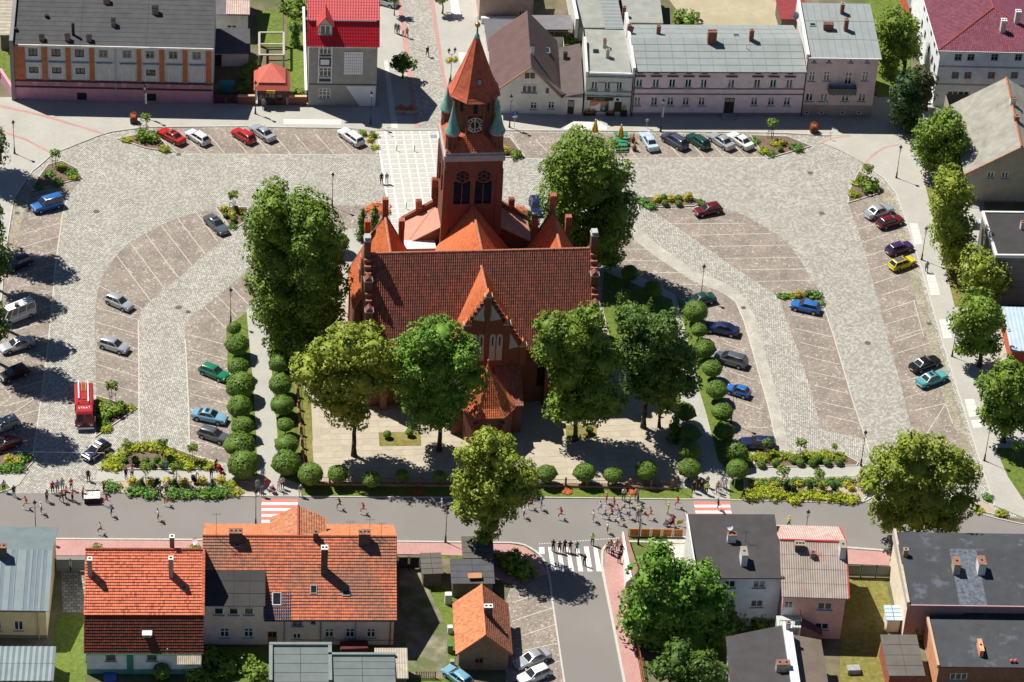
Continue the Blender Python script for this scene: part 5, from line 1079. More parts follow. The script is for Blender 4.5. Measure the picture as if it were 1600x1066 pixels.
h.chim(R1_.lerp(R0,.38)+Vector((.1,0,-.2)),.8,.8,1.1,m=white_wash,pots=2);h.chim(R1_.lerp(R0,.62)+Vector((.1,0,-.2)),.6,.9,.9,m=brick_red)
b=MB()
for i in range(18):b.bar((i*.8+.3,-1.3,0),(i*.8+.3,-1.3,1.1),.03,n=4)
for z in(.25,1.0):b.bar((.3,-1.3,z),(14,-1.3,z),.03,n=4)
fc=b.build('garden_fence',mat('fence_brown',(.12,.05,.03),var=.2),None);tag(fc,'low brown fence below the grey corrugated roof building','fence');fc.parent=None;fc.matrix_world=Matrix.Translation(h.a)@Matrix.Rotation(h.rz,4,'Z')
# ---- 9. dark flat-roofed block, right edge
h=House('dark_flat_block','block with dark flat roof, white parapet edges and grey wall behind the right-hand limes','building',(1543,476),(1660,477),.1)
m_9=plaster('grey_block_wall',(.19,.18,.165));HE=h.uz(1550,400)[1]
h.walls(m_9,10,HE);MB().box(.2,.1,HE-.2,h.W,10,HE+.05).build('roof',bitumen('felt_black',(.05,.047,.048)),h.root)
b=MB();b.box(-.1,-.12,HE-.25,h.W,.18,HE+.22);b.box(-.12,.18,HE-.25,.22,10.2,HE+.22);b.box(.22,9.9,HE-.2,h.W,10.2,HE+.22);b.build('parapet',white_wash,h.root)
b=MB()
for i in range(6):b.box(0,-.02,HE-.9-i*1.05,h.W,-.001,HE-.86-i*1.05)
b.build('panel_joints',mat('joint_dark',(.1,.1,.1)),h.root)
h.chim(h.on(1597,358,[(0,0,HE),(5,0,HE),(0,5,HE)]),.6,.6,1.1,m=white_wash)
b=MB();b.box(-1.5,8.2,HE-1.6,-.5,9.2,HE-.4,0);b.box(-1.4,8.3,HE-.395,-.6,9.1,HE-.36,1);b.build('wall_box',[white_frame,zinc],h.root)
# ---- 10. low pale-blue roofed shed, right edge
h=House('blue_roof_shed','low shed with pale blue sheet roof and orange end wall at the right edge','shed',(1578,572),(1650,574),.1)
h.walls(mat('orange_board',(.5,.12,.05),var=.15),8,2.6,[(0,2.6),(8,3.1)]);b=MB();roofslab(b,[(-.3,-.3,2.62),(h.W,-.3,2.62),(h.W,8.6,3.2),(-.3,8.6,3.2)],.1);rf=b.build('roof',mat('pale_blue_sheet',(.42,.52,.60),var=.1,sc=.8),h.root);corrugated(rf,'metal_sheet',(-.3,-.3,2.64),(h.W,-.3,2.64),(h.W,8.6,3.22),(-.3,8.6,3.22),.5,.04,MATS['pale_blue_sheet'])
# ------------------------------------------------------------------ houses south of the main road
m_bluegrey=mat('blue_grey_sheet',(.19,.235,.245),var=.08,sc=.6,rough=.5,metal=.2,blots=[(.4,.5,.7,(.14,.175,.185),.5)])
# ---- 11. yellow house, bottom left
h=House('yellow_house','yellow house with grey standing-seam metal roof in the bottom left corner','house',(-70,996),(73.5,998),0)
HE=h.uz(40,949)[1];m_y=plaster('yellow_wall',(.80,.64,.38));WD=13.8;dr=6.9;zr_=HE+2.55
h.win(*k('M',115,718),1.05,1.45,2,1,key='y1');h.win(*k('M',-20,718),1.05,1.45,2,1,key='y1')
for x in(125,8):h.win(*k('M',x,619),.45,.35,1,1,fm=dark_metal,sill=False,key='y2')
h.walls(m_y,WD,HE,[(0,HE),(dr,zr_),(WD,HE)],m2=plaster('yellow_base',(.22,.2,.17)),plinth=.5)
b=MB();roofslab(b,[(-.4,-.45,HE-.15),(h.W+.35,-.45,HE-.15),(h.W+.35,dr,zr_+.1),(-.4,dr,zr_+.1)],.12);roofslab(b,[(-.4,dr,zr_+.1),(h.W+.35,dr,zr_+.1),(h.W+.35,WD+.4,HE-.1),(-.4,WD+.4,HE-.1)],.12);rf=b.build('roof',m_bluegrey,h.root)
b=MB();r_=random.Random(4);u=h.W+.3
while u>-1:
 w_=r_.choice((.55,.9,1.1,.7));u-=w_
 b.mesh_([(u,-.45,HE-.135),(u+.38,-.45,HE-.135),(u+.38,dr,zr_+.115),(u,dr,zr_+.115)],[(0,1,2,3)])if r_.random()<.75 else None
 b.bar((u,-.45,HE-.12),(u,dr,zr_+.13),.03,n=4)
o=b.build('sheet_bands',mat('sheet_band_blue',(.15,.19,.225),var=.1,sc=.8,rough=.5),rf);o['kind']='stuff'
gutter_(h,HE-.1,-.47,dark_metal);RP=[(0,-.45,HE-.15),(5,-.45,HE-.15),(0,dr,zr_)]
h.chim(h.on(*k('M',14,290),RP),1.0,.8,1.5,m=mat('chimney_dark',(.10,.08,.07)),pots=2);downpipe(h,k('M',236,700)[0],HE,m=mat('pipe_tan',(.5,.4,.25)),py=970)
# ---- 12. house with the two-pitch red tile roof
h=House('red_tile_house','white walled house under a steep bright red two-pitch tile roof, bottom left','house',(136,1053.5),(315,1053.5),0)
HE=h.uz(225,1014)[1];dz1,r1=3.45,1.85;r2=7.65;z1=HE+dz1;z2=z1+4.5;D=15
m_w12=plaster('blue_white_wall',(.80,.83,.87))
for x in(683,937):h.win(*k('M',x,909),1.15,1.25,1,1,fm=mat('grey_frame',(.3,.32,.34)),key='w12')
h.walls(m_w12,D,HE,[(0,HE),(r1,z1),(r2,z2),(D-1.8,z1),(D,HE)],m2=mat('green_base',(.12,.32,.27),var=.15,sc=1.5),plinth=.75)
u,_=h.uz(*k('M',803,940));MB().box(u-.38,-.08,.2,u+.36,-.003,HE).build('painted_pilaster',mat('green_paint',(.05,.28,.19),var=.15,sc=1.5),h.root)
b=MB();W2=h.W+.25
roofslab(b,[(-.25,-.45,HE-.3),(W2,-.45,HE-.3),(W2,r1,z1),(-.25,r1,z1)],.14);roofslab(b,[(-.25,r1-.1,z1),(W2,r1-.1,z1),(W2,r2,z2),(-.25,r2,z2)],.14);roofslab(b,[(-.25,r2,z2),(W2,r2,z2),(W2,D-1.8,z1),(-.25,D-1.8,z1)],.14);roofslab(b,[(-.25,D-1.8,z1),(W2,D-1.8,z1),(W2,D+.4,HE-.2),(-.25,D+.4,HE-.2)],.14)
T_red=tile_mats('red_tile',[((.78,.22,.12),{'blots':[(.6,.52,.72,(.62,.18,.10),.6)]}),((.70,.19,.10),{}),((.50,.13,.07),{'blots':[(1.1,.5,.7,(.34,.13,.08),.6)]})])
T_shade=tile_mats('mossy_tile',[((.17,.045,.028),{'blots':[(.7,.48,.66,(.10,.04,.025),.7)]}),((.13,.04,.028),{'blots':[(.7,.48,.66,(.08,.05,.025),.7)]}),((.20,.055,.03),{})])  # steep lower pitch: its shade is painted in as darker red tile tones
rf=b.build('roof',T_red[2],h.root);V1,V2=Vector((0,r1+.45,dz1+.3)),Vector((0,r2-r1+.1,z2-z1))
roof_tiles('roof_tiles',(-.25,-.45,HE-.3),(1,0,0),V1,W2+.25,V1.length,.24,.33,T_shade,rf,roll=.014,lift=.085,seed=101,jit=.015);roof_tiles('roof_tiles',(-.25,r1-.1,z1),(1,0,0),V2,W2+.25,V2.length,.24,.34,T_red,rf,roll=.014,lift=.085,wt=(.62,.26,.12),seed=102,jit=.015)
b=MB()
for i in range(int(W2/.36)):b.bar((-.25+i*.36,r2,z2+.08),(-.25+i*.36+.38,r2,z2+.05),.17,.14,7)
b.build('ridge',mat('ridge_red',(.33,.09,.05),var=.2,sc=2),rf)
b=MB()
for i in range(16):t=i/16;b.obox((W2-.1,r1+(r2-r1)*t,z1+(z2-z1)*t+.12),(.34,.4,.12),rx=math.atan2(z2-z1,r2-r1))
b.build('verge_tiles',T_red[1],rf)
RP=[(0,r1,z1),(5,r1,z1),(0,r2,z2)];RL=[(0,-.45,HE-.3),(5,-.45,HE-.3),(0,r1,z1)];gc=mat('chimney_grey',(.38,.33,.32),var=.15,sc=2)
for x,y,hh in((556,400,2.2),(1055,408,2.5)):h.chim(h.on(*k('M',x,y),RP),.5,.6,hh,m=gc,cap=white_wash)
P=h.on(*k('M',1060,280),RP);h.chim(Vector((P.x,r2+.6,z2-.7)),.5,.6,2.1,m=chimney_brick,cap=white_wash)
h.sky(h.on(*k('M',1137,488),RP),.55,.6,.66);P=h.on(*k('M',908,765),RL);b=MB();b.box(P.x-.42,P.y-.3,P.z-.35,P.x+.42,P.y+.5,P.z+.15,0);b.box(P.x-.3,P.y-.32,P.z-.25,P.x+.3,P.y-.301,P.z+.06,1);roofslab(b,[(P.x-.55,P.y-.5,P.z+.15),(P.x+.55,P.y-.5,P.z+.15),(P.x+.55,P.y+.5,P.z+.5),(P.x-.55,P.y+.5,P.z+.5)],.06,0);b.build('dormer_vent',[white_frame,dark_metal],h.root)
u0,_=h.uz(*k('M',1095,925));b=MB();bt=corrugated(h.root,'canopy',(u0,-1.6,HE-.9),(h.W,-1.6,HE-.9),(h.W,-.02,HE-.15),(u0,-.02,HE-.15),.22,.05,mat('canopy_tan',(.40,.34,.25),var=.2,sc=2));gutter_(h,HE-.3,-.47,mat('green_paint',(.05,.28,.19)))
P=Vector((h.uz(*k('M',1033,868))[0],-.3,HE));MB().bar(P-Vector((0,0,.9)),P+Vector((0,0,.3)),.05,n=6).build('vent_pipe',white_frame,h.root)
# ---- 13. big orange-roofed house
h=House('orange_tile_house','large salmon house under a weathered orange tile roof with dark shed dormer','house',(315.6,1010.5),(614,1011),0)
HE=h.uz(480,962)[1];dr=7.9;D=15.8;zr_=HE+4.95;m_s=plaster('salmon_wall',(.84,.62,.53))
bl=dict(key='s1')
for c,x,y in(('M',1385,762),('M',1533,762),('N',452,764),('N',580,764),('N',710,764)):h.win(*k(c,x,y),1.05,1.35,2,2,key='s1')
h.win(*k('N',252,783),.95,.85,2,1,key='s2');h.win(*k('N',255,698),1.2,1.1,2,1,fm=mat('grey_frame',(.3,.32,.34)),key='s3');h.win(*k('N',353,688),.45,.75,1,1,fm=dark_metal,key='s4')
h.door(*k('N',100,788),1.05,1.95,mat('ochre_door',(.32,.16,.04),var=.2),.35)
for x in(100,455,583,712):h.win(*k('N',x,668),.45,.14,1,1,fm=dark_metal,sill=False,key='s5')
h.walls(m_s,D,HE,[(0,HE),(dr,zr_),(D,HE)],m2=mat('brick_base',(.2,.08,.06),kind='brick',bw=.26,bh=.085,mort=(.2,.15,.12)),plinth=.35)
T_wo=tile_mats('weathered_tile',[((.60,.18,.09),{'blots':[(.13,.44,.62,(.27,.15,.10),.8),(.9,.6,.72,(.16,.11,.08),.6)]}),((.50,.16,.09),{'blots':[(.13,.44,.62,(.22,.14,.10),.8)]}),((.40,.14,.09),{'blots':[(.13,.44,.62,(.18,.13,.10),.8)]})])
b=MB();W2=h.W+.35;uw=h.uz(413,942)[0];q_=.52;roofslab(b,[(uw,-.45,HE-.28),(W2,-.45,HE-.28),(W2,dr,zr_),(uw,dr,zr_)],.14);roofslab(b,[(-.05,-.45+(dr+.45)*q_,HE-.28+(zr_-HE+.28)*q_),(uw,-.45+(dr+.45)*q_,HE-.28+(zr_-HE+.28)*q_),(uw,dr,zr_),(-.05,dr,zr_)],.14);roofslab(b,[(-.05,dr,zr_),(W2,dr,zr_),(W2,D+.45,HE-.28),(-.05,D+.45,HE-.28)],.14);rf=b.build('roof',T_wo[2],h.root)
VF=Vector((0,dr+.45,zr_-HE+.28));uw=h.uz(413,942)[0]
roof_tiles('roof_tiles',(-.05,-.45,HE-.28),(1,0,0),VF,W2,VF.length,.25,.36,T_wo,rf,roll=.014,lift=.085,wt=(.5,.3,.2),clip=lambda u,v:not(u<uw and v<VF.length*.6),seed=111,jit=.02)
T_bk=tile_mats('back_tile',[((.60,.22,.10),{}),((.54,.19,.09),{}),((.47,.16,.08),{})])
roof_tiles('roof_tiles',(W2,D+.45,HE-.28),(-1,0,0),Vector((0,-dr-.45,zr_-HE+.28)),W2,VF.length,.25,.36,T_bk,rf,roll=.014,lift=.085,seed=112,jit=.02)
b=MB()
for i in range(int(W2/.36)):b.bar((-.05+i*.36,dr,zr_+.07),(i*.36+.33,dr,zr_+.05),.16,.13,7)
b.build('ridge',mat('ridge_red',(.33,.09,.05)),rf)
RP=[(0,-.45,HE-.28),(5,-.45,HE-.28),(0,dr,zr_)]
# shed dormer wing with the black roof
P=h.on(*k('M',1320,372),RP);zt=P.z;yt=P.y;zf=h.uz(365,943)[1];b=MB();b.box(.0,-.06,HE-.4,uw-.1,.3,zf-.02);b.mesh_([(uw-.1,-.06,HE-.4),(uw-.1,yt,HE-.4),(uw-.1,yt,zt),(uw-.1,-.06,zf)],[(0,1,2,3)]);wg=b.build('dormer_wing',m_s,h.root)
b=MB();roofslab(b,[(-.02,-.4,zf-.02),(uw+.1,-.4,zf-.02),(uw+.1,yt+.1,zt+.1),(-.02,yt+.1,zt+.1)],.1);br=b.build('dormer_roof',bitumen('felt_black',(.05,.047,.048)),wg);seams(h,'felt_seams',(-.02,-.4,zf),(uw+.1,-.4,zf),(uw+.1,yt+.1,zt+.12),(-.02,yt+.1,zt+.12),4,MATS['felt_dark2'],across=3,parent=br)
for x in(1350,1441,1535):u,z=h.uz(*k('M',x,623));h.win_at(u,z,1.1,1.05,1,1,hole=False,parent=wg,key='dw',off=-.2)
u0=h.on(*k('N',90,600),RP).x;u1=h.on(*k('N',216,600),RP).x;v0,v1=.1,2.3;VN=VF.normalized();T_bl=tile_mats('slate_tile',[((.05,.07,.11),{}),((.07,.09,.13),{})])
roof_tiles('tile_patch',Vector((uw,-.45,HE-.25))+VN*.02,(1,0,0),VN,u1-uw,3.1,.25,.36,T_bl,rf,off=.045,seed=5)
for x,y,w_,hh in((128,558,1.0,1.5),(355,500,.75,1.0),(556,520,.9,.7)):h.sky(h.on(*k('N',x,y),RP)+Vector((0,0,.08)),w_,hh,.56,fm=white_frame if x==128 else zinc)
dk=mat('chimney_dark',(.10,.08,.07));h.chim(h.on(*k('N',420,388),RP),.75,.75,3.6,m=dk,cap=white_wash,pots=2);h.chim(h.on(*k('N',368,185),RP),.55,.55,1.0,m=dk);h.chim(h.on(*k('N',668,205),RP),1.3,.9,1.5,m=dk,pots=3);h.chim(h.on(*k('M',1455,190),RP),1.5,.9,1.3,m=dk,pots=3);h.sky(h.on(*k('M',1463,215),RP),.7,.8,.56)
for c,x,y,hh in(('N',578,180,2.6),('N',700,150,2.2),('N',772,180,2.3),('M',1335,175,3.6)):antenna(h,h.on(*k(c,x,y),RP),hh)
for c,x,y in(('N',175,820),('N',613,750)):downpipe(h,k(c,x,y)[0],HE-.1 if x==613 else HE-.9,py=990,m=mat('pipe_grey',(.32,.3,.32)))
downpipe(h,k('N',398,760)[0],HE,py=990,m=mat('pipe_green',(.12,.25,.24)));downpipe(h,k('N',828,760)[0],HE,py=990,m=mat('pipe_rust',(.3,.1,.05)))
b=MB();z=h.uz(*k('N',600,682))[1];b.box(uw,-.06,z-.05,h.W,-.003,z+.05);z=h.uz(*k('N',600,806))[1];b.box(uw+4,-.06,z-.05,h.W,-.004,z+.05);b.build('string_course',mat('course_grey',(.3,.24,.2),var=.1),h.root);gutter_(h,HE-.28,-.47,dark_metal,u0=uw,u1=W2)
# gabled projection towards the street
xa=h.on(*k('N',262,140),RP).x;xg=h.loc(G(466,815,zr_)).x;yg=dr+5.6;zg=zr_-.15;hw=3.2
b=MB()
for s in(-1,1):roofslab(b,[(xg+s*hw,dr+1.9,zg-1.75),(xg,dr-.05,zg+.05),(xg,yg,zg+.05),(xg+s*hw,yg,zg-1.75)],.14)
pr=b.build('projection_roof',T_bk[1],h.root)
T_new=tile_mats('pale_tile',[((.50,.22,.12),{}),((.45,.18,.09),{}),((.40,.15,.075),{})])
Vg=Vector((hw,0,1.8));roof_tiles('roof_tiles',(xg-hw,dr-.1,zg-1.75),(0,1,0),Vg,yg-dr+.1,Vg.length,.25,.34,T_new,pr,roll=.014,lift=.085,seed=121,jit=.02,clip=lambda u,v:u>2.0*(1-v/Vg.length));roof_tiles('roof_tiles',(xg+hw,yg,zg-1.75),(0,-1,0),Vector((-hw,0,1.8)),yg-dr+.1,Vg.length,.25,.34,T_new,pr,roll=.014,lift=.085,seed=122,jit=.03,clip=lambda u,v:yg-dr+.1-u>2.0*(1-v/Vg.length))
b=MB();b.bar((xg,dr,zg+.12),(xg,yg,zg+.12),.15,n=7);b.build('ridge',MATS['ridge_red'],pr);MB().box(xg-hw+.3,D-3,HE-2,xg+hw-.3,yg-.3,zg-1.7).build('projection_wall',m_s,h.root)
dish(h,h.loc(G(306,846,5.5)),.45,-1.0)
# ---- 14. small brick outbuilding
h=House('brick_outbuilding','small brick outbuilding with orange gable roof beside the lower car park','outbuilding',(716,1047),(793,1047),0)
u0,ze=h.uz(714,1019);ua,za=h.uz(758,994.5);u1,ze2=h.uz(796,1016);ze=2.9;D=7.9;ua=h.W/2
h.win(*k('N',1402,843),.6,.65,1,1,fm=dark_metal,sill=False,hole=False,key='ob');u,z=h.uz(*k('N',1380,940));h.door(*k('N',1375,945),1.0,1.9,wood,0)
h.walls(mat('buff_brick',(.30,.19,.12),kind='brick',bw=.26,bh=.085,ms=.014,mort=(.17,.14,.11),sc=1.2),D,ze);za=ze+2.5
MB().poly([(0,0,ze),(h.W,0,ze),(ua,0,za)]).build('gable_wall',MATS['buff_brick'],h.root);MB().poly([(0,D,ze),(ua,D,za),(h.W,D,ze)]).build('gable_wall',MATS['buff_brick'],h.root)
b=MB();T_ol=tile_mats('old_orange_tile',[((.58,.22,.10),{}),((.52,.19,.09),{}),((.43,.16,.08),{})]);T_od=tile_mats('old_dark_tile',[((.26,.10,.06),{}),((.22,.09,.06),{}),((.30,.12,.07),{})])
for s in(-1,1):roofslab(b,[(ua+s*(ua+.35),-.4,ze-.25),(ua,-.4,za+.1),(ua,D+.4,za+.1),(ua+s*(ua+.35),D+.4,ze-.25)],.12)
rf=b.build('roof',T_ol[1],h.root);Vv=Vector((ua+.35,0,za-ze+.35))
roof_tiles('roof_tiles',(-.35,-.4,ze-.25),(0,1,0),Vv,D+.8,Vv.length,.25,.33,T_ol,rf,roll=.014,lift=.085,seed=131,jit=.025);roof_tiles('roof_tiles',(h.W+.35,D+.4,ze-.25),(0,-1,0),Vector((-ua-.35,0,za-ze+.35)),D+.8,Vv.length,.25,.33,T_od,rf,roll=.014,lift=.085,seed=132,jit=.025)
b=MB();b.bar((ua,-.4,za+.16),(ua,D+.4,za+.16),.14,n=7);b.build('ridge',T_ol[0],rf);P=h.on(*k('N',1430,660),[(ua,0,za),(ua,5,za),(h.W,0,ze)]);h.chim(P,.95,.6,1.5,m=dk,cap=white_wash,pots=2)
# ---- sheds in the yard
def shed(name,label,bl,br,D,H,roof,wall,back=.3,over=.2,ribs=0):
 s=House(name,label,'shed',bl,br,0);s.walls(wall,D,H,[(0,H),(D,H+back)]);b=MB();roofslab(b,[(-over,-over,H+.02),(s.W+over,-over,H+.02),(s.W+over,D+over,H+back+.03),(-over,D+over,H+back+.03)],.09);r=b.build('roof',roof,s.root)
 if ribs:corrugated(r,'roof_sheet',(-over,-over,H+.03),(s.W+over,-over,H+.03),(s.W+over,D+over,H+back+.04),(-over,D+over,H+back+.04),ribs,.05,roof,rows=2)
 else:seams(s,'felt_seams',(-over,-over,H+.03),(s.W+over,-over,H+.03),(s.W+over,D+over,H+back+.04),(-over,D+over,H+back+.04),2,MATS['felt_dark2'],across=4,parent=r)
 return s
m_plank=mat('old_planks',(.16,.13,.10),var=.3,sc=3);m_f1=bitumen('felt_brown',(.13,.12,.105));m_f2=bitumen('felt_charcoal',(.09,.09,.10))
shed('yard_shed','small shed with square brown felt roof by the yard gate',(661,917),(689,916),3.0,2.1,m_f1,m_plank);shed('yard_shed','long low shed with torn charcoal felt roof behind the brick outbuilding',(706.5,933),(769,933),3.6,2.2,m_f2,m_plank,.35);shed('yard_shed','brown felt roofed lean-to under the street tree shadow',(724,893),(768,893),3.2,2.2,m_f1,m_plank)
s=shed('corrugated_shed','shed with pale corrugated sheet roof at the bottom edge',(588,1086),(634,1086),4.2,2.6,mat('corr_pale',(.42,.37,.30),var=.15,sc=1.5),m_plank,.4,ribs=.28)
s=shed('grey_flat_garage','garage with grey-green flat roof and raised rim at the bottom edge',(424,1095),(514,1095),5.5,3.0,mat('grey_green_roof',(.14,.165,.16),var=.1,sc=.8),plaster('garage_grey',(.3,.32,.32)),.1)
b=MB();b.box(-.3,5.5,2.9,s.W+.3,5.9,3.45);b.box(-.3,-.3,2.9,.1,5.5,3.4);b.box(s.W-.1,-.3,2.9,s.W+.3,5.5,3.4);b.build('roof_rim',mat('rim_grey',(.19,.225,.22),var=.1),s.root)
s=shed('grey_flat_garage','second grey flat garage roof right of the first at the bottom edge',(517,1096),(614,1096),4.0,3.0,mat('grey_green_roof',(.14,.165,.16)),MATS['garage_grey'],.1);b=MB();b.box(-.3,4.0,2.9,s.W+.3,4.35,3.4);b.build('roof_rim',MATS['rim_grey'],s.root)
s=shed('garden_outhouse','outhouse with pale blue-grey sheet roof in the bottom left garden',(-30,1090),(82,1090),5.0,2.6,m_bluegrey,plaster('outhouse_wall',(.4,.38,.34)),.25,ribs=.6)
# ---- 16. white house with the dark flat roof
h=House('white_flat_house','pale blue-white house with a dark almost flat roof right of the big walnut tree','house',(1100,978),(1212,978),0)
HE=h.uz(1150,900)[1];m_w=plaster('blue_white_wall2',(.76,.81,.88));D=9.6
for c,x,y in(('O',1340,462),('O',1525,462),('O',1335,580),('O',1510,582)):h.win(*k(c,x,y),1.45,1.05,2,1,key='w16')
h.win(*k('O',1492,690),.9,.6,1,1,key='w17',fm=mat('grey_frame',(.3,.32,.34)));h.walls(m_w,D,HE,[(0,HE),(D,HE+.9)],m2=plaster('w16_base',(.4,.42,.45)),plinth=1.2)
b=MB();roofslab(b,[(-1.6,-.4,HE),(h.W+.25,-.4,HE),(h.W+.25,D+.3,HE+.95),(-1.6,D+.3,HE+.95)],.16);rf=b.build('roof',bitumen('felt_warm_black',(.065,.06,.062)),h.root);b=MB();b.box(-1.75,-.45,HE-.2,-1.6,D+.3,HE+.9);b.mesh_([(-1.58,.2,0),(-1.58,D,0),(-1.58,D,HE+.7),(-1.58,.2,HE-.1),(0,.2,0),(0,.2,HE-.1)],[(0,3,2,1),(4,5,3,0)]);b.build('side_wall',white_wash,h.root)
RP=[(0,-.4,HE),(5,-.4,HE),(0,D+.3,HE+.95)];wc=mat('chimney_white',(.68,.62,.55));h.chim(h.on(*k('O',1352,195),RP),1.0,.7,1.0,m=white_wash,pots=2);h.chim(h.on(*k('O',1425,322),RP),.7,1.6,1.5,m=white_wash,pots=1);dish(h,h.on(*k('O',1340,175),RP)+Vector((0,0,1.6)),.38,-.6);P=h.on(*k('O',1440,200),RP);antenna(h,P,1.6)
# ---- 17. pink house with corrugated roof
h=House('pink_corrugated_house','salmon pink house with a rust-streaked corrugated roof right of the dark-roofed white house','house',(1215.5,996),(1312,999),0)
HE=h.uz(1270,929)[1];dr=6.2;zr_=HE+2.7;D=11.6;m_p=plaster('salmon_pink',(.86,.50,.43))
h.win(*k('Q',350,598),1.7,1.05,2,1,key='p1');h.win(*k('Q',331,722),1.65,1.0,2,1,key='p1');h.door(*k('Q',124,611),1.05,2.2,white_frame)
for x in(190,350):h.win(*k('Q',x,536),.75,.3,1,1,fm=dark_metal,sill=False,key='p3')
h.walls(m_p,D,HE,[(0,HE),(dr,zr_),(D,HE+.3)])
m_ru=mat('rusty_corrugated',(.36,.30,.26),var=.12,sc=1.2,rough=.8,blots=[(.35,.5,.68,(.27,.22,.18),.6),(.45,.60,.70,(.50,.14,.12),.75)]);m_ru2=mat('pinkish_corrugated',(.50,.38,.34),var=.12,sc=1.2,blots=[(.5,.5,.66,(.48,.18,.15),.6)])
b=MB();roofslab(b,[(-.25,-.45,HE-.15),(h.W+.3,-.45,HE-.15),(h.W+.3,dr,zr_),(-.25,dr,zr_)],.1);roofslab(b,[(-.25,dr,zr_),(h.W+.3,dr,zr_),(h.W+.3,D+.3,HE+.2),(-.25,D+.3,HE+.2)],.1);rf=b.build('roof',m_ru,h.root)
corrugated(rf,'roof_sheet',(-.25,-.45,HE-.13),(h.W+.3,-.45,HE-.13),(h.W+.3,dr,zr_+.02),(-.25,dr,zr_+.02),.26,.07,m_ru,rows=4);corrugated(rf,'roof_sheet',(h.W+.3,D+.3,HE+.22),(-.25,D+.3,HE+.22),(-.25,dr,zr_+.02),(h.W+.3,dr,zr_+.02),.26,.07,m_ru2,rows=2)
b=MB();b.bar((-.25,dr,zr_+.1),(h.W+.3,dr,zr_+.1),.14,n=6);b.bar((h.W+.3,dr,zr_+.08),(h.W+.3,D+.3,HE+.28),.1,n=4);b.bar((h.W+.3,dr,zr_+.06),(h.W+.3,-.45,HE-.08),.1,n=4);b.build('ridge',mat('red_trim',(.48,.06,.055),var=.15),rf)
RP=[(0,-.45,HE-.15),(5,-.45,HE-.15),(0,dr,zr_)];h.chim(h.on(*k('Q',193,245),RP),1.1,.8,.8,m=dk,pots=3);h.chim(h.on(*k('Q',275,292),RP),.55,.55,.6,m=mat('chimney_pink',(.35,.22,.2),var=.2));P=h.on(*k('Q',455,275),RP);h.chim(P,.7,1.4,1.4,m=white_wash,pots=1)
u0,z1=h.uz(*k('Q',60,660));u1,z0=h.uz(*k('Q',180,762));zb=h.uz(*k('Q',124,655))[1]
b=MB();b.box(u0-.2,-2.0,zb-.2,u1,-.01,zb,0);b.box(u0-.2,-2.0,0,u0,-.3,zb-.2,0);b.box(u1-.2,-2.0,0,u1,-.3,zb-.2,0)
for i in range(9):f=u0+(u1-u0)*i/8;b.bar((f,-1.95,zb),(f,-1.95,zb+.95),.025,n=4,mi=1)
b.bar((u0,-1.95,zb+.95),(u1,-1.95,zb+.95),.04,n=4,mi=1);b.bar((u1-.05,-1.95,zb+.95),(u1-.05,-.05,zb+.95),.04,n=4,mi=1);b.build('balcony',[mat('pale_concrete',(.5,.52,.5),var=.1),mat('green_rail',(.05,.16,.09),var=.2)],h.root)
b=MB();[b.box(u1+i*.3,-1.4,0,u1+i*.3+.3,-.1,zb-.18*(i+1))for i in range(9)];b.build('outside_stairs',mat('stair_maroon',(.2,.11,.11),var=.2),h.root)
# ---- 18. dark-roofed house with cream gable side, bottom right
h=House('cream_gable_house','wide house with charcoal felt roof and bright cream side wall, lower right','house',(1409,1000),(1640,1003),0)
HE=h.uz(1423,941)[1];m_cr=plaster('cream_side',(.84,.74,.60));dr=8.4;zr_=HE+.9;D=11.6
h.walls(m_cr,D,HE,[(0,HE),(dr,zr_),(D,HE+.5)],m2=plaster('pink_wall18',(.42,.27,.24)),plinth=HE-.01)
b=MB();fk=bitumen('felt_bluish',(.062,.065,.072),bl=[(.3,.58,.66,(.13,.15,.19),.6)]);roofslab(b,[(0,-.4,HE),(h.W,-.4,HE),(h.W,dr,zr_+.06),(0,dr,zr_+.06)],.14);roofslab(b,[(0,dr,zr_+.06),(h.W,dr,zr_+.06),(h.W,D+.3,HE+.5),(0,D+.3,HE+.5)],.14);rf=b.build('roof',fk,h.root);MB().poly([(5.9,-.38,HE+.02),(9.1,-.38,HE+.02),(9.1,dr,zr_+.08),(5.9,dr,zr_+.08)]).build('repair_strip',mat('felt_worn',(.11,.125,.155),var=.5,sc=2.5,detail=6),rf)
b=MB();b.mesh_([(-.18,-.4,HE-.4),(.12,-.4,HE-.4),(.12,D+.3,HE-.4),(-.18,D+.3,HE-.4),(-.18,-.4,HE+.35),(.12,-.4,HE+.35),(.12,D+.3,HE+1.0),(-.18,D+.3,HE+1.0)],[(0,1,5,4),(1,2,6,5),(2,3,7,6),(3,0,4,7),(4,5,6,7)]);b.build('parapet',mat('parapet_cream',(.5,.44,.36),var=.15,sc=2),h.root);gutter_(h,HE,-.42,mat('gutter_pink',(.5,.3,.3)))
RP=[(0,-.4,HE),(5,-.4,HE),(0,dr,zr_)];tan=mat('chimney_tan',(.42,.36,.27),var=.2,sc=2);h.chim(h.on(*k('Q',1155,378),RP),.75,1.5,1.4,m=tan,pots=1);h.chim(h.on(*k('Q',1308,378),RP),.85,1.6,1.5,m=white_wash,pots=1);h.chim(h.on(*k('Q',845,285),RP),.55,.5,.9,m=mat('chimney_orange',(.5,.3,.12),var=.2))
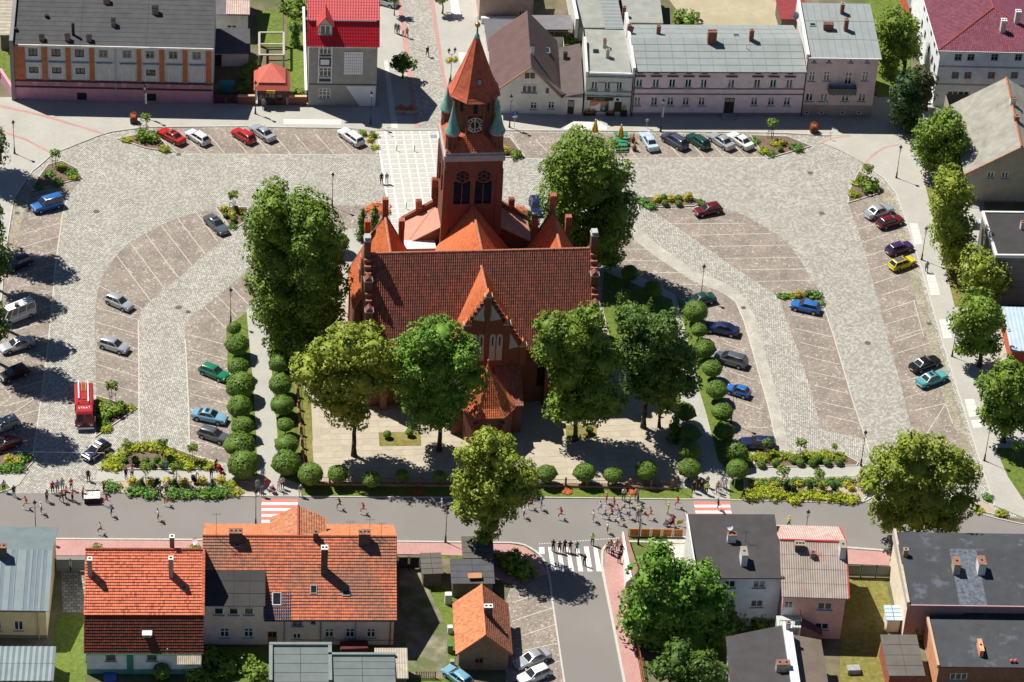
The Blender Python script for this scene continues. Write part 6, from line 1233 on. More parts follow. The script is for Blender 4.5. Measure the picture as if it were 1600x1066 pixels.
# ---- 19. lower wing with the orange brick side
h=House('brick_wing','low wing with charcoal felt roof and orange brick side wall, bottom right corner','house',(1460,1083),(1660,1085),0)
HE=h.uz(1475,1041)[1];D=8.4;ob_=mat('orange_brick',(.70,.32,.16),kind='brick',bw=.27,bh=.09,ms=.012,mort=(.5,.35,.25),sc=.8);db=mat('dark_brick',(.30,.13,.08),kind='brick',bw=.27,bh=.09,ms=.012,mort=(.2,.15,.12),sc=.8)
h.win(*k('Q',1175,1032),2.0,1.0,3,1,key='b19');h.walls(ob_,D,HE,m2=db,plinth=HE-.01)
MB().box(-.1,-.25,HE,h.W,D,HE+.14).build('roof',fk,h.root);MB().box(4.3,D,HE-.6,h.W,D+2.4,HE+.16).build('roof_upper',fk,h.root);b=MB();b.box(-.3,-.25,HE-.1,-.02,D,HE+.4);b.build('parapet',ob_,h.root)
MB().box(0,D,0,h.W,D+2.4,HE-.65).build('back_wall',plaster('pale_back',(.45,.42,.36)),h.root)
h.chim(h.on(*k('Q',1305,880),[(0,0,HE),(5,0,HE),(0,5,HE)]),.45,2.0,1.0,m=ob_,cap=ob_);P=h.on(*k('Q',1510,950),[(0,0,HE),(5,0,HE),(0,5,HE)]);b=MB();b.ball(P+Vector((-.2,0,.4)),.22,mi=0);b.ball(P+Vector((.25,0,.4)),.22,mi=0);b.bar(P+Vector((-.2,0,0)),P+Vector((-.2,0,.3)),.06);b.bar(P+Vector((.25,0,0)),P+Vector((.25,0,.3)),.06);b.build('roof_vents',mat('vent_red',(.6,.1,.1)),h.root)
s=shed('felt_shed','shed with dark brown felt roof and red plank side in the bottom right yard',(1386,1082),(1438,1082),6.2,2.7,m_f1,mat('red_planks',(.35,.1,.07),var=.3,sc=2),.3)
s=shed('low_lean_to','small pale lean-to at the end of the dry lawn',(1384,988),(1404,988),2.0,2.0,mat('pale_blue_sheet',(.42,.52,.60)),m_cr,.2)
# ---- 21. bottom centre: dark roof and brown roof with the white fire wall
h=House('black_roof_house','house with black felt roof and a white fire wall at the bottom edge','house',(1140,1130),(1240,1130),0)
lp=lambda px,py,z:h.loc(G(px,py,z));zf=5.6
A,B,C_,D_=lp(1134,995,zf),lp(1222,977,zf+.5),lp(1238,1085,zf+.5),lp(1142,1085,zf)
b=MB();roofslab(b,[A,B,C_,D_],.25);b.build('roof',MATS['felt_warm_black'],h.root);b=MB();b.prism([(A.x+.3,A.y-.3),(B.x,B.y-.3),(C_.x,C_.y),(D_.x+.3,D_.y)],0,zf-.2);b.build('wall',white_wash,h.root)
e=Vector((1.0,0,0));b=MB();b.prism([B[:2],(B+e)[:2],(C_+e)[:2],C_[:2]],0,zf+.9);b.build('fire_wall',mat('white_coping',(.66,.68,.74),var=.08,sc=1),h.root)
h.chim(lp(1223,1042,zf+.9)+Vector((0,0,-.3)),1.5,.8,.9,m=tan,pots=2);h.chim(lp(1231,982,zf+.9),.5,.4,.8,m=tan)
h=House('brown_roof_house','house with weathered brown roof right of the white fire wall at the bottom edge','house',(1246,1130),(1292,1130),0)
A,B,C_,D_=lp(1236,991,4.6),lp(1283,1000,4.0),lp(1297,1085,4.0),lp(1252,1085,4.6);b=MB();roofslab(b,[A,B,C_,D_],.2);b.build('roof',bitumen('felt_weathered',(.16,.125,.10)),h.root);b=MB();b.prism([(A.x,A.y-.3),(B.x-.3,B.y-.3),(C_.x-.3,C_.y),D_[:2]],0,3.9);b.build('wall',plaster('tan_wall',(.4,.33,.26)),h.root)
# ------------------------------------------------------------------ gates, walls, fences
def fence(name,label,cat,pts,H,m,posts=2.4,rails=(.2,.9),slat=None,mp=None,z0=0.0,panel=None):
 P=[G(*p,z0)for p in pts];root=thing(name,label,cat,P[0])
 for a,c in zip(P,P[1:]):
  d=c-a;L=d.length;n=max(1,round(L/posts));u=d.normalized();rz=math.atan2(u.y,u.x)
  for i in range(n+1):
   q=a+u*(L*i/n)-P[0];MB().obox((q.x,q.y,H/2),(.12,.12,H),rz).build('post',mp or m,root)
   if i<n:
    q2=q+u*(L/n)
    for r_ in rails:MB().bar((q.x,q.y,H*r_),(q2.x,q2.y,H*r_),.035,n=4).build('rail',m,root)
    mid=(q+q2)/2
    if panel is not None:MB().obox((mid.x,mid.y,H*.5),(L/n-.2,.04,H*.86),rz).build('panel',panel,root)
    if slat:
     b=MB();k_=int((L/n-.12)/slat)
     for s in range(k_):w=q+u*(.08+(s+.5)*(L/n-.16)/k_);b.obox((w.x,w.y,H*.48),(slat*.45,.025,H*.9),rz)
     x=b.build('slats',m,root);x['kind']='stuff'
 return root
gm=mat('gate_green_grey',(.19,.22,.19),var=.12,sc=1.5);gf=mat('gate_frame',(.02,.02,.022))
fence('yard_gate','dark framed sheet gate between the yellow house and the red tiled house','gate',[(87,893),(134,893)],1.9,gf,1.5,panel=gm)
fence('yard_gate','dark sheet gate right of the big orange-roofed house','gate',[(621,889),(656,889)],1.9,gf,1.3,panel=mat('gate_dark',(.05,.05,.05)))
fence('yard_gate','green-grey panelled gate right of the pink house','gate',[(1321,901),(1391,903)],1.9,gf,1.9,panel=gm)
of=mat('orange_wood',(.52,.20,.045),var=.18,sc=3,rough=.55)
P=[G(982,838),G(1068,839)];root=thing('panel_fence','orange stained wooden fence of five panels on the street corner','fence',P[0]);d=P[1]-P[0];u=d.normalized();rz=math.atan2(u.y,u.x)
for i in range(5):
 L=d.length/5;c=u*(L*(i+.5));pn=MB().obox((c.x,c.y,.62),(L-.3,.06,1.1),rz).build('panel',of,root)
 for j in range(3):MB().obox((c.x-u.y*-.0,c.y-.045,.3+j*.36),(L-.34,.03,.3),rz).build('board',of,pn)
 for s in(0,):q=u*(L*i);MB().obox((q.x,q.y,.62),(.14,.14,1.3),rz).build('post',mat('pale_post',(.55,.42,.28)),root)
w=MB();q0,q1=G(973,846),G(999,925);d=(q1-q0);rz=math.atan2(d.y,d.x);m_=(q0+q1)/2
w=MB().obox((m_.x,m_.y,.5),(d.length,.9,1.0),rz).build('low_wall',mat('brown_wall',(.3,.17,.13),var=.15,sc=2),None);tag(w,'low brown retaining wall along the corner garden','wall')
w=MB().mesh_([G(970,843),G(978,843),G(996,912),G(976,920),G(970,843)+Vector((.1,0,1.2)),G(978,843)+Vector((-.35,0,1.2)),G(996,912)+Vector((-.7,0,1.0)),G(976,920)+Vector((.1,0,1.0))],[(0,3,7,4),(1,5,6,2),(4,7,6,5),(0,4,5,1),(3,2,6,7)]).build('white_wedge_wall',white_wash,None);tag(w,'white wedge-shaped wall top by the corner garden','wall')
fence('garden_fence','orange-brown fence along the pink pavement below the walnut tree','fence',[(994,1005),(1001,1040),(1006,1075)],1.2,mat('fence_rust',(.42,.12,.05),var=.2),1.8,slat=.2)
fence('garden_fence','grey picket fence behind the pale corrugated shed','fence',[(548,1052),(585,1052)],1.0,mat('fence_grey',(.2,.18,.16),var=.2),1.8,slat=.16);fence('garden_gate','rustic wooden gate at the yard bottom','gate',[(650,1060),(680,1060)],1.1,wood,1.6,slat=.2)
fence('garden_fence','white wire fence between the lawn and the red tiled house','fence',[(133,1000),(133,1034)],1.4,white_frame,1.5)
def wallobj(name,label,pts,H,t,m,z0=0.0,cap=None):
 P=[G(*p,z0)for p in pts];b=MB()
 for i,(a,c)in enumerate(zip(P,P[1:])):
  d=c-a;mm=(a+c)/2;rz=math.atan2(d.y,d.x);b.obox((mm.x,mm.y,z0+H/2),(d.length+t*.6,t+.004*i,H),rz,0);b.obox((mm.x,mm.y,z0+H+.05),(d.length+t*.6,t+.12+.004*i,.1+.002*i),rz,1)
 return tag(b.build(name,[m,cap or m]),label,'wall')
wallobj('boundary_wall','pink wall running back from the left corner of the derelict hall',[(20,153),(1,124)],1.7,.3,MATS['hall_base_pink']);wallobj('boundary_wall','red-brown wall left of the red-roofed kiosk',[(372,163),(398,163)],1.4,.35,mat('red_brown_wall',(.26,.10,.07),var=.15,sc=2),cap=mat('wall_cap',(.6,.36,.24),var=.1));wallobj('boundary_wall','red-brown wall right of the red-roofed kiosk',[(452,164),(478,164)],1.4,.35,MATS['red_brown_wall'],cap=MATS['wall_cap'])
wallobj('boundary_wall','low white wall with flower trough behind the brown gabled house',[(753,37),(806,37)],1.0,.5,white_wash);wallobj('boundary_wall','tall white wall of the garden beside the red-roofed house',[(478,160),(474,30)],2.0,.25,white_wash)
fence('yard_gate','dark iron gate right of the derelict hall','gate',[(334,163),(371,163)],1.7,mat('gate_red_brown',(.10,.035,.03)),1.6,panel=mat('gate_plum',(.06,.02,.025)),z0=.1)
# ------------------------------------------------------------------ buildings on the northern edge
s=House('white_lean_house','white washed house with red and grey striped roof beside the derelict hall','house',(334,57),(387,58),.1);s.win(*k('A',1430,182),1.5,1.5,2,2,key='nl');s.walls(white_wash,9,3.9);b=MB();roofslab(b,[(-.2,-.3,3.9),(s.W+.3,-.3,3.9),(s.W+.3,9,5.5),(-.2,9,5.5)],.12);rf=b.build('roof',bitumen('felt_slate',(.14,.135,.15)),s.root);corrugated(rf,'roof_sheet',(1.8,-.3,3.95),(s.W+.3,-.3,3.95),(s.W+.3,9,5.55),(1.8,9,5.55),.3,.06,MATS['pinkish_corrugated'],rows=3)
s=House('white_outbuilding','white outbuilding with dark lean-to roof in the alley right of the derelict hall','outbuilding',(335,104),(388,104),.1);s.door(*k('A',1345,372),1.0,2.0,mat('dark_door',(.05,.035,.03)),.0);s.walls(white_wash,4.5,2.4);b=MB();roofslab(b,[(-.2,-.3,2.4),(s.W+.3,-.3,2.4),(s.W+.3,4.6,3.6),(-.2,4.6,3.6)],.12);b.build('roof',m_f2,s.root)
b=MB();b.obox((0,0,.75),(1.9,1.2,1.3),0,0);b.obox((0,0,1.45),(2.0,1.3,.12),0,1)
for i in range(5):b.box(-.85+i*.4,-.64,.2,-.75+i*.4,-.601,1.3,1)
o=b.build('recycling_container',[mat('teal_plastic',(.05,.28,.30),var=.15),mat('teal_dark',(.03,.2,.22),var=.1)],None,loc=G(355,143,.1));tag(o,'teal waste container in the alley right of the derelict hall','container')
s=House('striped_stair_shed','slatted pale shed at the left of the derelict hall in the corner','shed',(2,78),(18,78),.1);s.walls(m_plank,8,2.6,[(0,2.6),(8,4.2)]);b=MB();roofslab(b,[(-.3,-.3,2.6),(s.W+.3,-.3,2.6),(s.W+.3,9,4.4),(-.3,9,4.4)],.1);rf=b.build('roof',mat('pale_slat_roof',(.42,.38,.30),var=.2,sc=1),s.root);corrugated(rf,'roof_sheet',(-.3,9,4.45),(-.3,-.3,2.65),(s.W+.3,-.3,2.65),(s.W+.3,9,4.45),.7,.1,MATS['pale_slat_roof'])
s=House('cream_corner_house','cream house with small red-trimmed roof at the top edge right of the pedestrian street','house',(748,31),(832,31),.1);s.win(*k('C',60,82),.9,1.2,2,1,key='nc');s.walls(plaster('pinkish_cream',(.52,.38,.32)),9,4.3);b=MB();roofslab(b,[(-.3,-.4,4.3),(s.W+.3,-.4,4.3),(s.W+.3,6,6.5),(-.3,6,6.5)],.12);b.build('roof',mat('red_felt',(.34,.09,.08),var=.15,sc=1),s.root)
s=House('open_shed','long open-fronted shed with grey sheet roof behind the brown gabled house','shed',(824,66),(891,66),.1);b=MB();[b.box(i*1.9,0,0,i*1.9+.15,.15,2.3)for i in range(4)];b.box(0,3.0,0,s.W,3.2,2.3);b.build('frame',m_plank,s.root);b=MB();roofslab(b,[(-.3,-.3,2.35),(s.W+.3,-.3,2.35),(s.W+.3,3.4,2.6),(-.3,3.4,2.6)],.1);b.build('roof',bitumen('felt_grey',(.2,.19,.2)),s.root)
s=House('grey_roof_workshop','tall workshop with grey-green felt roof and white gable edge at the top','workshop',(903,64),(944,64),.1);s.walls(plaster('workshop_grey',(.32,.33,.32)),12,2.4);b=MB();roofslab(b,[(-.1,-.2,2.4),(s.W+.1,-.2,2.4),(s.W-.6,12,3.6),(-.5,12,3.6)],.12);b.build('roof',MATS['felt_green_grey'],s.root);MB().box(-.6,-.2,0,-.12,12,3.9).build('fire_wall',white_wash,s.root)
s=House('ribbed_roof_workshop','workshop with pale ribbed metal roof beside the grey-green felt one at the top','workshop',(945,66),(972,66),.1);s.walls(MATS['workshop_grey'],13,2.3);b=MB();roofslab(b,[(-.1,-.2,2.3),(s.W+.1,-.2,2.3),(s.W-.3,13,3.9),(-.6,13,3.9)],.12);rf=b.build('roof',m_sheet,s.root);corrugated(rf,'roof_sheet',(-.4,13,3.95),(-.1,-.2,2.35),(s.W+.1,-.2,2.35),(s.W-.2,13,3.95),.8,.12,m_sheet)
s=House('grey_barn','grey felt roofed barn behind the lilac terrace at the top','barn',(976,56),(1033,57),.1);s.walls(MATS['workshop_grey'],10,2.4);b=MB();roofslab(b,[(-.1,-.2,2.4),(s.W+.1,-.2,2.4),(s.W+.1,10,3.6),(-.4,10,3.6)],.12);b.build('roof',MATS['felt_green_grey'],s.root);s.chim(Vector((-.2,1.5,2.6)),.5,.5,1.4,m=brick_red)
s=House('maroon_shed','shed with maroon sheet roof behind the pink balcony house','shed',(1219,50),(1260,50),.1);s.walls(m_plank,5,2.3);b=MB();roofslab(b,[(-.2,-.2,2.3),(s.W+.2,-.2,2.3),(s.W+.2,5.2,2.7),(-.2,5.2,2.7)],.1);b.build('roof',mat('maroon_sheet',(.24,.04,.04),var=.15,sc=1.5),s.root)
s=House('orange_wall_garage','garage with grey roof and orange side wall behind the top right lime trees','garage',(1418,36),(1446,36),.1);s.walls(mat('orange_board',(.5,.12,.05)),8,2.6);MB().box(-.1,-.2,2.6,s.W,8,2.75).build('roof',bitumen('felt_grey',(.2,.19,.2)),s.root);MB().box(.1,-.03,.2,s.W-.1,-.002,2.2).build('garage_door',mat('door_pale',(.5,.48,.42)),s.root)
# pergola posts and beams in the fenced garden
P=[G(405,107),G(443,107),G(443,72),G(405,72)];root=thing('pergola','white timber pergola frame in the garden behind the kiosk','pergola',P[0])
for i in range(4):
 a,c=P[i]-P[0],P[(i+1)%4]-P[0];MB().obox((a.x,a.y,1.1),(.28,.28,2.2)).build('post',mat('pergola_wood',(.42,.38,.33),var=.15,sc=2),root);m_=(a+c)/2;d=c-a;MB().obox((m_.x,m_.y,2.28),(d.length,.3,.16+.004*i),math.atan2(d.y,d.x)).build('beam',mat('pergola_wood',(.42,.38,.33),var=.15,sc=2),root)
m_=(P[0]+P[3])/2-P[0];m2=(P[1]+P[2])/2-P[0];d=m2-m_;mm=(m_+m2)/2;MB().obox((mm.x,mm.y,2.2),(d.length,.3,.14),math.atan2(d.y,d.x)).build('beam',mat('pergola_wood',(.42,.38,.33),var=.15,sc=2),root)
# ---- kiosk
h=House('kiosk','small kiosk with salmon red hipped roof and yellow sign on the top pavement','kiosk',(402.5,164),(447,164.5),.1)
HE=2.7;D=4.2;m_k=mat('kiosk_brick',(.16,.05,.04),var=.2,sc=2)
h.win(*k('B',45,605),1.3,1.1,1,1,key='ki',sill=False,fm=dark_metal);h.win(*k('B',147,603),.9,1.1,1,1,key='kj',sill=False,fm=dark_metal);h.door(*k('B',97,622),1.0,2.1,mat('dark_door',(.05,.035,.03)),0);h.walls(m_k,D,HE)
ks=mat('kiosk_roof',(.50,.115,.085),var=.07,sc=1.5,rough=.6);o=.55;b=MB();A,B,C_,D_=(-o,-o,HE),(h.W+o,-o,HE),(h.W+o,D+o,HE),(-o,D+o,HE);A1,B1,C1,D1=(.1,.1,HE+.75),(h.W-.1,.1,HE+.75),(h.W-.1,D-.1,HE+.75),(.1,D-.1,HE+.75)
for q in([A,B,B1,A1],[B,C_,C1,B1],[C_,D_,D1,C1],[D_,A,A1,D1],[A,D_,C_,B]):b.poly(q)
apx=(h.W*.48,D*.9,HE+2.0);E1,F1,G1,H1_=[(p[0],p[1],HE+.95)for p in(A1,B1,C1,D1)]
for q in([E1,F1,apx],[F1,G1,apx],[G1,H1_,apx],[H1_,E1,apx]):b.poly(q)
for p,q in((A1,B1),(B1,C1),(D1,A1)):b.poly([p,q,(q[0],q[1],HE+.94),(p[0],p[1],HE+.94)],1)
b.build('roof',[ks,mat('kiosk_band',(.2,.05,.04),var=.1)],h.root);u,z=h.uz(*k('B',91,551));sg=MB().box(u-.6,-.75,z-.2,u+.6,-.62,z+.2).build('sign',mat('sign_yellow',(.62,.42,.03),var=.06),h.root)
o=ob('lettering',text_mesh('BUFET',.26,mat('sign_black',(.02,.02,.02))),sg);o.location=(u,-.765,z);o.rotation_euler=(RAD(90),0,0)
# ------------------------------------------------------------------ foliage
leafm=lambda n,c,c2,**k:mat(n,c,kind='leaf',c2=c2,**k)
L_lime=leafm('lime_leaf',(.07,.145,.014),(.235,.34,.036));L_yel=leafm('yellowish_lime_leaf',(.12,.18,.014),(.37,.43,.05));L_dark=leafm('dark_leaf',(.035,.09,.014),(.12,.205,.028));L_wal=leafm('walnut_leaf',(.06,.16,.014),(.21,.37,.04))
L_top=leafm('topiary_leaf',(.07,.15,.018),(.155,.245,.035),ls=3.0);L_jun=leafm('juniper_green',(.06,.15,.022),(.15,.30,.045));L_juy=leafm('juniper_yellow',(.20,.26,.014),(.42,.46,.03));L_gold=leafm('golden_bush',(.40,.34,.02),(.58,.50,.05));L_conf=leafm('dark_conifer',(.02,.055,.014),(.055,.11,.022));L_fl=leafm('flower_orange',(.42,.03,.03),(.50,.22,.05),ls=6.0)
BUD=[0]
ORD=['first','second','third','fourth','fifth','sixth','seventh','eighth','ninth']
def leaf_mesh(name,lobes,leaf=.34,dens=2.2,seed=1,m=None,up=.35,flat=0.0,clump=True,core=.72,jit=.38):
 """leaf-sized faces over the lobes of a crown (x,y,z,rx,rz), gathered in clumps so light and dark break up"""
 r=np.random.default_rng(seed);L=np.array([(l if len(l)==5 else(*l[:4],l[3]))for l in lobes],float);Cs,Ns=[],[]
 for i,(x,y,z,rx,rz)in enumerate(L):
  area=4*pi*rx*(rx+rz)/2;n=int(area*dens/(leaf*leaf));
  if clump:
   nc=max(10,int(area/(1.1*(rx*.34+.25)**2)));d=r.normal(size=(nc,3));d/=np.linalg.norm(d,axis=1)[:,None];cr=r.uniform(.26,.42,nc)*rx+.15
   cc=d*np.array([rx,rx,rz])*r.uniform(.72,.98,nc)[:,None];k_=r.integers(0,nc,n);e=r.normal(size=(n,3));e/=np.linalg.norm(e,axis=1)[:,None]
   e[:,2]=np.where((e[:,2]<-.2)&(r.random(n)<.6),-e[:,2],e[:,2]);e=e*.75+d[k_]*.5;e/=np.linalg.norm(e,axis=1)[:,None]
   p=cc[k_]+e*cr[k_][:,None]*r.uniform(.55,1.05,n)[:,None]**.6
  else:
   e=r.normal(size=(n,3));e/=np.linalg.norm(e,axis=1)[:,None];p=e*np.array([rx,rx,rz])*r.uniform(.9,1.02,n)[:,None]
  P=p+np.array([x,y,z]);keep=np.ones(n,bool)
  for j,(a,b_,c,ra,rb)in enumerate(L):
   if j!=i:keep&=(((P-(a,b_,c))/np.array([ra,ra,rb]))**2).sum(1)>.62
  Cs.append(P[keep]);Ns.append(e[keep])
 P,N=np.concatenate(Cs),np.concatenate(Ns);n=len(P);N=N+r.normal(size=(n,3))*jit+np.array([0,0,up]);N/=np.linalg.norm(N,axis=1)[:,None]
 t=np.cross(N,r.normal(size=(n,3)));t/=np.linalg.norm(t,axis=1)[:,None];b2=np.cross(N,t);s=leaf*r.uniform(.55,1.15,n)[:,None]*.62
 V=np.stack([P-t*s*1.15,P+b2*s*.7-N*s*.12,P+t*s*1.15,P-b2*s*.7-N*s*.12],1).reshape(-1,3);nv=len(V);F=np.arange(nv).reshape(-1,4)
 if core:                                # opaque heart of every lobe
  ic=bmesh.new();bmesh.ops.create_icosphere(ic,subdivisions=2,radius=1.0);iv=np.array([v.co[:]for v in ic.verts]);fi=np.array([[v.index for v in f.verts]for f in ic.faces]);ic.free()
  cv=np.concatenate([iv*(1+.12*r.normal(size=(len(iv),1)))*np.array([a[3],a[3],a[4]])*core+a[:3]for a in L]);cf=np.concatenate([fi+nv+q*len(iv)for q in range(len(L))]);V=np.concatenate([V,cv])
 else:cf=np.zeros((0,3),int)
 me=bpy.data.meshes.new(name);me.vertices.add(len(V));me.vertices.foreach_set('co',V.ravel().astype('f'));nl=F.size+cf.size
 me.loops.add(nl);me.loops.foreach_set('vertex_index',np.concatenate([F.ravel(),cf.ravel()]).astype('i'));me.polygons.add(len(F)+len(cf))
 me.polygons.foreach_set('loop_start',np.concatenate([np.arange(len(F))*4,F.size+np.arange(len(cf))*3]).astype('i'));me.materials.append(m);me.update(calc_edges=True);BUD[0]+=2*len(F)+len(cf);return me
def trunk_mesh(H,r0,lobes,seed=0,lean=0.0):
 rr=random.Random(seed);b=MB();z=0;p=Vector((0,0,-.1));n=6;pts=[p];rs=[r0*1.35]
 for i in range(n):q=Vector((lean*(i+1)/n+rr.uniform(-.08,.08),rr.uniform(-.08,.08),H*(i+1)/n));pts.append(q);rs.append(r0*(1-.45*(i+1)/n))
 b.path(pts,rs,9)
 for l in lobes[:7]:
  e=Vector(l[:3]);s=pts[rr.randrange(3,n+1)];m_=s.lerp(e,.5)+Vector((rr.uniform(-.3,.3),rr.uniform(-.3,.3),-.2));b.path([s,m_,e],[r0*.42,r0*.28,r0*.1],6)
 return b.me('trunk',bark,smooth=True)
def tree(label,base,lobes_px,m,leaf=.34,dens=1.9,seed=1,tr=.32,group=None,name='lime_tree',spread=.35,z0=.06,th=None):
 """crown given as circles in the picture, set at the depth of the tree's foot"""
 B=G(*base,z0);rr=random.Random(seed);root=thing(name,label,'tree',B,0,group);lobes=[]
 for i,(px,py,rp)in enumerate(lobes_px):
  c=V_(px,py,B);s=pxm(c);r_=rp/s*.93;o=rr.uniform(-1,1)*spread*r_+(0 if i%3 else 0);q=c-B;lobes.append((q.x,q.y+o,q.z,r_,r_*.95))
  if i%2==0:lobes.append((q.x+rr.uniform(-.3,.3)*r_,q.y+(r_*.75 if o<0 else-r_*.65),q.z+rr.uniform(-.2,.3)*r_,r_*.8,r_*.75))
 ob('trunk',trunk_mesh(th or min(l[2]for l in lobes)+.8,tr,lobes,seed),root);ob('crown',leaf_mesh('crown',lobes,leaf,dens,seed,m),root);return root
tree('tall dense dark lime tree left of the church, nearer the car park',(428,548),[(424,322,32),(410,350,30),(432,360,36),(414,395,32),(440,405,34),(420,440,36),(446,450,34),(428,490,36),(452,500,32),(440,526,28)],L_lime,seed=1)
tree('tall dense lime tree left of the church, touching its west gable',(488,562),[(478,332,34),(500,352,34),(478,372,38),(510,390,34),(486,412,40),(512,430,34),(492,460,42),(500,500,40),(478,530,38),(505,540,30)],L_lime,seed=2)
tree('large round dark lime tree behind the right end of the church roof',(930,424),[(905,238,34),(885,262,36),(935,252,36),(960,285,34),(880,300,38),(920,300,44),(960,325,36),(885,340,38),(935,350,42),(962,365,28),(905,380,36),(948,392,30)],L_lime,seed=3)
tree('yellowish green lime tree with a bare leaning trunk left of the apse',(553,712),[(545,542,32),(510,552,30),(580,545,30),(600,570,26),(485,575,28),(520,590,34),(560,590,34),(595,598,24),(500,612,24),(530,630,30),(555,650,22)],L_yel,seed=4)
tree('round fresh green lime tree with dark trunk directly left of the apse',(686,704),[(660,528,30),(690,530,32),(640,560,32),(680,570,40),(720,555,30),(735,590,24),(645,600,32),(690,615,38),(660,640,30),(715,628,28),(690,650,24)],L_wal,seed=5)
tree('ragged dark lime tree right of the apse with pointed top',(898,688),[(922,492,18),(860,508,26),(895,518,26),(925,525,28),(860,545,28),(905,555,34),(945,560,26),(890,590,32),(930,600,30),(955,625,24),(890,632,30),(925,640,26),(870,640,20)],L_lime,seed=6)
tree('broad dark lime tree at the right corner of the churchyard',(1005,668),[(990,502,26),(1040,510,30),(1010,530,32),(1055,545,30),(985,550,28),(1075,560,20),(1020,575,34),(1055,590,28),(1000,600,28),(1075,600,20)],L_dark,seed=7)
tree('small pale green tree in front of the dark right-hand churchyard lime',(1030,668),[(1035,578,24),(1050,600,24),(1022,605,24),(1038,622,24)],L_yel,seed=8,tr=.2)
tree('yellow-green street lime over the road at the side street corner',(756,866),[(765,694,24),(738,716,26),(785,715,28),(815,735,24),(760,745,34),(728,755,24),(800,765,28),(825,765,18),(745,790,30),(780,795,30),(722,795,16),(765,822,22),(755,842,14)],L_yel,seed=9,z0=.09)
tree('wide fresh green street lime at the lower right corner of the square',(1432,846),[(1420,695,24),(1455,700,24),(1390,725,28),(1430,730,36),(1480,725,32),(1510,745,24),(1365,755,22),(1405,770,34),(1455,775,36),(1500,785,26),(1385,800,26),(1430,812,30),(1470,810,26)],L_yel,seed=10)
tree('big spreading walnut tree with glossy leaves in the corner garden below the main road',(1065,1010),[(1030,878,26),(1012,905,32),(1060,905,34),(1095,905,30),(1000,945,30),(1045,950,40),(1095,945,36),(1125,935,22),(990,980,24),(1030,990,36),(1080,990,38),(1120,985,26),(1060,1020,32)],L_wal,seed=11,leaf=.42,name='walnut_tree',dens=1.7,z0=0)
tree('dark lower tree behind the walnut at the bottom edge',(1085,1085),[(1060,1030,24),(1100,1040,28),(1070,1062,26),(1120,1060,22),(1030,1045,16)],L_dark,seed=12,name='garden_tree',z0=0)
tree('dark bushy tree against the white house wall right of the walnut',(1140,985),[(1128,955,18),(1145,975,20),(1125,985,18)],L_dark,seed=13,name='garden_tree',z0=0)
for lab,b,l,m,sd,nm in(('large dark maple between the pink balcony house and white building, top right',(1412,118),[(1398,35,22),(1385,55,24),(1420,48,22),(1400,75,26),(1425,75,18),(1392,98,22)],L_lime,14,'maple_tree'),('dark drooping conifer at the mouth of the top right street',(1418,205),[(1422,128,18),(1410,150,22),(1430,160,20),(1412,180,22),(1425,190,18)],L_conf,15,'conifer_tree'),
 ('sparse brown tree against the white building side wall, top right',(1446,172),[(1440,118,14),(1452,128,14),(1436,136,14),(1448,150,14)],leafm('sparse_leaf',(.07,.075,.03),(.12,.12,.05)),16,'sparse_tree'),('big round glossy lime in front of the grey corrugated roof',(1470,276),[(1478,192,24),(1455,205,26),(1490,215,24),(1446,230,22),(1475,235,30),(1455,255,20),(1490,250,18)],L_lime,17,'lime_tree')):
 tree(lab,b,l,m,seed=sd,name=nm,z0=.1)
for lab,b,l,m,sd in(('tall columnar pale lime, uppermost of the right pavement row',(1497,428),[(1484,285,24),(1476,310,24),(1500,305,22),(1484,335,28),(1500,350,22),(1478,365,26),(1497,385,26),(1490,402,20)],L_yel,18),('pale double-crowned lime beside the dark flat-roofed block',(1550,478),[(1528,412,26),(1518,432,22),(1555,430,24),(1535,450,26),(1565,448,14)],L_yel,19),
 ('round dark glossy lime left of the blue roofed shed',(1530,572),[(1530,482,26),(1510,505,26),(1548,505,24),(1530,530,30),(1508,540,16),(1548,545,18)],L_lime,20),('large round lime, lowest of the right pavement row at the frame edge',(1568,690),[(1578,585,24),(1552,605,26),(1592,610,28),(1570,635,32),(1545,640,18),(1595,650,24),(1570,660,22)],L_lime,21)):
 tree(lab,b,l,m,seed=sd,z0=.1)
# the row just outside the left edge whose crowns shade the parked cars
for i,(x,y,R)in enumerate(((-56,256,58),(-30,378,47),(-42,436,40),(-24,500,36),(-28,556,52),(-36,650,54))):
 tree('lime tree beyond the left edge shading parked cars, %s from the top'%ORD[i],(x,y),[(x-5+R*.5*cos(t),y-150+R*.5*sin(t),R*.52)for t in np.arange(.3,6.4,1.05)]+[(x-5,y-150,R*.6)],L_dark,seed=30+i,group='lime trees along the left edge',dens=1.8)
# ---- topiary: clipped domes on short stems
TOP=[leaf_mesh('crown',[(0,0,0,1,.74+.06*i)],.155,2.4,90+i,L_top,up=.2,clump=False,core=.955,jit=.25)for i in range(3)]
TRK=MB().path([(0,0,-1.6),(.03,0,-.8),(0,.02,0)],[.075,.06,.05],7).me('trunk',bark,smooth=True)
def topiary(px,py,rp,label,group=None,h=None):
 g=G(px,py+rp*1.25);r=rp/pxm(g)*1.0;zc=(h or .95)+r*.62;c=hit(px,py,g,(.154,.988,0));t_=thing('topiary_tree',label,'topiary',(c.x,c.y,0.06),rng.uniform(0,6),group)
 for _ in range(8):                       # settle the foot so that the dome lands on its pixel
  d=np.array([t_.location.x,t_.location.y,zc])-CAM_C;f=d@CAM_F;ex,ey=px-(800+FOC*(d@CAM_R)/f),py-(533-FOC*(d@CAM_U)/f);s=pxm((t_.location.x,t_.location.y,zc));t_.location.x+=ex/s;t_.location.y-=ey/s/.6
 o=ob('crown',TOP[rng.randrange(3)],t_,(0,0,zc));o.scale=(r,r,r*rng.uniform(.95,1.08));o=ob('trunk',TRK,t_,(0,0,zc));o.scale=(1,1,zc/1.6)
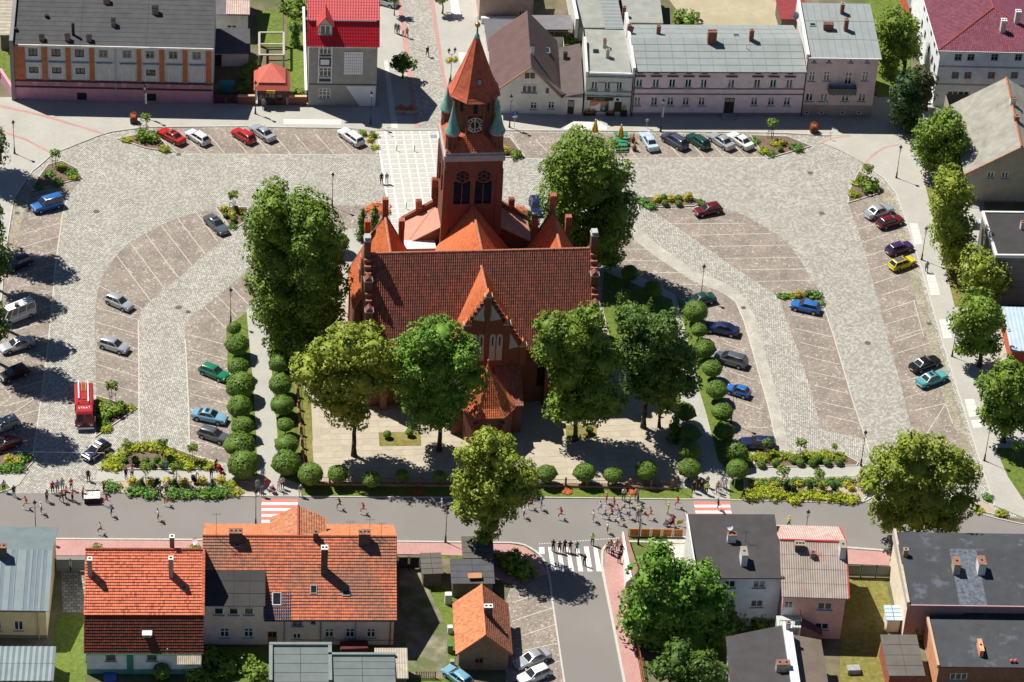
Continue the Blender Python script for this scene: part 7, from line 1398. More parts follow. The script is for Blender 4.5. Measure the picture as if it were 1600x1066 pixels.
for i,a in enumerate(reversed([(366,513,11),(371,539,19),(372,573,17),(376,602,23),(375,636,19.5),(380,666,17),(375,695,24),(380,726,24)])):topiary(*a,'dome-clipped topiary by the left car park, %s from the main road'%ORD[i],'clipped trees beside the left car park')
for i,a in enumerate(reversed([(431,541,10),(435,568,15.5),(438,601,18.5),(441,633,19),(446,664,13.5),(448,695,19),(447.6,723,23)])):topiary(*a,'dome-clipped topiary between left path and churchyard, %s from the main road'%ORD[i],'clipped trees inside the left path')
for i,a in enumerate([(485,741,20),(528,741,16),(581,749,15),(629,743,11),(686,745,11),(854,740,16),(914,739,17),(958,743,15),(1010,735,18),(1077,732,18)]):topiary(*a,'clipped topiary along the front churchyard fence, %s from the left'%(ORD+['tenth'])[i],'clipped trees along the front lawn')
for i,a in enumerate(reversed([(1087,487,19.5),(1092.6,516,13),(1101,545,17),(1113,576,16),(1120,609,17),(1129,644,17),(1132,674,17),(1150,706,19),(1152,734,18)])):topiary(*a,'dome-clipped topiary by the right car park, %s from the main road'%ORD[i],'clipped trees beside the right car park')
for i,a in enumerate(reversed([(955,407,12),(984,427,13.5),(1020,452,15),(1070,644,17),(1077,678,16.5),(1079,705,17)])):topiary(*a,'shaded topiary left of the right path, %s from the main road'%ORD[i],'clipped trees inside the right path')
topiary(605,679,6.5,'tiny clipped ball on the left of the small lawn square',h=.3);topiary(640,676,6.5,'tiny clipped ball on the right of the small lawn square',h=.3);topiary(921,672,6.5,'tiny clipped ball on the lawn square right of the apse',h=.3);topiary(1003,487,12,'shaded ball shrub on the dark lawn right of the church');topiary(975,462,13,'shaded dome on the dark lawn beside the right gable');topiary(530,378,16,'round clipped bush behind the left lime trees north of the church')
# ---- shrubs
SH={}
def shrub_me(kd):
 if kd in SH:return SH[kd]
 if kd in('jun','juy'):
  lobes=[(.0,0,.25,.5,.3)]+[(.55*cos(a),.5*sin(a),.2,.38,.22)for a in np.arange(0,6.2,1.05)];m=leaf_mesh('foliage',lobes,.2,1.6,7,L_jun if kd=='jun' else L_juy,up=.1,core=.6)
 elif kd=='gold':m=leaf_mesh('foliage',[(0,0,.45,.5,.45),(.2,.1,.6,.3,.3)],.17,2.0,8,L_gold,core=.7)
 elif kd=='con':m=leaf_mesh('foliage',[(0,0,.35,.42,.4),(0,0,.75,.3,.4),(0,0,1.1,.16,.35)],.16,2.2,9,L_conf,core=.8)
 elif kd=='bush':m=leaf_mesh('foliage',[(0,0,.5,.7,.5),(.5,.2,.45,.5,.4),(-.5,.1,.4,.5,.4),(.1,-.4,.5,.5,.45)],.24,1.8,10,L_lime,core=.65)
 elif kd=='ball':m=leaf_mesh('foliage',[(0,0,.42,.5,.46)],.14,2.4,11,L_top,clump=False,core=.9)
 elif kd=='thuja':m=leaf_mesh('foliage',[(0,0,.8,.85,.9),(.1,0,2.0,.75,1.1),(0,0,3.4,.5,1.1),(0,0,4.4,.25,.8)],.24,2.0,12,L_dark,core=.8)
 elif kd=='flow':m=leaf_mesh('foliage',[(0,0,.15,1.0,.2)],.16,1.6,13,L_fl,core=.9)
 SH[kd]=m;return m
NM=dict(jun='juniper_shrub',juy='yellow_juniper',gold='golden_bush',con='dwarf_conifer',bush='green_bush',ball='clipped_bush',thuja='thuja_tree',flow='flower_bed')
TX=dict(jun='low green spreading juniper',juy='yellow-green spreading juniper',gold='golden yellow bush',con='small dark pointed dwarf conifer',bush='leafy green bush',ball='small rounded dark bush',flow='bed of orange flowers')
NTH=ORD+['tenth','eleventh','twelfth','thirteenth','fourteenth','fifteenth']
def shrubs(where,kd,pts,z=.1):
 for i,a in enumerate(sorted(pts)):
  x,y,s=a if len(a)==3 else(*a,1.0)
  s*=.8 if kd in('jun','juy','gold')and s>.9 else 1
  lab='%s %s'%(TX[kd],where);g=lab if len(pts)>1 else None
  if g:lab='%s, %s from the left'%(lab.replace(' spreading','').replace('low green','green').replace('leafy ','').replace('small rounded dark','dark').replace('the gravel bed along the main road','the roadside bed').replace('the bed ','bed ').replace('the top right bed beside the parked','top right bed by the').replace('golden yellow','golden').replace('small dark pointed','dark pointed'),NTH[i])
  o=ob(NM[kd],shrub_me(kd),None,G(x,y+3*s,z),rng.uniform(0,6));o.scale=(s,s,s*rng.uniform(.8,1.05)*(.35 if kd=='flow' else 1));tag(o,lab,'flowers' if kd=='flow' else 'shrub',g)
w='in the top left bed beside the red car';shrubs(w,'bush',[(*k('A',885,840),1.3),(*k('A',935,850),1.2)]);shrubs(w,'juy',[(*k('A',783,857),.8),(*k('A',1015,915),1.1)])
w='in the left bed above the blue van';shrubs(w,'jun',[(*k('E',300,45),1.2),(*k('E',355,93),1.2),(*k('E',435,30),1.3),(*k('E',240,120),1.0)]);shrubs(w,'juy',[(*k('E',375,0),1.1),(*k('E',455,58),1.1)])
w='in the bed right of the grey coupe';shrubs(w,'gold',[(*k('E',1385,262),1.2),(*k('E',1430,300),1.2),(*k('E',1495,280),1.1)]);shrubs(w,'ball',[k('E',1450,265),(*k('E',1392,305),.8),(*k('E',1440,330),.9),(*k('E',1500,320),.8)]);shrubs(w,'jun',[(*k('E',1435,365),.7)])
w='in the bed left of the church plaza';shrubs(w,'bush',[(566,209,.7),(583,212,.7)]);shrubs(w,'gold',[(578,219,1.0)]);shrubs(w,'juy',[(586,229,.7)])
w='in the bed right of the church tower';shrubs(w,'gold',[(790,236,1.3)]);shrubs(w,'bush',[(806,241,.9)])
w='in the top right bed beside the parked white car';shrubs(w,'jun',[(*k('C',1490,865),1.2),(*k('D',175,905),1.4),(*k('D',20,945),1.0)]);shrubs(w,'juy',[(*k('C',1555,925),1.2),(*k('D',45,880),1.1)]);shrubs(w,'gold',[(*k('D',85,885),1.0)]);shrubs(w,'ball',[(*k('D',75,920),.9)])
w='in the bed above the silver and dark red pair';shrubs(w,'bush',[(*k('H',620,120),1.5),(*k('H',580,90),1.0)]);shrubs(w,'juy',[(*k('H',545,100),1.0),(*k('H',530,165),1.2)])
w='in the bed left of the dark red hatchback';shrubs(w,'jun',[(*k('G',800,205),1.3),(*k('G',850,232),1.4),(*k('G',1165,222),.8)]);shrubs(w,'gold',[(*k('G',897,200),1.2),(*k('G',983,200),1.2),(*k('G',1085,190),1.4)]);shrubs(w,'ball',[k('G',935,195),k('G',943,228),k('G',1027,195),k('G',1027,228)])
w='in the bed behind the blue hatchback';shrubs(w,'jun',[(*k('H',90,795),1.0),(*k('H',290,790),1.3),(*k('H',325,840),.7)]);shrubs(w,'gold',[(*k('H',192,792),1.2)]);shrubs(w,'ball',[k('H',245,785)]);shrubs(w,'juy',[(*k('H',145,795),.8)])
w='in the bed beside the fire engine';shrubs(w,'bush',[(*k('I',655,470),1.3),(*k('I',720,475),1.2),(*k('I',640,505),1.1)]);shrubs(w,'juy',[(*k('I',800,460),1.0),(*k('I',655,585),1.1),(*k('I',620,420),.7)]);shrubs(w,'jun',[(*k('I',640,550),.8)])
w='in the bed at the lower left edge';shrubs(w,'jun',[(*k('I',150,770),1.3),(*k('I',110,830),1.3),(*k('I',30,830),1.3)]);shrubs(w,'gold',[(*k('I',110,790),1.0),(*k('I',55,780),.9)]);shrubs(w,'juy',[(*k('I',60,800),.9)])
w='in the long bed below the police car';shrubs(w,'juy',[(*k('I',x,y),1.25)for x,y in((660,810),(700,770),(715,820),(760,735),(820,705),(870,700),(930,695),(985,705),(1040,735),(1110,765),(1180,785),(1250,805),(1300,815),(1150,815))]);shrubs(w,'ball',[(*k('I',x,y),.9)for x,y in((765,785),(835,785),(900,785),(970,782),(1050,780),(940,815),(1000,815))])
w='in the gravel bed along the main road, left';shrubs(w,'jun',[(*k('I',x,y),1.5)for x,y in((690,940),(830,970),(930,985),(1060,985),(1150,985),(1250,985),(1370,975),(1310,985))]);shrubs(w,'gold',[(*k('I',x,y),1.2)for x,y in((820,920),(930,925),(1030,915),(1135,920),(1250,915),(1360,910))]);shrubs(w,'con',[k('I',x,y)for x,y in((875,935),(970,930),(1080,935),(1310,945))]);shrubs(w,'juy',[(*k('I',1460,980),1.1),(*k('I',1420,925),.9)])
Z7=lambda x,y:(1130+x/7.105,640+y/7.105)
w='in the bed above the right lower path';shrubs(w,'juy',[(*Z7(x,y),1.2)for x,y in((380,510),(440,530),(550,500),(650,510),(770,520),(920,500),(1010,510),(1100,490),(1180,500),(1290,520))]);shrubs(w,'ball',[(*Z7(x,y),1.1)for x,y in((420,610),(580,595),(850,590),(990,595),(1150,585),(1280,580),(780,560),(1050,550))])
w='in the gravel bed along the main road, right';shrubs(w,'juy',[(*Z7(x,y),1.4)for x,y in((300,945),(390,930),(500,910),(480,870),(640,930),(780,980),(900,940),(1030,945),(1150,950),(1290,970),(1420,980),(580,950))]);shrubs(w,'jun',[(*Z7(x,y),1.2)for x,y in((370,800),(480,810),(590,805),(720,810),(850,795),(990,800),(1110,800),(1240,795),(1390,790))]);shrubs(w,'gold',[(*Z7(x,y),1.0)for x,y in((350,845),(560,850),(830,830),(1090,850),(1370,830),(1420,870))]);shrubs(w,'con',[(*Z7(x,y),.9)for x,y in((700,870),(960,860),(1220,860),(790,905))])
w='in the gravel corner bed at the lower right';shrubs(w,'juy',[(*k('Q',1440,20),1.0),(*k('Q',1300,5),.7)]);shrubs(w,'jun',[(*k('L',1355,1010),.8)])
shrubs('on the front lawn behind the running crowd','flow',[(*k('K',345,972),.65)]);shrubs('in the shaded middle of the front lawn','flow',[(653,766,.8)]);shrubs('under the right end of the front fence','flow',[(*k('K',740,970),.7)]);shrubs('in a round bed right of the tower foot','flow',[(806,328,1.6)],.05);shrubs('in a round bed left of the tower foot','flow',[(590,322,1.6)],.05)
shrubs('in the yard behind the lilac terrace','bush',[(1072,32,2.2)]);shrubs('in the long garden left of the red-roofed house','bush',[(457,12,2.0),(462,40,1.2),(470,146,.9)]);shrubs('on the garden wall behind the brown gable','juy',[(766,47,1.3),(790,33,1.0)]);shrubs('in the alley beside the kiosk','bush',[(388,122,1.6),(394,105,1.2),(380,138,1.3)]);shrubs('beside the white wall of the red tiled house','ball',[(253,1052,2.0)]);shrubs('in the hedge below the orange roofed house','bush',[(330,1030,1.6),(350,1045,1.5),(380,1036,1.5),(400,1050,1.4),(312,1052,1.6)],.02)
shrubs('by the corner of the lower car park','bush',[(805,885,1.8),(820,895,1.4),(795,875,1.6)]);shrubs('in the yard between the cream gable and brick wing','bush',[(1435,985,1.6)]);shrubs('beside the steps of the pink house','bush',[(1190,975,1.3)]);shrubs('at the foot of the pavement trees on the right','jun',[(1483,330,1.0),(1503,450,1.0)]);shrubs('above the red tiled house','bush',[(150,860,.9),(305,860,.8)]);shrubs('along the green yard wall by the shop','jun',[(890,60,1.5),(889,75,1.4),(890,88,1.4)])
for i,(x,y,s,lab)in enumerate(((566,373,.95,'slim dark thuja left of the north chapel gable'),(585,360,.8,'smaller dark thuja beside the slim one north of the church'),(823,377,1.0,'slim dark thuja between tower and right chapel'),(835,372,.8,'smaller thuja right of the tower beside the dark car'),(1052,690,.9,'dark thuja in the shade at the right churchyard corner'),(1014,505,.8,'small dark thuja behind the right churchyard limes'),(968,500,.8,'dark thuja at the right gable of the church'),(461,72,.8,'young spruce in the long garden beside the red roof'))):
 o=ob('thuja_tree',shrub_me('thuja'),None,G(x,y,.06),i);o.scale=(s,s,s);tag(o,lab,'tree')
# ---- staked saplings
SAPC=leaf_mesh('crown',[(0,0,0,.55,.5),(.25,.1,.2,.35,.3),(-.2,-.1,-.1,.35,.35)],.22,1.9,55,L_lime,core=.55);ST=MB();[ST.bar((.45*cos(a),.45*sin(a),0),(.45*cos(a),.45*sin(a),1.15),.035,n=5)for a in(.5,2.6,4.7)];[ST.bar((.45*cos(a),.45*sin(a),1.05),(.45*cos(c),.45*sin(c),1.05),.03,n=4)for a,c in((.5,2.6),(2.6,4.7),(4.7,.5))]
STM=ST.me('stakes',mat('stake_wood',(.16,.10,.06),var=.2));SPT=MB().bar((0,0,0),(0,0,2.1),.04,.03,6).me('trunk',bark)
for x,y,s,lab in((228.5,206,1.0,'thin sapling in the top left bed'),(87,262,1.0,'thin sapling in the left bed above the blue van'),(364,327,1.0,'staked sapling beside the grey coupe'),(1205,216,1.1,'staked sapling in the top right bed'),(1353,288,1.1,'leafy sapling in the bed above the silver and dark red pair'),(175,628,1.1,'thin sapling in the bed beside the fire engine'),(199,718,1.0,'staked sapling below the police car'),(254,717,1.0,'staked sapling in the middle of the long left bed'),(301,721,.9,'staked sapling near the grey hatchback'),(228,755,1.0,'staked sapling by the road, first from the left'),(276,755,1.1,'staked sapling by the road, second from the left'),
 (1249,715,1.0,'staked sapling in the upper right lower bed, left'),(1197,713,.9,'staked sapling beside the dark estate car'),(1302,712,.6,'bare staked sapling at the right end of the lower bed'),(1221,762,1.1,'staked sapling by the road on the right, left one'),(1277,764,1.0,'staked sapling by the road on the right, right one'),(1585,720,1.0,'staked sapling on the grass at the far right'),(1345,765,.8,'thin sapling under the lower right street lime')):
 t_=thing('sapling',lab,'sapling',G(x,y,.09));t_.scale=(s,s,s);ob('trunk',SPT,t_);o=ob('crown',SAPC,t_,(0,0,2.3),x);ob('stakes',STM,t_,(0,0,0),y)
tree('round ball-crowned street tree in the shade of the red-roofed house',(629,122),[(620,100,10),(640,100,10),(630,93,9),(628,104,9)],L_dark,seed=61,tr=.14,name='street_tree',z0=.1);tree('small leafy street tree at the top of the pedestrian street',(691,21),[(690,-3,9),(684,-10,8),(697,-9,8)],L_lime,seed=62,tr=.12,name='street_tree',z0=.1);tree('thin street tree beside the silver car at the top',(616,24),[(616,0,7),(610,-6,6),(622,-6,6)],L_lime,seed=63,tr=.08,name='street_tree',z0=.1)
print('leaf tris',BUD[0])
# ------------------------------------------------------------------ vehicles
CD=dict(hatch=(3.95,.82,1.42,.9,-1.88,.95,-1.5,.2,.80),sedan=(4.4,.85,1.42,.93,-1.5,.95,-.85,.2,.80),estate=(4.55,.85,1.45,.93,-2.2,.95,-1.95,.2,.80),small=(3.1,.7,1.38,.86,-1.4,.75,-1.05,.1,.76),mpv=(4.3,.87,1.62,1.0,-2.05,1.3,-1.75,.35,.86),van=(4.25,.86,1.82,1.02,-2.1,1.05,-2.02,.45,.88),minibus=(5.3,.95,2.25,1.15,-2.6,2.15,-2.52,1.35,1.02))
CM={}
headl=mat('headlight_glass',(.7,.72,.75),rough=.15,var=.05);taill=mat('tail_light_red',(.35,.015,.012),rough=.25,var=.1);plate_m=mat('number_plate_white',(.7,.7,.66),var=.04);trim=mat('trim_black',(.025,.025,.027),rough=.6,var=.2);alloy=mat('wheel_rim',(.42,.43,.44),rough=.4,metal=.5,var=.1)
def car_meshes(t):
 if t in CM:return CM[t]
 L,w,H,bz,xr,xf,rr,rf,hz=CD[t];b=MB();st=[(-.5,.8),(-.475,.92),(-.4,.985),(-.2,1),(0,1),(.2,1),(.36,.985),(.455,.93),(.5,.78)]
 def deck(x):return bz if x<xf else bz+(hz-bz)*min(1,(x-xf)/(L/2-xf)*1.1)**.8
 n=8
 for f,m in st:
  x=f*L;z=deck(x)-(.1 if abs(f)>=.5 else .0);lo=.2 if abs(f)<.45 else .3
  b.v+=[(x,-w*m*.9,lo),(x,-w*m,.5),(x,-w*m*.975,z-.1),(x,-w*m*.86,z),(x,w*m*.86,z),(x,w*m*.975,z-.1),(x,w*m,.5),(x,w*m*.9,lo)]
 for i in range(len(st)-1):
  for j in range(n):b.f.append((i*n+j,(i+1)*n+j,(i+1)*n+(j+1)%n,i*n+(j+1)%n));b.m.append(0)
 b.f+=[tuple(range(n)),tuple(reversed(range(8*n,9*n)))];b.m+=[0,0]
 wb,wt=w*.85,w*.66;z0=bz-.02;A=[(xr,-wb,z0),(xf,-wb,z0),(xf,wb,z0),(xr,wb,z0)];B=[(rr,-wt,H-.06),(rf,-wt,H-.06),(rf,wt,H-.06),(rr,wt,H-.06)];C=[(rr+.12,-wt+.1,H),(rf-.15,-wt+.1,H),(rf-.15,wt-.1,H),(rr+.12,wt-.1,H)]
 b.mesh_(A+B+C,[(0,1,5,4),(1,2,6,5),(2,3,7,6),(3,0,4,7),(4,5,9,8),(5,6,10,9),(6,7,11,10),(7,4,8,11),(8,9,10,11)],0)
 for sx in(-.31,.31):                       # dark wheel arches
  for s in(-1,1):b.poly([(sx*L+.38*cos(a),s*(w+.004),.3+.38*sin(a))for a in np.linspace(0,pi,9)][::s],1)
 out={'body':(b,38)}
 def quad(P,u0,u1,v0,v1,off,th=None):
  P=[Vector(p)for p in P];nn=(P[1]-P[0]).cross(P[3]-P[0]).normalized()*off;g=lambda u,v:P[0].lerp(P[1],u).lerp(P[3].lerp(P[2],u),v)+nn
  return[g(u0,v0),g(u1,v0),g(u1,v1),g(u0,v1)]
 out['windscreen']=MB().poly(quad([A[1],A[2],B[2],B[1]],.05,.95,.06,.93,.012));out['rear_window']=MB().poly(quad([A[3],A[0],B[0],B[3]],.08,.92,.12 if t!='estate' else .2,.9,.012))
 sides=[(.06,.5),(.54,.94)]if t not in('minibus',)else[(.03,.3),(.33,.58),(.61,.78),(.82,.97)]
 if t=='small':sides=[(.08,.45),(.5,.92)]
 for i,(u0,u1)in enumerate(sides):
  for s in(-1,1):
   P=[A[0],A[1],B[1],B[0]]if s<0 else[A[2],A[3],B[3],B[2]];out['side_window%d%d'%(i,s)]=MB().poly(quad(P,*((u0,u1)if s<0 else(1-u1,1-u0)),.14,.88,.012))
 for s in(-1,1):
  out['headlight%d'%s]=MB().obox((L/2*.955,s*w*.66,hz-.16),(.16,.34,.16),s*-.25);out['tail_light%d'%s]=MB().obox((-L/2*.965,s*w*.76,bz-.2),(.12,.2,.24));out['mirror%d'%s]=MB().obox((xf-.28,s*(w+.06),bz+.06),(.1,.16,.12))
 out['bumper1']=MB().obox((L/2-.02,0,.42),(.16,w*1.62,.2));out['bumper0']=MB().obox((-L/2+.02,0,.42),(.16,w*1.62,.2));out['number_plate1']=MB().obox((L/2+.07,0,.42),(.02,.5,.11));out['number_plate0']=MB().obox((-L/2-.07,0,.45),(.02,.5,.11))
 mm=dict(w=glass,r=glass,s=glass,h=headl,t=taill,m=trim,b=trim,n=plate_m);res=[]
 for nm,q in out.items():
  base=nm.rstrip('-01234');
  if nm=='body':me=q[0].me('body',[trim,trim],ang=q[1])
  else:me=q.me(base,mm[base[0]])
  res.append((base,me))
 wh=MB().bar((0,-.1,0),(0,.1,0),.3,n=16).me('wheel',rubber);ri=MB().bar((0,-.108,0),(0,.108,0),.19,n=10).me('rim',alloy)
 CM[t]=(res,wh,ri,L,w);return CM[t]
def car(t,front,rear,pm,label,cat='car',name=None,extra=None,group=None):
 res,wh,ri,L,w=car_meshes(t);f,r=G(*front,.6),G(*rear,.6);c=(f+r)/2;d=f-r;root=thing(name or{'van':'delivery_van','minibus':'minibus'}.get(t,'parked_car'),label,cat,(c.x,c.y,.012),math.atan2(d.y,d.x),group)
 for nm,me in res:
  o=ob(nm,me,root)
  if nm in('body','mirror')or(nm=='bumper' and t not in('van',)and pm.name[-1]!='x'):
   for s in o.material_slots[:1]:s.link='OBJECT';s.material=pm
 for sx in(-.31,.31):
  for s in(-1,1):o=ob('wheel',wh,root,(sx*L,s*(w-.09),.3));ob('rim',ri,o)
 if extra:extra(root,CD[t])
 return root
def sunroof(root,d):MB().box(d[6]+.35,-.38,d[2]+.004,d[7]-.25,.38,d[2]+.02).build('sunroof',glass,root)
def bigroof(root,d):MB().box(d[6]+.16,-d[1]*.52,d[2]+.003,d[7]-.2,d[1]*.52,d[2]+.02).build('roof_panel',mat('roof_grey',(.10,.10,.11),var=.1),root)
silver=paint('paint_silver',(.50,.52,.54),.3,.45);white=paint('paint_white',(.74,.74,.73));red=paint('paint_red',(.46,.022,.018));dred=paint('paint_dark_red',(.13,.008,.016));navy=paint('paint_navy',(.012,.02,.075));blue=paint('paint_blue',(.03,.14,.42));lblue=paint('paint_light_blue',(.22,.44,.58),.3,.2);slate=paint('paint_slate',(.085,.09,.14),.3,.3);dgreen=paint('paint_dark_green',(.01,.065,.055));green=paint('paint_green',(.01,.20,.10));black=paint('paint_black',(.012,.012,.014));grey=paint('paint_grey',(.14,.15,.17),.3,.4);purple=paint('paint_purple',(.055,.02,.10));yellow=paint('paint_yellow',(.62,.50,.03));turq=paint('paint_turquoise',(.10,.36,.38));icy=paint('paint_ice_blue',(.55,.68,.78),.3,.2)
for a in(('sedan',(252,204),(284,221),red,'red saloon with dark sunroof parked right of the top left bed',sunroof),('hatch',(296,206),(322,222),white,'silver-white hatchback between the two red cars, top left'),('hatch',(367,203.5),(394,220),red,'red hatchback left of the silver saloon, top left row'),('sedan',(396,197),(425,217),silver,'silver saloon right of the red hatchback, top left row'),('estate',(531,201),(566,226),white,'long white estate car left of the church plaza'),
 ('sedan',(1007,208),(1022,233),icy,'ice-blue saloon beside the parasol tables'),('mpv',(1037,210),(1071,230),slate,'slate blue people carrier in the top right row'),('hatch',(1075,210),(1106,230),dgreen,'dark green hatchback in the top right row'),('sedan',(1110,209),(1144,231),silver,'silver saloon second from the right in the top right row'),('sedan',(1140,208),(1174,231),white,'white saloon at the right end of the top right row'),
 ('van',(49,327),(98,313),blue,'bright blue delivery van under the left bed'),('hatch',(6,420),(50,402),navy,'dark blue off-road car in the shade at the left edge'),('minibus',(-5,504),(54,481),white,'white minibus half in shade at the left edge'),('sedan',(1,546),(52,531),silver,'silver saloon in tree shade below the white minibus'),('hatch',(-1,592),(44,574),black,'black hatchback in tree shade at the left edge'),('estate',(-20,673),(25,657),silver,'silver estate car cut by the left frame edge'),('hatch',(-15,702),(30,686),dred,'dark red car cut by the left frame edge'),
 ('hatch',(206,481),(166,463),silver,'silver three-door car alone in the left curved bays'),('hatch',(202,547),(154,532),silver,'silver hatchback above the fire engine'),('sedan',(354,365),(322,336),grey,'grey coupe with sunroof beside the upper left bed',sunroof),('hatch',(355,590),(314,573),green,'green hatchback nose against the left topiary row'),('sedan',(356,656),(299,644),lblue,'light blue saloon with sunroof by the left topiary row',sunroof),('hatch',(357,687),(311,672),grey,'dark grey hatchback beside the light blue saloon'),
 ('hatch',(1085,332),(1127,323),dred,'dark red hatchback beside the upper right bed'),('sedan',(1072,473),(1114,464),dgreen,'dark teal saloon half behind topiary on the right'),('sedan',(1106,509),(1151,518),navy,'dark blue saloon above the grey people carrier'),('mpv',(1120,556),(1164,568),grey,'grey people carrier right of the right topiary row'),('small',(1139,606),(1168,615),blue,'small blue car right of the right topiary row'),('estate',(1160,691),(1208,694),navy,'dark blue estate car by the lower right bed'),('hatch',(1240,475),(1278,483),blue,'blue hatchback in front of the right middle bed'),
 ('sedan',(1391,324),(1356,336),silver,'silver car of the overlapping pair on the right'),('hatch',(1411,340),(1371,352),dred,'dark red hatchback overlapping the silver car on the right'),('hatch',(1423,382),(1388,393),purple,'dark purple hatchback above the yellow car'),('hatch',(1427,405),(1393,417),yellow,'yellow hatchback with dark roof panel on the right',bigroof),('sedan',(1466,560),(1425,576),black,'black saloon above the turquoise car'),('sedan',(1476,584),(1437,599),turq,'turquoise old saloon with sunroof below the black saloon',sunroof),
 ('hatch',(841,337),(834,306),navy,'dark blue car parked behind the right church chapel'),('hatch',(700,1046),(730,1068),lblue,'light blue car by the brick outbuilding'),('sedan',(806,1040),(857,1019),silver,'silver saloon in the lower car park'),('hatch',(808,1065),(863,1043),white,'white hatchback below the silver saloon in the lower car park'),('sedan',(585,-3),(615,5),silver,'silver car at the top of the pedestrian street')):
 car(*a[:5],extra=a[5]if len(a)>5 else None)
MB().obox((0,0,.25),(.5,.45,.35)).build('roof_box',mat('bag_olive',(.16,.15,.10),var=.2),None,loc=G(26,478,2.25));o=bpy.data.objects['roof_box'];o.location.z=2.2;tag(o,'olive bundle lying on the white minibus roof','bundle')
def cop(root,d):
 b=MB();b.box(-.55,-.5,d[2]+.02,-.2,.5,d[2]+.16);b.build('light_bar',mat('bar_white',(.8,.8,.82),var=.03),root);o=ob('roof_lettering',text_mesh('POLICJA',.34,MATS['bar_white']),root);o.location=(-.02,0,d[2]+.012);o.rotation_euler=(0,0,-pi/2)
 for s in(-1,1):
  MB().box(-1.9,s*(d[1]+.008)-.004,.55,1.5,s*(d[1]+.008)+.004,.7).build('side_stripe',MATS['bar_white'],root);MB().box(-.7,s*(d[1]+.014)-.004,.52,.3,s*(d[1]+.014)+.004,.8).build('side_panel',paint('paint_red',(.46,.022,.018)),root)
 MB().box(1.45,-.3,.86,1.62,.3,.885).build('bonnet_panel',MATS['bar_white'],root)
car('hatch',(131,717),(170,691),navy,'navy police car with white roof lettering and red side panel','police car','police_car',cop)
# fire engine facing the viewer
fr=paint('fire_red',(.42,.03,.028));f,r=G(133,673,0),G(131.5,624,0);d=(f-r).normalized();root=thing('fire_engine','old red fire engine with roof ladder and white suction pipes','fire engine',(r+d*3.2),math.atan2(d.y,d.x));L=6.5;w=1.14
b=MB();sec=[(-3.25,.8,2.45,1.05),(-3.2,.55,2.6,1.1),(1.1,.5,2.62,1.14)]
b.box(-3.25,-w,.5,1.15,w,2.45);b.mesh_([(-3.2,-w,2.45),(1.15,-w,2.45),(1.15,w,2.45),(-3.2,w,2.45),(-3.1,-w+.2,2.62),(1.1,-w+.2,2.62),(1.1,w-.2,2.62),(-3.1,w-.2,2.62)],[(0,1,5,4),(1,2,6,5),(2,3,7,6),(3,0,4,7),(4,5,6,7)]);b.build('body',fr,root,ang=30)
b=MB();P=[(1.16,.5),(3.15,.5),(3.25,.9),(3.22,1.35),(2.75,2.3),(2.5,2.5),(1.16,2.55)];n=len(P);b.mesh_([(x,s*(w-.04-(.12 if z>2 else 0)),z)for s in(-1,1)for x,z in P],[tuple(range(n)),tuple(reversed(range(n,2*n)))]+[(i,n+i,n+(i+1)%n,(i+1)%n)for i in range(n)]);b.build('cab',fr,root,ang=30)
for s in(-1,1):MB().poly([(3.205,s*.08,1.4),(3.205,s*.95,1.4),(2.78,s*.85,2.26),(2.78,s*.08,2.26)]).build('windscreen',glass,root);MB().poly([(1.4,s*(w-.02),1.45),(2.9,s*(w-.02),1.45),(2.6,s*(w-.10),2.2),(1.4,s*(w-.10),2.2)]).build('side_window',glass,root);MB().bar((3.24,s*.78,.95),(3.3,s*.78,.95),.15,n=12).build('headlight',headl,root);MB().bar((3.0,s*1.2,1.2),(3.0,s*1.28,2.0),.03).build('mirror',white_frame,root)
MB().obox((3.34,0,.55),(.16,2.2,.26)).build('bumper',white_frame,root);MB().obox((3.25,0,1.05),(.06,.7,.5)).build('grille',trim,root)
o=ob('lettering',text_mesh('STRAŻ',.5,MATS['bar_white']),root);o.location=(1.85,0,2.56);o.rotation_euler=(0,0,pi/2)
for y in(-.62,.52):MB().bar((-3.4,y,2.78),(.2 if y<0 else .9,y,2.78),.1,n=8).build('suction_pipe',mat('pipe_white',(.78,.77,.74),var=.06),root)
b=MB();[b.bar((-3.4,y,2.72),(-1.4,y,2.72),.035,n=4)for y in(-.27,.22)];[b.bar((-3.3+i*.24,-.27,2.72),(-3.3+i*.24,.22,2.72),.03,n=4)for i in range(9)];b.build('ladder',mat('ladder_wood',(.5,.32,.14),var=.2),root)
b=MB();b.box(-.3,-.3,2.62,.3,.25,2.7);b.box(.5,-.35,2.62,.7,.4,2.68);b.bar((.9,-.7,2.6),(.9,-.7,2.8),.1);b.build('roof_hatch',mat('hatch_red',(.33,.03,.03),var=.1),root);b=MB();[b.box(-3.0+i*1.9,s*(w+.01)-.01,.8,-1.3+i*1.9,s*(w+.01)+.01,2.2)for i in range(2)for s in(-1,1)];b.build('locker_doors',mat('locker_red',(.36,.04,.04),var=.1),root)
for x in(-2.2,2.2):
 for s in(-1,1):o=MB().bar((x,s*.88,.5),(x,s*1.17,.5),.5,n=18).build('wheel',rubber,root);MB().bar((x,s*1.16,.5),(x,s*1.19,.5),.28,n=12).build('rim',fr,o)
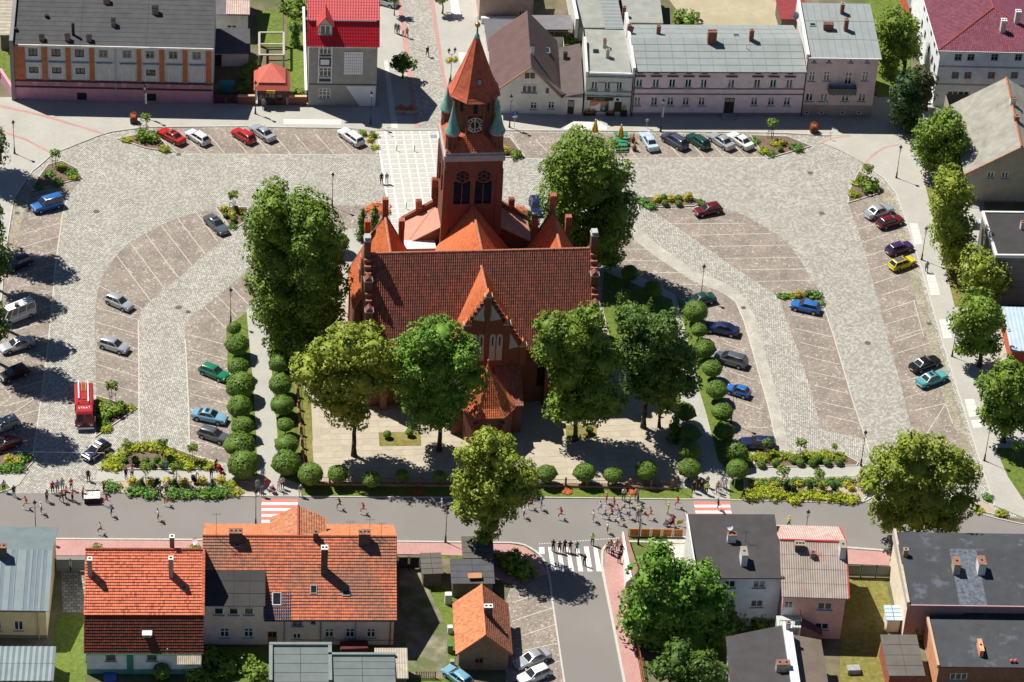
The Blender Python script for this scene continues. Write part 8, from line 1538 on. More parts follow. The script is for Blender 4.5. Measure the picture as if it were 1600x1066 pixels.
# ------------------------------------------------------------------ people
def pose_mesh(lean,legs,arms,head=(0,0)):
 """one continuous body: joints skinned along the bones; legs/arms = (knee, ankle) and (elbow, wrist) offsets, left then right"""
 V=[];E=[];Rr=[];Cl=[]
 def v(p,r,par=None,c=0):
  V.append(Vector(p));Rr.append(r);i=len(V)-1
  if par is not None:E.append((par,i));Cl.append(c)
  return i
 sx=lambda z:lean*(z-.95)
 pel=v((0,0,.95),.15);wa=v((sx(1.12),0,1.12),.135,pel,2);ch=v((sx(1.36),0,1.36),.16,wa,2);ne=v((sx(1.5)+.01,0,1.5),.06,ch,0);hd=v((sx(1.62)+.03,0,1.62),.095,ne,0);v((sx(1.72)+.02,0,1.725),.085,hd,1)
 tips=[]
 for s,(kn,an),(el,wr)in((1,legs[0],arms[0]),(-1,legs[1],arms[1])):
  h=v((0,s*.1,.88),.105,pel,3);k_=v((kn[0],s*(.1+kn[1]),kn[2]),.068,h,3);a=v((an[0],s*(.1+an[1]),an[2]),.045,k_,6);fx=.5 if an[2]>.25 else 1;v((an[0]+.17*fx,s*(.11+an[1]),max(.035,an[2]-.06)),.042,a,4)
  sh=v((sx(1.42),s*.185,1.42),.07,ch,2);e=v((sx(1.42)+el[0],s*(.2+el[1]),el[2]),.045,sh,2);w=v((sx(1.42)+wr[0],s*(.2+wr[1]),wr[2]),.034,e,5);d=(V[w]-V[e]).normalized();hh=v(V[w]+d*.09,.03,w,0);tips.append((V[hh],d,s))
 me=bpy.data.meshes.new('body');me.from_pydata([tuple(p)for p in V],E,[]);o=bpy.data.objects.new('b',me);col.objects.link(o);m=o.modifiers.new('s','SKIN');m.use_smooth_shade=True
 for i,sv in enumerate(me.skin_vertices[0].data):sv.radius=(Rr[i]*(.85 if i in(0,1,2)else 1),Rr[i])if True else 0;sv.use_root=i==0
 o.modifiers.new('d','SUBSURF').levels=1;dg=bpy.context.evaluated_depsgraph_get();dg.update();ev=bpy.data.meshes.new_from_object(o.evaluated_get(dg));bpy.data.objects.remove(o)
 b=MB();b.v=[tuple(x.co)for x in ev.vertices];b.f=[tuple(p.vertices)for p in ev.polygons]
 for f in b.f:
  c=sum((Vector(b.v[i])for i in f),Vector())/len(f);best=(9,0)
  for(i,j),cl in zip(E,Cl):
   a,d=V[i],V[j]-V[i];t=max(0,min(1,(c-a).dot(d)/d.length_squared));best=min(best,((c-a-d*t).length/(.5*(Rr[i]+Rr[j])),cl))
  cl=best[1]
  if cl==2 and c.z<.99:cl=3
  if c.z>1.52:hdc=V[hd];cl=1 if(c.z>hdc.z+.045 or c.x<hdc.x-.03)else 0
  b.m.append(cl)
 for p,d,s in tips:                        # four fingers and a thumb on each hand
  sd=d.cross(Vector((1,0,.2))).normalized()
  for q in range(4):b.bar(p+sd*(q-1.5)*.018,p+sd*(q-1.5)*.02+d*(.06+.012*(q in(1,2)))+Vector((.012,0,0)),.009,.006,4,0)
  b.bar(p-d*.03,p+d*.015+Vector((.045,0,0)),.01,.007,4,0)
 H=V[hd];b.mesh_([H+Vector(q)for q in((.085,-.014,-.01),(.085,.014,-.01),(.115,0,-.015),(.088,0,.035))],[(0,1,2),(1,3,2),(3,0,2)],0)
 for s in(-1,1):b.obox(H+Vector((.088,s*.03,.02)),(.012,.018,.01),mi=1);b.obox(H+Vector((0,s*.095,0)),(.03,.02,.05),mi=0)
 return b.me('body',[rubber]*7,smooth=True)
AD=((.03,.04,1.13),(.08,.05,.88));AF=((.06,.06,1.16),(.25,-.16,1.2));AB=((-.16,.06,1.2),(.08,.02,1.08));AC=((.14,.05,1.2),(.34,-.02,1.3));AU=((.2,.1,1.45),(.35,.0,1.6))
LS=((.03,.02,.48),(-.02,.03,.085));PZ=dict(s=(.0,(LS,LS),(AD,AD)),f=(-.02,(LS,LS),(AF,AF)),w=(.05,(((.2,0,.5),(.22,0,.09)),((-.08,0,.48),(-.34,0,.14))),(((-.12,.04,1.15),(-.16,.04,.9)),((.1,.04,1.15),(.26,.02,.98)))),
 r=(.12,(((.36,0,.66),(.30,0,.24)),((-.12,0,.5),(-.48,0,.42))),(AB,AC)),q=(.1,(((.1,0,.48),(.02,0,.09)),((-.02,0,.47),(-.44,0,.5))),(AC,AB)),h=(.1,(LS,LS),(AC,AC)),u=(.0,(LS,LS),(AU,AU)),b=(.55,(((.12,.02,.5),(-.02,.03,.085)),((.1,.02,.5),(-.05,.03,.085))),(((.2,.02,1.15),(.42,0,.95)),((.2,.02,1.15),(.42,0,.95)))))
PM={k_:pose_mesh(*v)for k_,v in PZ.items()}
cl=lambda n,c:mat('cloth_'+n,c,var=.15,sc=6,rough=.85)
PAL=dict(w=cl('white',(.75,.74,.73)),b=cl('black',(.018,.018,.02)),n=cl('navy',(.03,.05,.14)),r=cl('red',(.5,.03,.04)),o=cl('orange',(.62,.15,.03)),g=cl('green',(.03,.32,.20)),y=cl('yellow',(.7,.62,.08)),l=cl('pale_blue',(.42,.48,.68)),p=cl('pink',(.62,.35,.38)),k=cl('grey',(.25,.26,.28)),t=cl('tan',(.42,.32,.14)),j=cl('denim',(.09,.13,.22)),m=cl('maroon',(.2,.03,.04)),v=cl('lime',(.55,.75,.15)),c=cl('blue',(.08,.22,.6)),s=mat('skin',(.48,.26,.17),var=.08,rough=.6),h=mat('hair_brown',(.06,.035,.02),var=.2),a=mat('hair_fair',(.36,.25,.12),var=.2))
def person(px,py,pose,face,cols,lab,s=1.0,z=.012,group=None,cat='person'):
 """cols = hair, top, bottom, sleeve/forearm, lower leg, shoes"""
 t_=thing('person',lab,cat,G(px,py,z),RAD(face),group);o=ob('body',PM[pose],t_)
 t_.scale=(s*1.04,)*3;H,T,Bm,Fo,Lo,Sh=cols
 for i,c in enumerate(('s',H,T,Bm,Sh,Fo,Lo)):o.material_slots[i].link='OBJECT';o.material_slots[i].material=PAL[c]
 return t_
Z1=lambda x,y:(x/8,720+y/8);Z2=lambda x,y:(180+x/8,720+y/8);Z3=lambda x,y:(380+x/8,720+y/8);Z4=lambda x,y:(560+x/8,720+y/8);Z5=lambda x,y:(800+x/9.69,720+y/9.69);Z6=lambda x,y:(920+x/9.69,740+y/9.69);Z7_=lambda x,y:(1040+x/9.69,720+y/9.69);Z8=lambda x,y:(840+x/9.69,810+y/9.69);Z9=lambda x,y:(600+x/9.69,y/9.69)
for a in((Z1(50,385),'s',-60,'hlbsbb','standing man in pale blue shirt and dark trousers at the left edge of the road'),(Z1(175,445),'f',-60,'hbbbbb','person in black at the kerb, second from the left edge'),(Z1(330,590),'r',200,'hosssw','runner in orange top near the left edge of the road'),(Z1(520,660),'q',200,'wwnssw','runner with white cap beside the left roadside lamp'),(Z1(585,510),'s',-40,'hkbkbb','person in grey and black waiting at the drinks point'),
 (Z1(660,405),'s',-70,'hrbsbb','person in red shirt behind the drinks helpers'),(Z1(720,390),'s',-70,'hlnsnb','person in lilac shirt behind the drinks helpers'),(Z1(780,360),'s',-80,'hlksks','second person in pale shirt behind the drinks helpers'),(Z1(890,360),'f',-70,'homsmb','person in orange jacket standing alone above the helpers'),(Z1(770,510),'w',-60,'htbsbb','dark striped helper crossing the road at the drinks point'),(Z1(820,470),'h',0,'homsmb','helper in brown orange reaching out at the drinks point'),(Z1(905,500),'h',-30,'hobsbw','helper in orange vest holding out a cup'),(Z1(1035,470),'h',-20,'hobobb','helper in orange at the left end of the drinks table'),
 (Z1(1105,250),'s',-90,'hbbbbb','man in black standing with bicycle behind the drinks table'),(Z1(1300,400),'h',200,'hmmsmb','helper in brown at the right end of the drinks table'),(Z1(1335,550),'r',180,'amrssw','runner in maroon passing the drinks table'),(Z1(1395,690),'q',190,'hcbssw','runner in blue and black below the drinks table'),(Z1(1260,910),'r',190,'hwbssw','runner in white nearest the red tiled house'),(Z2(540,745),'q',190,'hwmssw','runner in white top and maroon shorts in mid road left'),(Z2(650,555),'r',185,'hprssw','runner in pink and red by the left gravel bed'),
 (Z2(135,225),'s',-50,'hbbsbb','person in black on the left path below the long bed'),(Z2(210,215),'s',-120,'hwnsnb','person in white and navy on the left path'),(Z2(645,130),'s',-70,'hgjsjb','person in dark green beside the long left bed'),(Z2(555,435),'u',-80,'hlbsbb','photographer in pale lilac shirt in the gravel bed'),(Z2(640,400),'s',-90,'wwbsbb','person with white hat among the roadside shrubs'),(Z2(1000,265),'b',-60,'hwnsnb','person with navy backpack bending by the gravel bed'),(Z2(1200,215),'f',-60,'hbbbbb','person in black on the left path near the topiary'),(Z2(1255,115),'h',-40,'hmbsbb','person pushing the red pushchair on the left path'),
 (Z3(180,380),'s',-80,'hkksjb','grey spectator in shade at the left crossing'),(Z3(240,445),'s',-70,'hjjsjb','spectator in blue denim at the left crossing kerb'),(Z3(290,355),'s',-90,'hrjsjb','spectator in red at the left crossing'),(Z3(440,370),'h',-60,'awwswb','spectator in white pushing the pale pushchair at the crossing'),(Z3(490,350),'s',-80,'hlbsbb','spectator in pale shirt and black trousers at the crossing'),(Z3(245,225),'s',-80,'hlksks','person in pale blue in the shade of the last topiary'),(Z3(715,445),'s',-80,'wjwswb','person with white hat under the clipped tree at the kerb'),(Z3(1205,600),'r',190,'hbbssb','runner in black in the shade right of the left crossing'),(Z3(1500,655),'r',190,'arrssw','runner in red with fair hair in mid road'),
 (Z4(1045,610),'q',190,'wlwssw','runner in white and lilac beside the middle lamp'),(Z5(180,860),'q',190,'wwbssw','runner in white leaving the street lime shadow'),(Z5(285,720),'r',190,'wrbssw','runner in red under the street lime shadow'),(Z5(440,740),'q',190,'wcpssw','runner with pale blue headscarf in the lime shadow'),(Z5(740,875),'r',190,'hrrssw','runner in red alone ahead of the main pack'),(Z5(1230,915),'q',190,'rwpssw','runner in white with red cap ahead of the main pack'),
 (Z6(175,580),'r',185,'hwcssw','runner in white and blue leading the main pack'),(Z6(265,450),'q',185,'worssw','runner in orange with white cap in the main pack'),(Z6(240,665),'r',185,'wwlssw','runner in white and lilac low in the main pack'),(Z6(380,530),'q',190,'hrossw','runner in red and orange inside the main pack'),(Z6(345,690),'r',185,'hrbssw','runner in red and black low in the main pack'),(Z6(430,650),'q',190,'hpwssw','runner in pink and white inside the main pack'),(Z6(470,760),'r',185,'hcwssw','runner in blue and white at the bottom of the pack'),(Z6(280,900),'q',190,'wwmssw','runner in white cap and maroon shorts nearest the side street'),(Z6(530,580),'r',185,'hwbssw','runner in white vest and black shorts in the pack'),(Z6(525,400),'s',-90,'hwbsbb','spectator in white at the lawn edge behind the pack'),(Z6(615,500),'q',185,'wpbssw','runner in pink with white cap in the pack'),(Z6(715,400),'s',-90,'hprsrb','spectator in pink and red at the lawn edge'),(Z6(610,680),'q',185,'hlcssw','runner in pale blue and blue in the pack'),(Z6(790,580),'r',185,'ygyssw','runner in yellow and green near the corner lamp'),(Z6(735,720),'s',-100,'hktskb','person in grey and tan beside the corner lamp'),(Z6(930,680),'r',190,'hposssw'[:6],'bare-armed runner in pale orange behind the pack'),(Z6(740,470),'q',185,'hnnssw','runner in navy in the shade behind the pack'),
 (Z6(1195,610),'u',170,'vyyvyb','tall person in lime yellow vest holding flags'),(Z6(1265,800),'w',180,'hrbsbb','person carrying the white and red flag by the corner fence'),(Z6(1340,510),'r',190,'oorssw','runner in orange near the right crossing'),(Z6(1470,740),'q',190,'hwpssw','runner in pink and white near the dark roofed house'),(Z7_(790,740),'q',190,'lnnssw','runner in navy on the right red and white crossing'),(Z7_(1170,590),'w',-40,'hbbbbb','person in black stepping off the kerb right of the crossing'),(Z7_(420,480),'s',-80,'abbsbb','spectator in black at the right crossing, left one'),(Z7_(490,430),'s',-80,'abbsbb','spectator with fair hair in shade by the right crossing'),(Z7_(535,470),'s',-100,'abbsbb','spectator in black at the edge of the shade by the crossing'),(Z7_(610,510),'s',-80,'avbvbb','marshal in lime vest at the right crossing'),(Z7_(625,400),'f',-80,'hkbsbb','spectator in grey behind the lime-vested marshal'),(Z7_(785,480),'s',-90,'hpmssb','cyclist in pink standing with a bicycle at the crossing'),(Z7_(900,430),'s',-80,'awwsjb','cyclist in white standing with a bicycle at the crossing'),(Z7_(855,400),'s',-90,'hlwsjb','spectator in pale blue behind the cyclists'),
 (Z8(230,500),'f',75,'hbbbbb','man in black, first of five on the zebra crossing'),(Z8(325,520),'f',80,'hmbmbb','person in dark brown, second of five on the zebra crossing'),(Z8(405,505),'f',95,'hbbbbb','tall man in black, third of five on the zebra crossing'),(Z8(487,520),'f',90,'hbtsbb','person in black and tan, fourth of five on the zebra crossing'),(Z8(590,525),'f',90,'hgbsbb','person in green shirt at the right end of the five on the zebra'),(Z8(825,405),'f',80,'hvbvbb','marshal in black and lime vest standing in the road'),(Z8(705,715),'f',60,'hbbbbb','person in black with stick alone on the zebra'),(Z8(1060,530),'s',80,'hpbsbb','onlooker in pinkish top at the corner kerb'),(Z8(1100,500),'s',70,'htbsbb','onlooker in tan beside the white wedge wall'),(Z8(1130,575),'s',80,'hwbsbb','onlooker in white shirt at the corner kerb'),(Z8(1195,500),'s',90,'rpksks','onlooker with red hair at the corner kerb'),(Z8(1260,560),'s',80,'hbbsbb','onlooker in black nearest the white wedge wall'),(Z8(1230,680),'s',80,'hbbbbb','onlooker in black standing lowest at the corner'),
 (Z9(345,570),'w',-80,'htbsbb','person in yellow-tan jacket on the pedestrian street'),(Z9(175,500),'s',-80,'akksjb','grey person at the edge of the house shadow on the pedestrian street'),(Z9(215,520),'s',-90,'hjbsbb','person in dark blue beside the grey one on the pedestrian street'),(Z9(655,855),'w',-70,'hbbbbb','person in black walking down the pedestrian street'),((412,171),'s',-80,'hkjsjb','person in grey beside the kiosk in the shade'),((596,287),'s',-80,'hbbssb','left one of the couple on the church plaza in black'),((604,287),'s',-80,'hkwssb','right one of the couple on the church plaza in white trousers'),((1447,426),'w',80,'hkjsjb','person walking on the right pavement below the lamp'),((1232,824),'w',180,'vybvbb','person in lime yellow behind the pink house on the road'),((1464,838),'r',180,'hcwssw','runner in blue under the lower right street lime')):
 (x,y),po,fc,co,lab=a;person(x,y,po,fc,co,lab,rng.uniform(.96,1.06),.1 if y<290 and y>0 and not 280<y<290 else .02)
person(Z9(290,550)[0],Z9(290,550)[1],'s',-80,'hpksks','small child beside the yellow-tan jacket on the pedestrian street',.6,.1)
# ------------------------------------------------------------------ street furniture
lant=mat('lantern_glass',(.55,.58,.6),rough=.2,var=.1)
LP=MB().lathe([(.16,0),(.17,.1),(.12,.25),(.1,.9),(.055,1.1),(.045,2.6),(.07,2.65),(.04,2.75),(.035,4.55),(.07,4.6)],n=8).me('pole',dark_metal,smooth=True);LH=MB().lathe([(.1,0),(.2,.5)],n=6).me('lantern',lant);LC=MB().lathe([(.26,.5),(.2,.58),(.08,.72),(.06,.82),(.02,.95)],n=6).me('lantern_cap',dark_metal);LA=MB();[LA.bar((.0,0,4.2),(.28*cos(a),.28*sin(a),4.55),.02,n=4)for a in(0,pi)];LA=LA.me('bracket',dark_metal)
def lamp(px,py,lab,double=False,flag=False,z=.1):
 t_=thing('street_lamp',lab,'street lamp',G(px,py,z),.2);ob('pole',LP,t_)
 if double:
  b=MB();[b.path([(0,0,4.4),(s*.3,0,4.5),(s*.45,0,4.75)],.03,5)for s in(-1,1)];b.build('arms',dark_metal,t_)
  for s in(-1,1):h=ob('lantern',LH,t_,(s*.45,0,4.75));ob('lantern_cap',LC,h);o=ob('flower_basket',shrub_me('gold'),t_,(s*.45,0,3.2));o.scale=(.9,.9,.8)
 else:h=ob('lantern',LH,t_,(0,0,4.6));ob('lantern_cap',LC,h);ob('bracket',LA,t_)
 if flag:MB().box(-.05,.06,2.2,.28,.075,3.9).build('banner',mat('banner_white',(.72,.73,.76),var=.06),t_)
for a in((22.8,240,'street lamp on the pale pavement at the top left'),(2.5,374,'street lamp at the left edge beside the blue van'),(360.5,504,'street lamp at the left car park by the first topiary'),(1400.5,278,'street lamp at the bend of the right pavement'),(1440,406,'street lamp right of the yellow car'),(1487.5,557,'street lamp partly hidden by lime right of the black car'),(1538,720,'street lamp on the lower right pavement'),(1095,466,'street lamp beside the dark teal saloon'),(1142,661,'street lamp between the right topiary domes'),(227,184,'street lamp with banner before the derelict hall',False,True),(579,194,'street lamp before the white painted wall of the red-roofed house'),(704,127,'double street lamp with hanging flower baskets beside the spire',True),(796,199,'street lamp before the brown gabled house'),(1032,205,'street lamp with banner before the lilac terrace',False,True),(1275,177,'street lamp with banner before the pink balcony house',False,True),
 (399.6,821,'street lamp behind the orange roof by the left crossing'),(56.5,838,'street lamp behind the yellow house'),(696,847,'street lamp on the pink pavement left of the street lime'),(1256,852,'street lamp behind the pink corrugated house'),(1492,852,'street lamp behind the cream gable house'),(997,850,'street lamp by the orange panel fence',False,True),(399,178,'street lamp with banner beside the kiosk',False,True),(519,322,'street lamp behind the left church limes'),(1345,727,'thin lamp at the right end of the lower bed')):lamp(*a)
BO=MB().lathe([(.06,0),(.055,.95),(.03,1.0)],n=8).me('bollard',dark_metal)
for x,y,l in((619.8,235.7,'left bollard on the upper church plaza'),(647.5,236.5,'right bollard on the upper church plaza'),(634.5,326.5,'left bollard on the lower church plaza'),(662,328,'right bollard on the lower church plaza by the lean-to')):tag(ob('bollard',BO,None,G(x,y,.05)),l,'bollard')
def sign(px,py,H,plates,lab,z=.1,name='road_sign',rz=.15):
 t_=thing(name,lab,'sign',G(px,py,z),rz);MB().bar((0,0,0),(0,0,H),.035,n=6).build('post',zinc,t_)
 for(zz,w,h,m,txt,rot)in plates:
  p=MB().obox((0,-.05,zz),(w,.03,h),0,ry=rot).build('plate',m,t_)
  if txt:o=ob('lettering',text_mesh(txt,h*.75,MATS['bar_white']),p);o.location=(0,-.075,zz);o.rotation_euler=(RAD(90),0,0)
sb=mat('sign_blue',(.02,.06,.38),var=.05);sw=MATS['bar_white'];sy=MATS['sign_yellow']
sign(803.5,201,2.9,[(2.55,.7,.7,sb,'P',0),(2.0,.65,.35,sw,None,0)],'blue parking sign with white plate below on the top pavement');sign(1010,200,1.5,[(1.3,.4,.4,lant,None,0)],'low grey sign between parasols and ice-blue saloon');sign(990,1012,2.2,[(1.9,.5,.5,sy,None,.785)],'yellow diamond sign at the lower right pavement',.09)
for x,y,l in((1065.5,770,'thin white post on the lawn left of the right path'),(1146,769,'thin white post right of the right path'),(1297,218,'white post sign on the top right pavement'),(607,210,'small grey post sign at the plaza top'),(40,700,'small grey post sign in shade at the lower left bed')):sign(x,y,2.3 if y>700 and y!=700 else 1.2,[(1.15 if y<=700 else 2.2,.5,.12,lant,None,0)],l,.08)
# barrier chain posts at the left exit
for i,(p,q,l)in enumerate((((52,706),(163,708),'white barrier tape across the left exit of the square'),)):b=MB();a,c=G(*p,.9),G(*q,.95);b.bar(a,c,.03,n=4);[b.bar((v.x,v.y,0),(v.x,v.y,1.0),.03,n=4)for v in(a,c)];tag(b.build('barrier_tape',white_frame,None),l,'barrier')
# planters, tubs
def planter(px,py,lab,w=1.2,d=.6,h=.6,m=None,fl='flow',s=.6,z=.1):
 t_=thing('planter',lab,'planter',G(px,py,z),.05);MB().obox((0,0,h/2),(w,d,h)).build('trough',m or stone_sill,t_);o=ob('flowers',shrub_me(fl),t_,(0,0,h));o.scale=(w/2*.95,d/2*1.1,.8)
planter(624.5,176,'left of the two stone flower troughs on the shaded pedestrian street',1.4,.8);planter(640.5,177,'right of the two stone flower troughs on the shaded pedestrian street',1.4,.8);tb=mat('tub_brown',(.13,.05,.03),var=.2,sc=3);planter(209,191,'brown flower tub on the pavement edge left of the lamp',1.0,1.0,.9,tb);planter(1271,206,'brown flower tub on the top right pavement edge',1.0,1.0,.9,tb);planter(921,180,'flower box under the shop window',1.6,.4,.4,dark_metal);planter(953,180,'flower box beside the shop door',1.2,.4,.4,dark_metal);planter(974,181,'yellow flower box at the right end of the shop',.9,.5,.9,dark_metal,'gold');planter(989,222,'upper yellow flower tub right of the picnic tables',.5,.5,.7,tb,'gold',z=.02);planter(991,235,'lower yellow flower tub right of the picnic tables',.5,.5,.7,tb,'gold',z=.02)
# closed parasols and picnic tables
par=mat('parasol_gold',(.55,.30,.03),var=.25,sc=3);gt=mat('table_green',(.02,.22,.10),var=.12)
for x,y,l in((969,222,'closed golden parasol with white tip standing between green picnic tables'),(929,214,'closed golden parasol behind the big round lime')):
 t_=thing('parasol',l,'parasol',G(x,y,.02));b=MB();n=12;pr=[(.38,.9),(.42,1.1),(.22,2.2),(.06,2.75)];b.lathe([(r,z)for r,z in pr],n=12)
 for i in range(len(b.v)):f=1+.22*(i%2);b.v[i]=(b.v[i][0]*f,b.v[i][1]*f,b.v[i][2])
 b.build('canopy',par,t_);MB().bar((0,0,0),(0,0,2.8),.03).build('pole',white_frame,t_);MB().ball((0,0,2.85),.11).build('tip',white_frame,t_)
for x,y,l in((970,216,'upper green picnic table under the parasol'),(969,227,'middle green picnic table with open top'),(968.5,233,'lower green picnic table in front of the parasol')):
 t_=thing('picnic_table',l,'table',G(x,y,.02));MB().box(-.95,-.35,.72,.95,.35,.78).build('tabletop',gt,t_)
 for s in(-1,1):MB().box(-.95,s*.72-.14,.42,.95,s*.72+.14,.47).build('bench',gt,t_);MB().bar((s*.7,-.6,0),(s*.7,.3,.72),.04).build('leg',white_frame,t_);MB().bar((s*.7,.6,0),(s*.7,-.3,.72),.04).build('leg',white_frame,t_)
t_=thing('screen','brown and pink rolled screen beside the picnic tables','screen',G(984,228,.02));MB().bar((0,0,0),(0,0,1.9),.09,.05).build('roll',mat('screen_pink',(.38,.2,.17),var=.3,sc=3),t_);MB().bar((0,0,0),(0,-.5,.05),.03).build('foot',dark_metal,t_)
# churchyard railing along the road and beside the left path: pillars, rails, bars
def railing(lab,pts,H=1.1):
 P=[G(*p,.06)for p in pts];root=thing('railing',lab,'railing',P[0]);rm=mat('rail_brown',(.10,.05,.035),var=.25,sc=4)
 for a,c in zip(P,P[1:]):
  d=c-a;L=d.length;n=max(1,round(L/2.6));u=d.normalized();rz=math.atan2(u.y,u.x);o=a-P[0];mm=o+d/2;MB().obox((mm.x,mm.y,.15),(L,.3,.3),rz).build('plinth',mat('plinth_brown',(.34,.22,.15),var=.2,sc=2),root)
  for i in range(n+1):q=o+u*(L*i/n);MB().obox((q.x,q.y,.7),(.24,.24,1.4),rz).build('pillar',brick_red,root)
  for z in(.45,1.1):MB().bar((o.x,o.y,z),(o.x+d.x,o.y+d.y,z),.025,n=4).build('rail',rm,root)
  b=MB();[b.bar((o+u*(j*.2+.1))+Vector((0,0,.3)),(o+u*(j*.2+.1))+Vector((0,0,1.2)),.014,n=3,cap=False)for j in range(int(L/.2))];x=b.build('bars',rm,root);x['kind']='stuff'
railing('brown iron railing on a low plinth along the front of the churchyard',[(480,757),(690,760),(850,760),(1050,764)]);railing('brown iron railing with pillars between left topiary and churchyard slabs',[(463,600),(468,660),(473,720),(480,757)])
# drinks table, bicycles, pushchairs, flags
t_=thing('drinks_table','white-topped drinks table with black skirt by the road on the left','table',G(144,781,.02),.0);MB().box(-.95,-.8,.8,.95,.55,.86).build('tabletop',mat('paper_white',(.78,.76,.7),var=.1,sc=4,blots=[(4,.6,.7,(.4,.42,.2),.6)]),t_);MB().box(-.93,-.78,.02,.93,.53,.799).build('skirt',cl('black',(.018,.018,.02)),t_);MB().box(-.8,.56,.86,.95,.62,1.0).build('rear_rim',dark_metal,t_)
b=MB();r_=random.Random(2);[b.lathe([(.025,0),(.035,.1)],(r_.uniform(-.85,.85),r_.uniform(-.7,.45),.862),6)for _ in range(60)];x=b.build('cups',MATS['bar_white'],t_);x['kind']='stuff'
def bike(px,py,rz,lab):
 t_=thing('bicycle',lab,'bicycle',G(px,py,.06),rz)
 for x in(-.52,.52):
  b=MB()
  for i in range(16):a0,a1=i*pi/8,(i+1)*pi/8;b.bar((x+.33*cos(a0),0,.35+.33*sin(a0)),(x+.33*cos(a1),0,.35+.33*sin(a1)),.022,n=4)
  for i in range(4):b.bar((x,0,.35),(x+.32*cos(i*pi/2),0,.35+.32*sin(i*pi/2)),.006,n=3)
  b.build('wheel',rubber,t_)
 b=MB();Q=[(-.52,0,.35),(-.2,0,.85),(.4,0,.85),(-.05,0,.3),(.52,0,.35),(.42,0,1.02)];[b.bar(Q[i],Q[j],.02,n=5)for i,j in((0,1),(1,2),(1,3),(3,2),(0,3),(2,4),(2,5))];b.build('frame',zinc,t_);MB().obox((-.24,0,.95),(.26,.14,.06)).build('saddle',rubber,t_);MB().bar((.42,-.28,1.04),(.42,.28,1.04),.018).build('handlebar',dark_metal,t_)
bike(*Z7_(800,520),2.6,'bicycle of the pink cyclist at the right crossing');bike(*Z7_(890,480),2.4,'bicycle of the white cyclist at the right crossing');bike(*Z1(1075,245),2.9,'bicycle of the man in black behind the drinks table')
def pram(px,py,rz,m,lab):
 t_=thing('pushchair',lab,'pushchair',G(px,py,.06),rz);MB().mesh_([(-.3,-.22,.4),(.35,-.22,.4),(.35,.22,.4),(-.3,.22,.4),(-.42,-.22,.95),(.4,-.2,.6),(.4,.2,.6),(-.42,.22,.95)],[(3,2,1,0),(0,1,5,4),(1,2,6,5),(2,3,7,6),(3,0,4,7)]).build('seat',m,t_);MB().lathe([(.3,0),(.26,.15),(.1,.26)],(-.22,0,.9),8).build('hood',m,t_);MB().bar((-.4,0,.9),(-.7,0,1.05),.02).build('handle',dark_metal,t_)
 for x in(-.35,.35):
  for s in(-1,1):MB().bar((x,s*.24-.02,.12),(x,s*.24+.02,.12),.12,n=10).build('wheel',rubber,t_)
pram(Z2(1315,150)[0],Z2(1315,150)[1],-.7,PAL['r'],'red pushchair on the left path');pram(*Z3(370,400),-.8,PAL['p'],'pale pink pushchair at the left crossing');pram(*Z2(990,285),-1,PAL['b'],'black pushchair by the gravel bed')
def flag(px,py,pts,cols,lab):
 B=G(px,py,.02);t_=thing('flag',lab,'flag',B,0);q=[V_(x,y,B)-B for x,y in pts];n=8;b=MB()
 for i in range(n):
  for j in range(len(cols)):
   g=lambda u,v:q[0].lerp(q[1],u).lerp(q[3].lerp(q[2],u),v)+Vector((0,.09*sin(u*7),.05*sin(u*5+v)))
   b.poly([g(i/n,j/len(cols)),g((i+1)/n,j/len(cols)),g((i+1)/n,(j+1)/len(cols)),g(i/n,(j+1)/len(cols))],j)
 b.build('cloth',[PAL[c]for c in cols],t_);MB().bar(q[1]*1.0+Vector((0,.02,.1)),(0,0,.0),.02,n=5).build('staff',wood,t_)
flag(*Z6(1275,800),[Z6(1120,760),Z6(1290,630),Z6(1305,740),Z6(1190,800)],'wr','white and red flag carried by the corner fence');flag(*Z6(1330,790),[Z6(1330,730),Z6(1445,690),Z6(1435,735),Z6(1335,785)],'y','small yellow flag beside the white and red one');flag(*Z6(1200,800),[Z6(1118,790),Z6(1165,690),Z6(1210,730),Z6(1185,795)],'l','pale blue flag left of the white and red one')
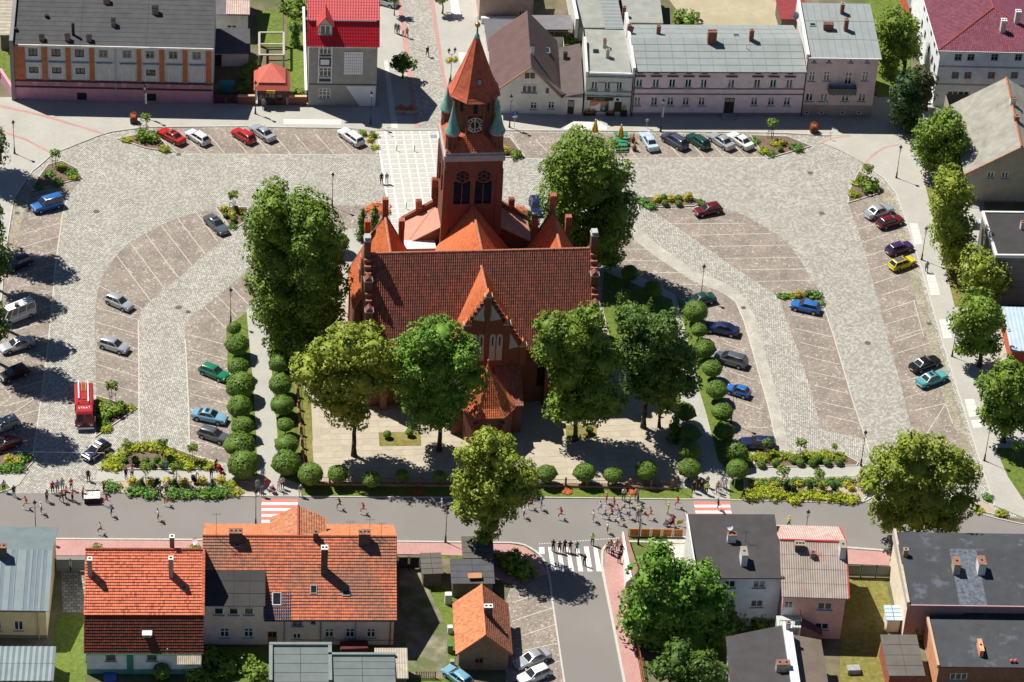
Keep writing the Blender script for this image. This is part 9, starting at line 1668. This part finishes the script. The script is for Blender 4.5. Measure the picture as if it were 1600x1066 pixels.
t_=thing('bench','brown wooden bench between the two lowest right topiary domes','bench',G(1152,722,.07));[MB().box(-.8,y,.42+(y>.1)*.4,.8,y+.1,.46+(y>.1)*.4).build('slat',wood,t_)for y in(-.2,-.05,.12)];[MB().box(s*.6-.04,-.2,0,s*.6+.04,.2,.42).build('leg',dark_metal,t_)for s in(-1,1)]
# yard clutter south of the road
for x,y,l,m,sz in((672,888,'heap of pale sheeting between the yard sheds',white_wash,(2.0,.7,.5)),(742,900,'orange-brown board lying on the lean-to roof',mat('board_tan',(.45,.22,.1),var=.15),(1.6,.9,.08)),(700,942,'white fridge-like box standing in the yard',white_wash,(.8,.7,1.4)),(703,988,'white barrel by the brick outbuilding',white_wash,(.6,.6,.9)),(703,1018,'green wheelie bin by the brick outbuilding',mat('bin_green',(.08,.2,.06),var=.2),(.6,.7,1.1)),(706,1040,'grey bin at the yard bottom',zinc,(.5,.5,.8)),(172,1060,'blue paddling tub beside the red tiled house',paint('paint_blue',(.03,.14,.42)),(1.4,1.4,.3)),(300,1050,'white covered box under the tan canopy',white_wash,(1.3,1.6,1.5)),(553,1024,'dark red covered swing seat behind the garages',mat('swing_red',(.10,.02,.02),var=.2),(3.2,1.4,1.6)),(1333,1050,'round grey garden table in the yard right of the brown roof',stone_sill,(1.5,1.0,.7))):
 b=MB();h_=sz[2];n=10;b.mesh_([(sz[0]/2*c*f,sz[1]/2*s*f,z)for z,f in((0,.94),(h_*.9,1),(h_,.93))for c,s in((-1,-1),(0,-1.03),(1,-1),(1.03,0),(1,1),(0,1.03),(-1,1),(-1.03,0))],[(i+8*k_,(i+1)%8+8*k_,(i+1)%8+8*k_+8,i+8*k_+8)for k_ in(0,1)for i in range(8)]+[tuple(range(16,24))])
 o=b.build(l.split()[-4]if False else{'heap':'sheeting_heap','orange-brown':'loose_board'}.get(l.split()[0],l.split()[1].replace('-','_')if l.split()[1]in('barrel','bin')else 'yard_object'),m,None,loc=G(x,y,.02)if 'roof' not in l.split('lying')[-1]or 'lying' not in l else G(x,y,2.6));tag(o,l,'yard item')
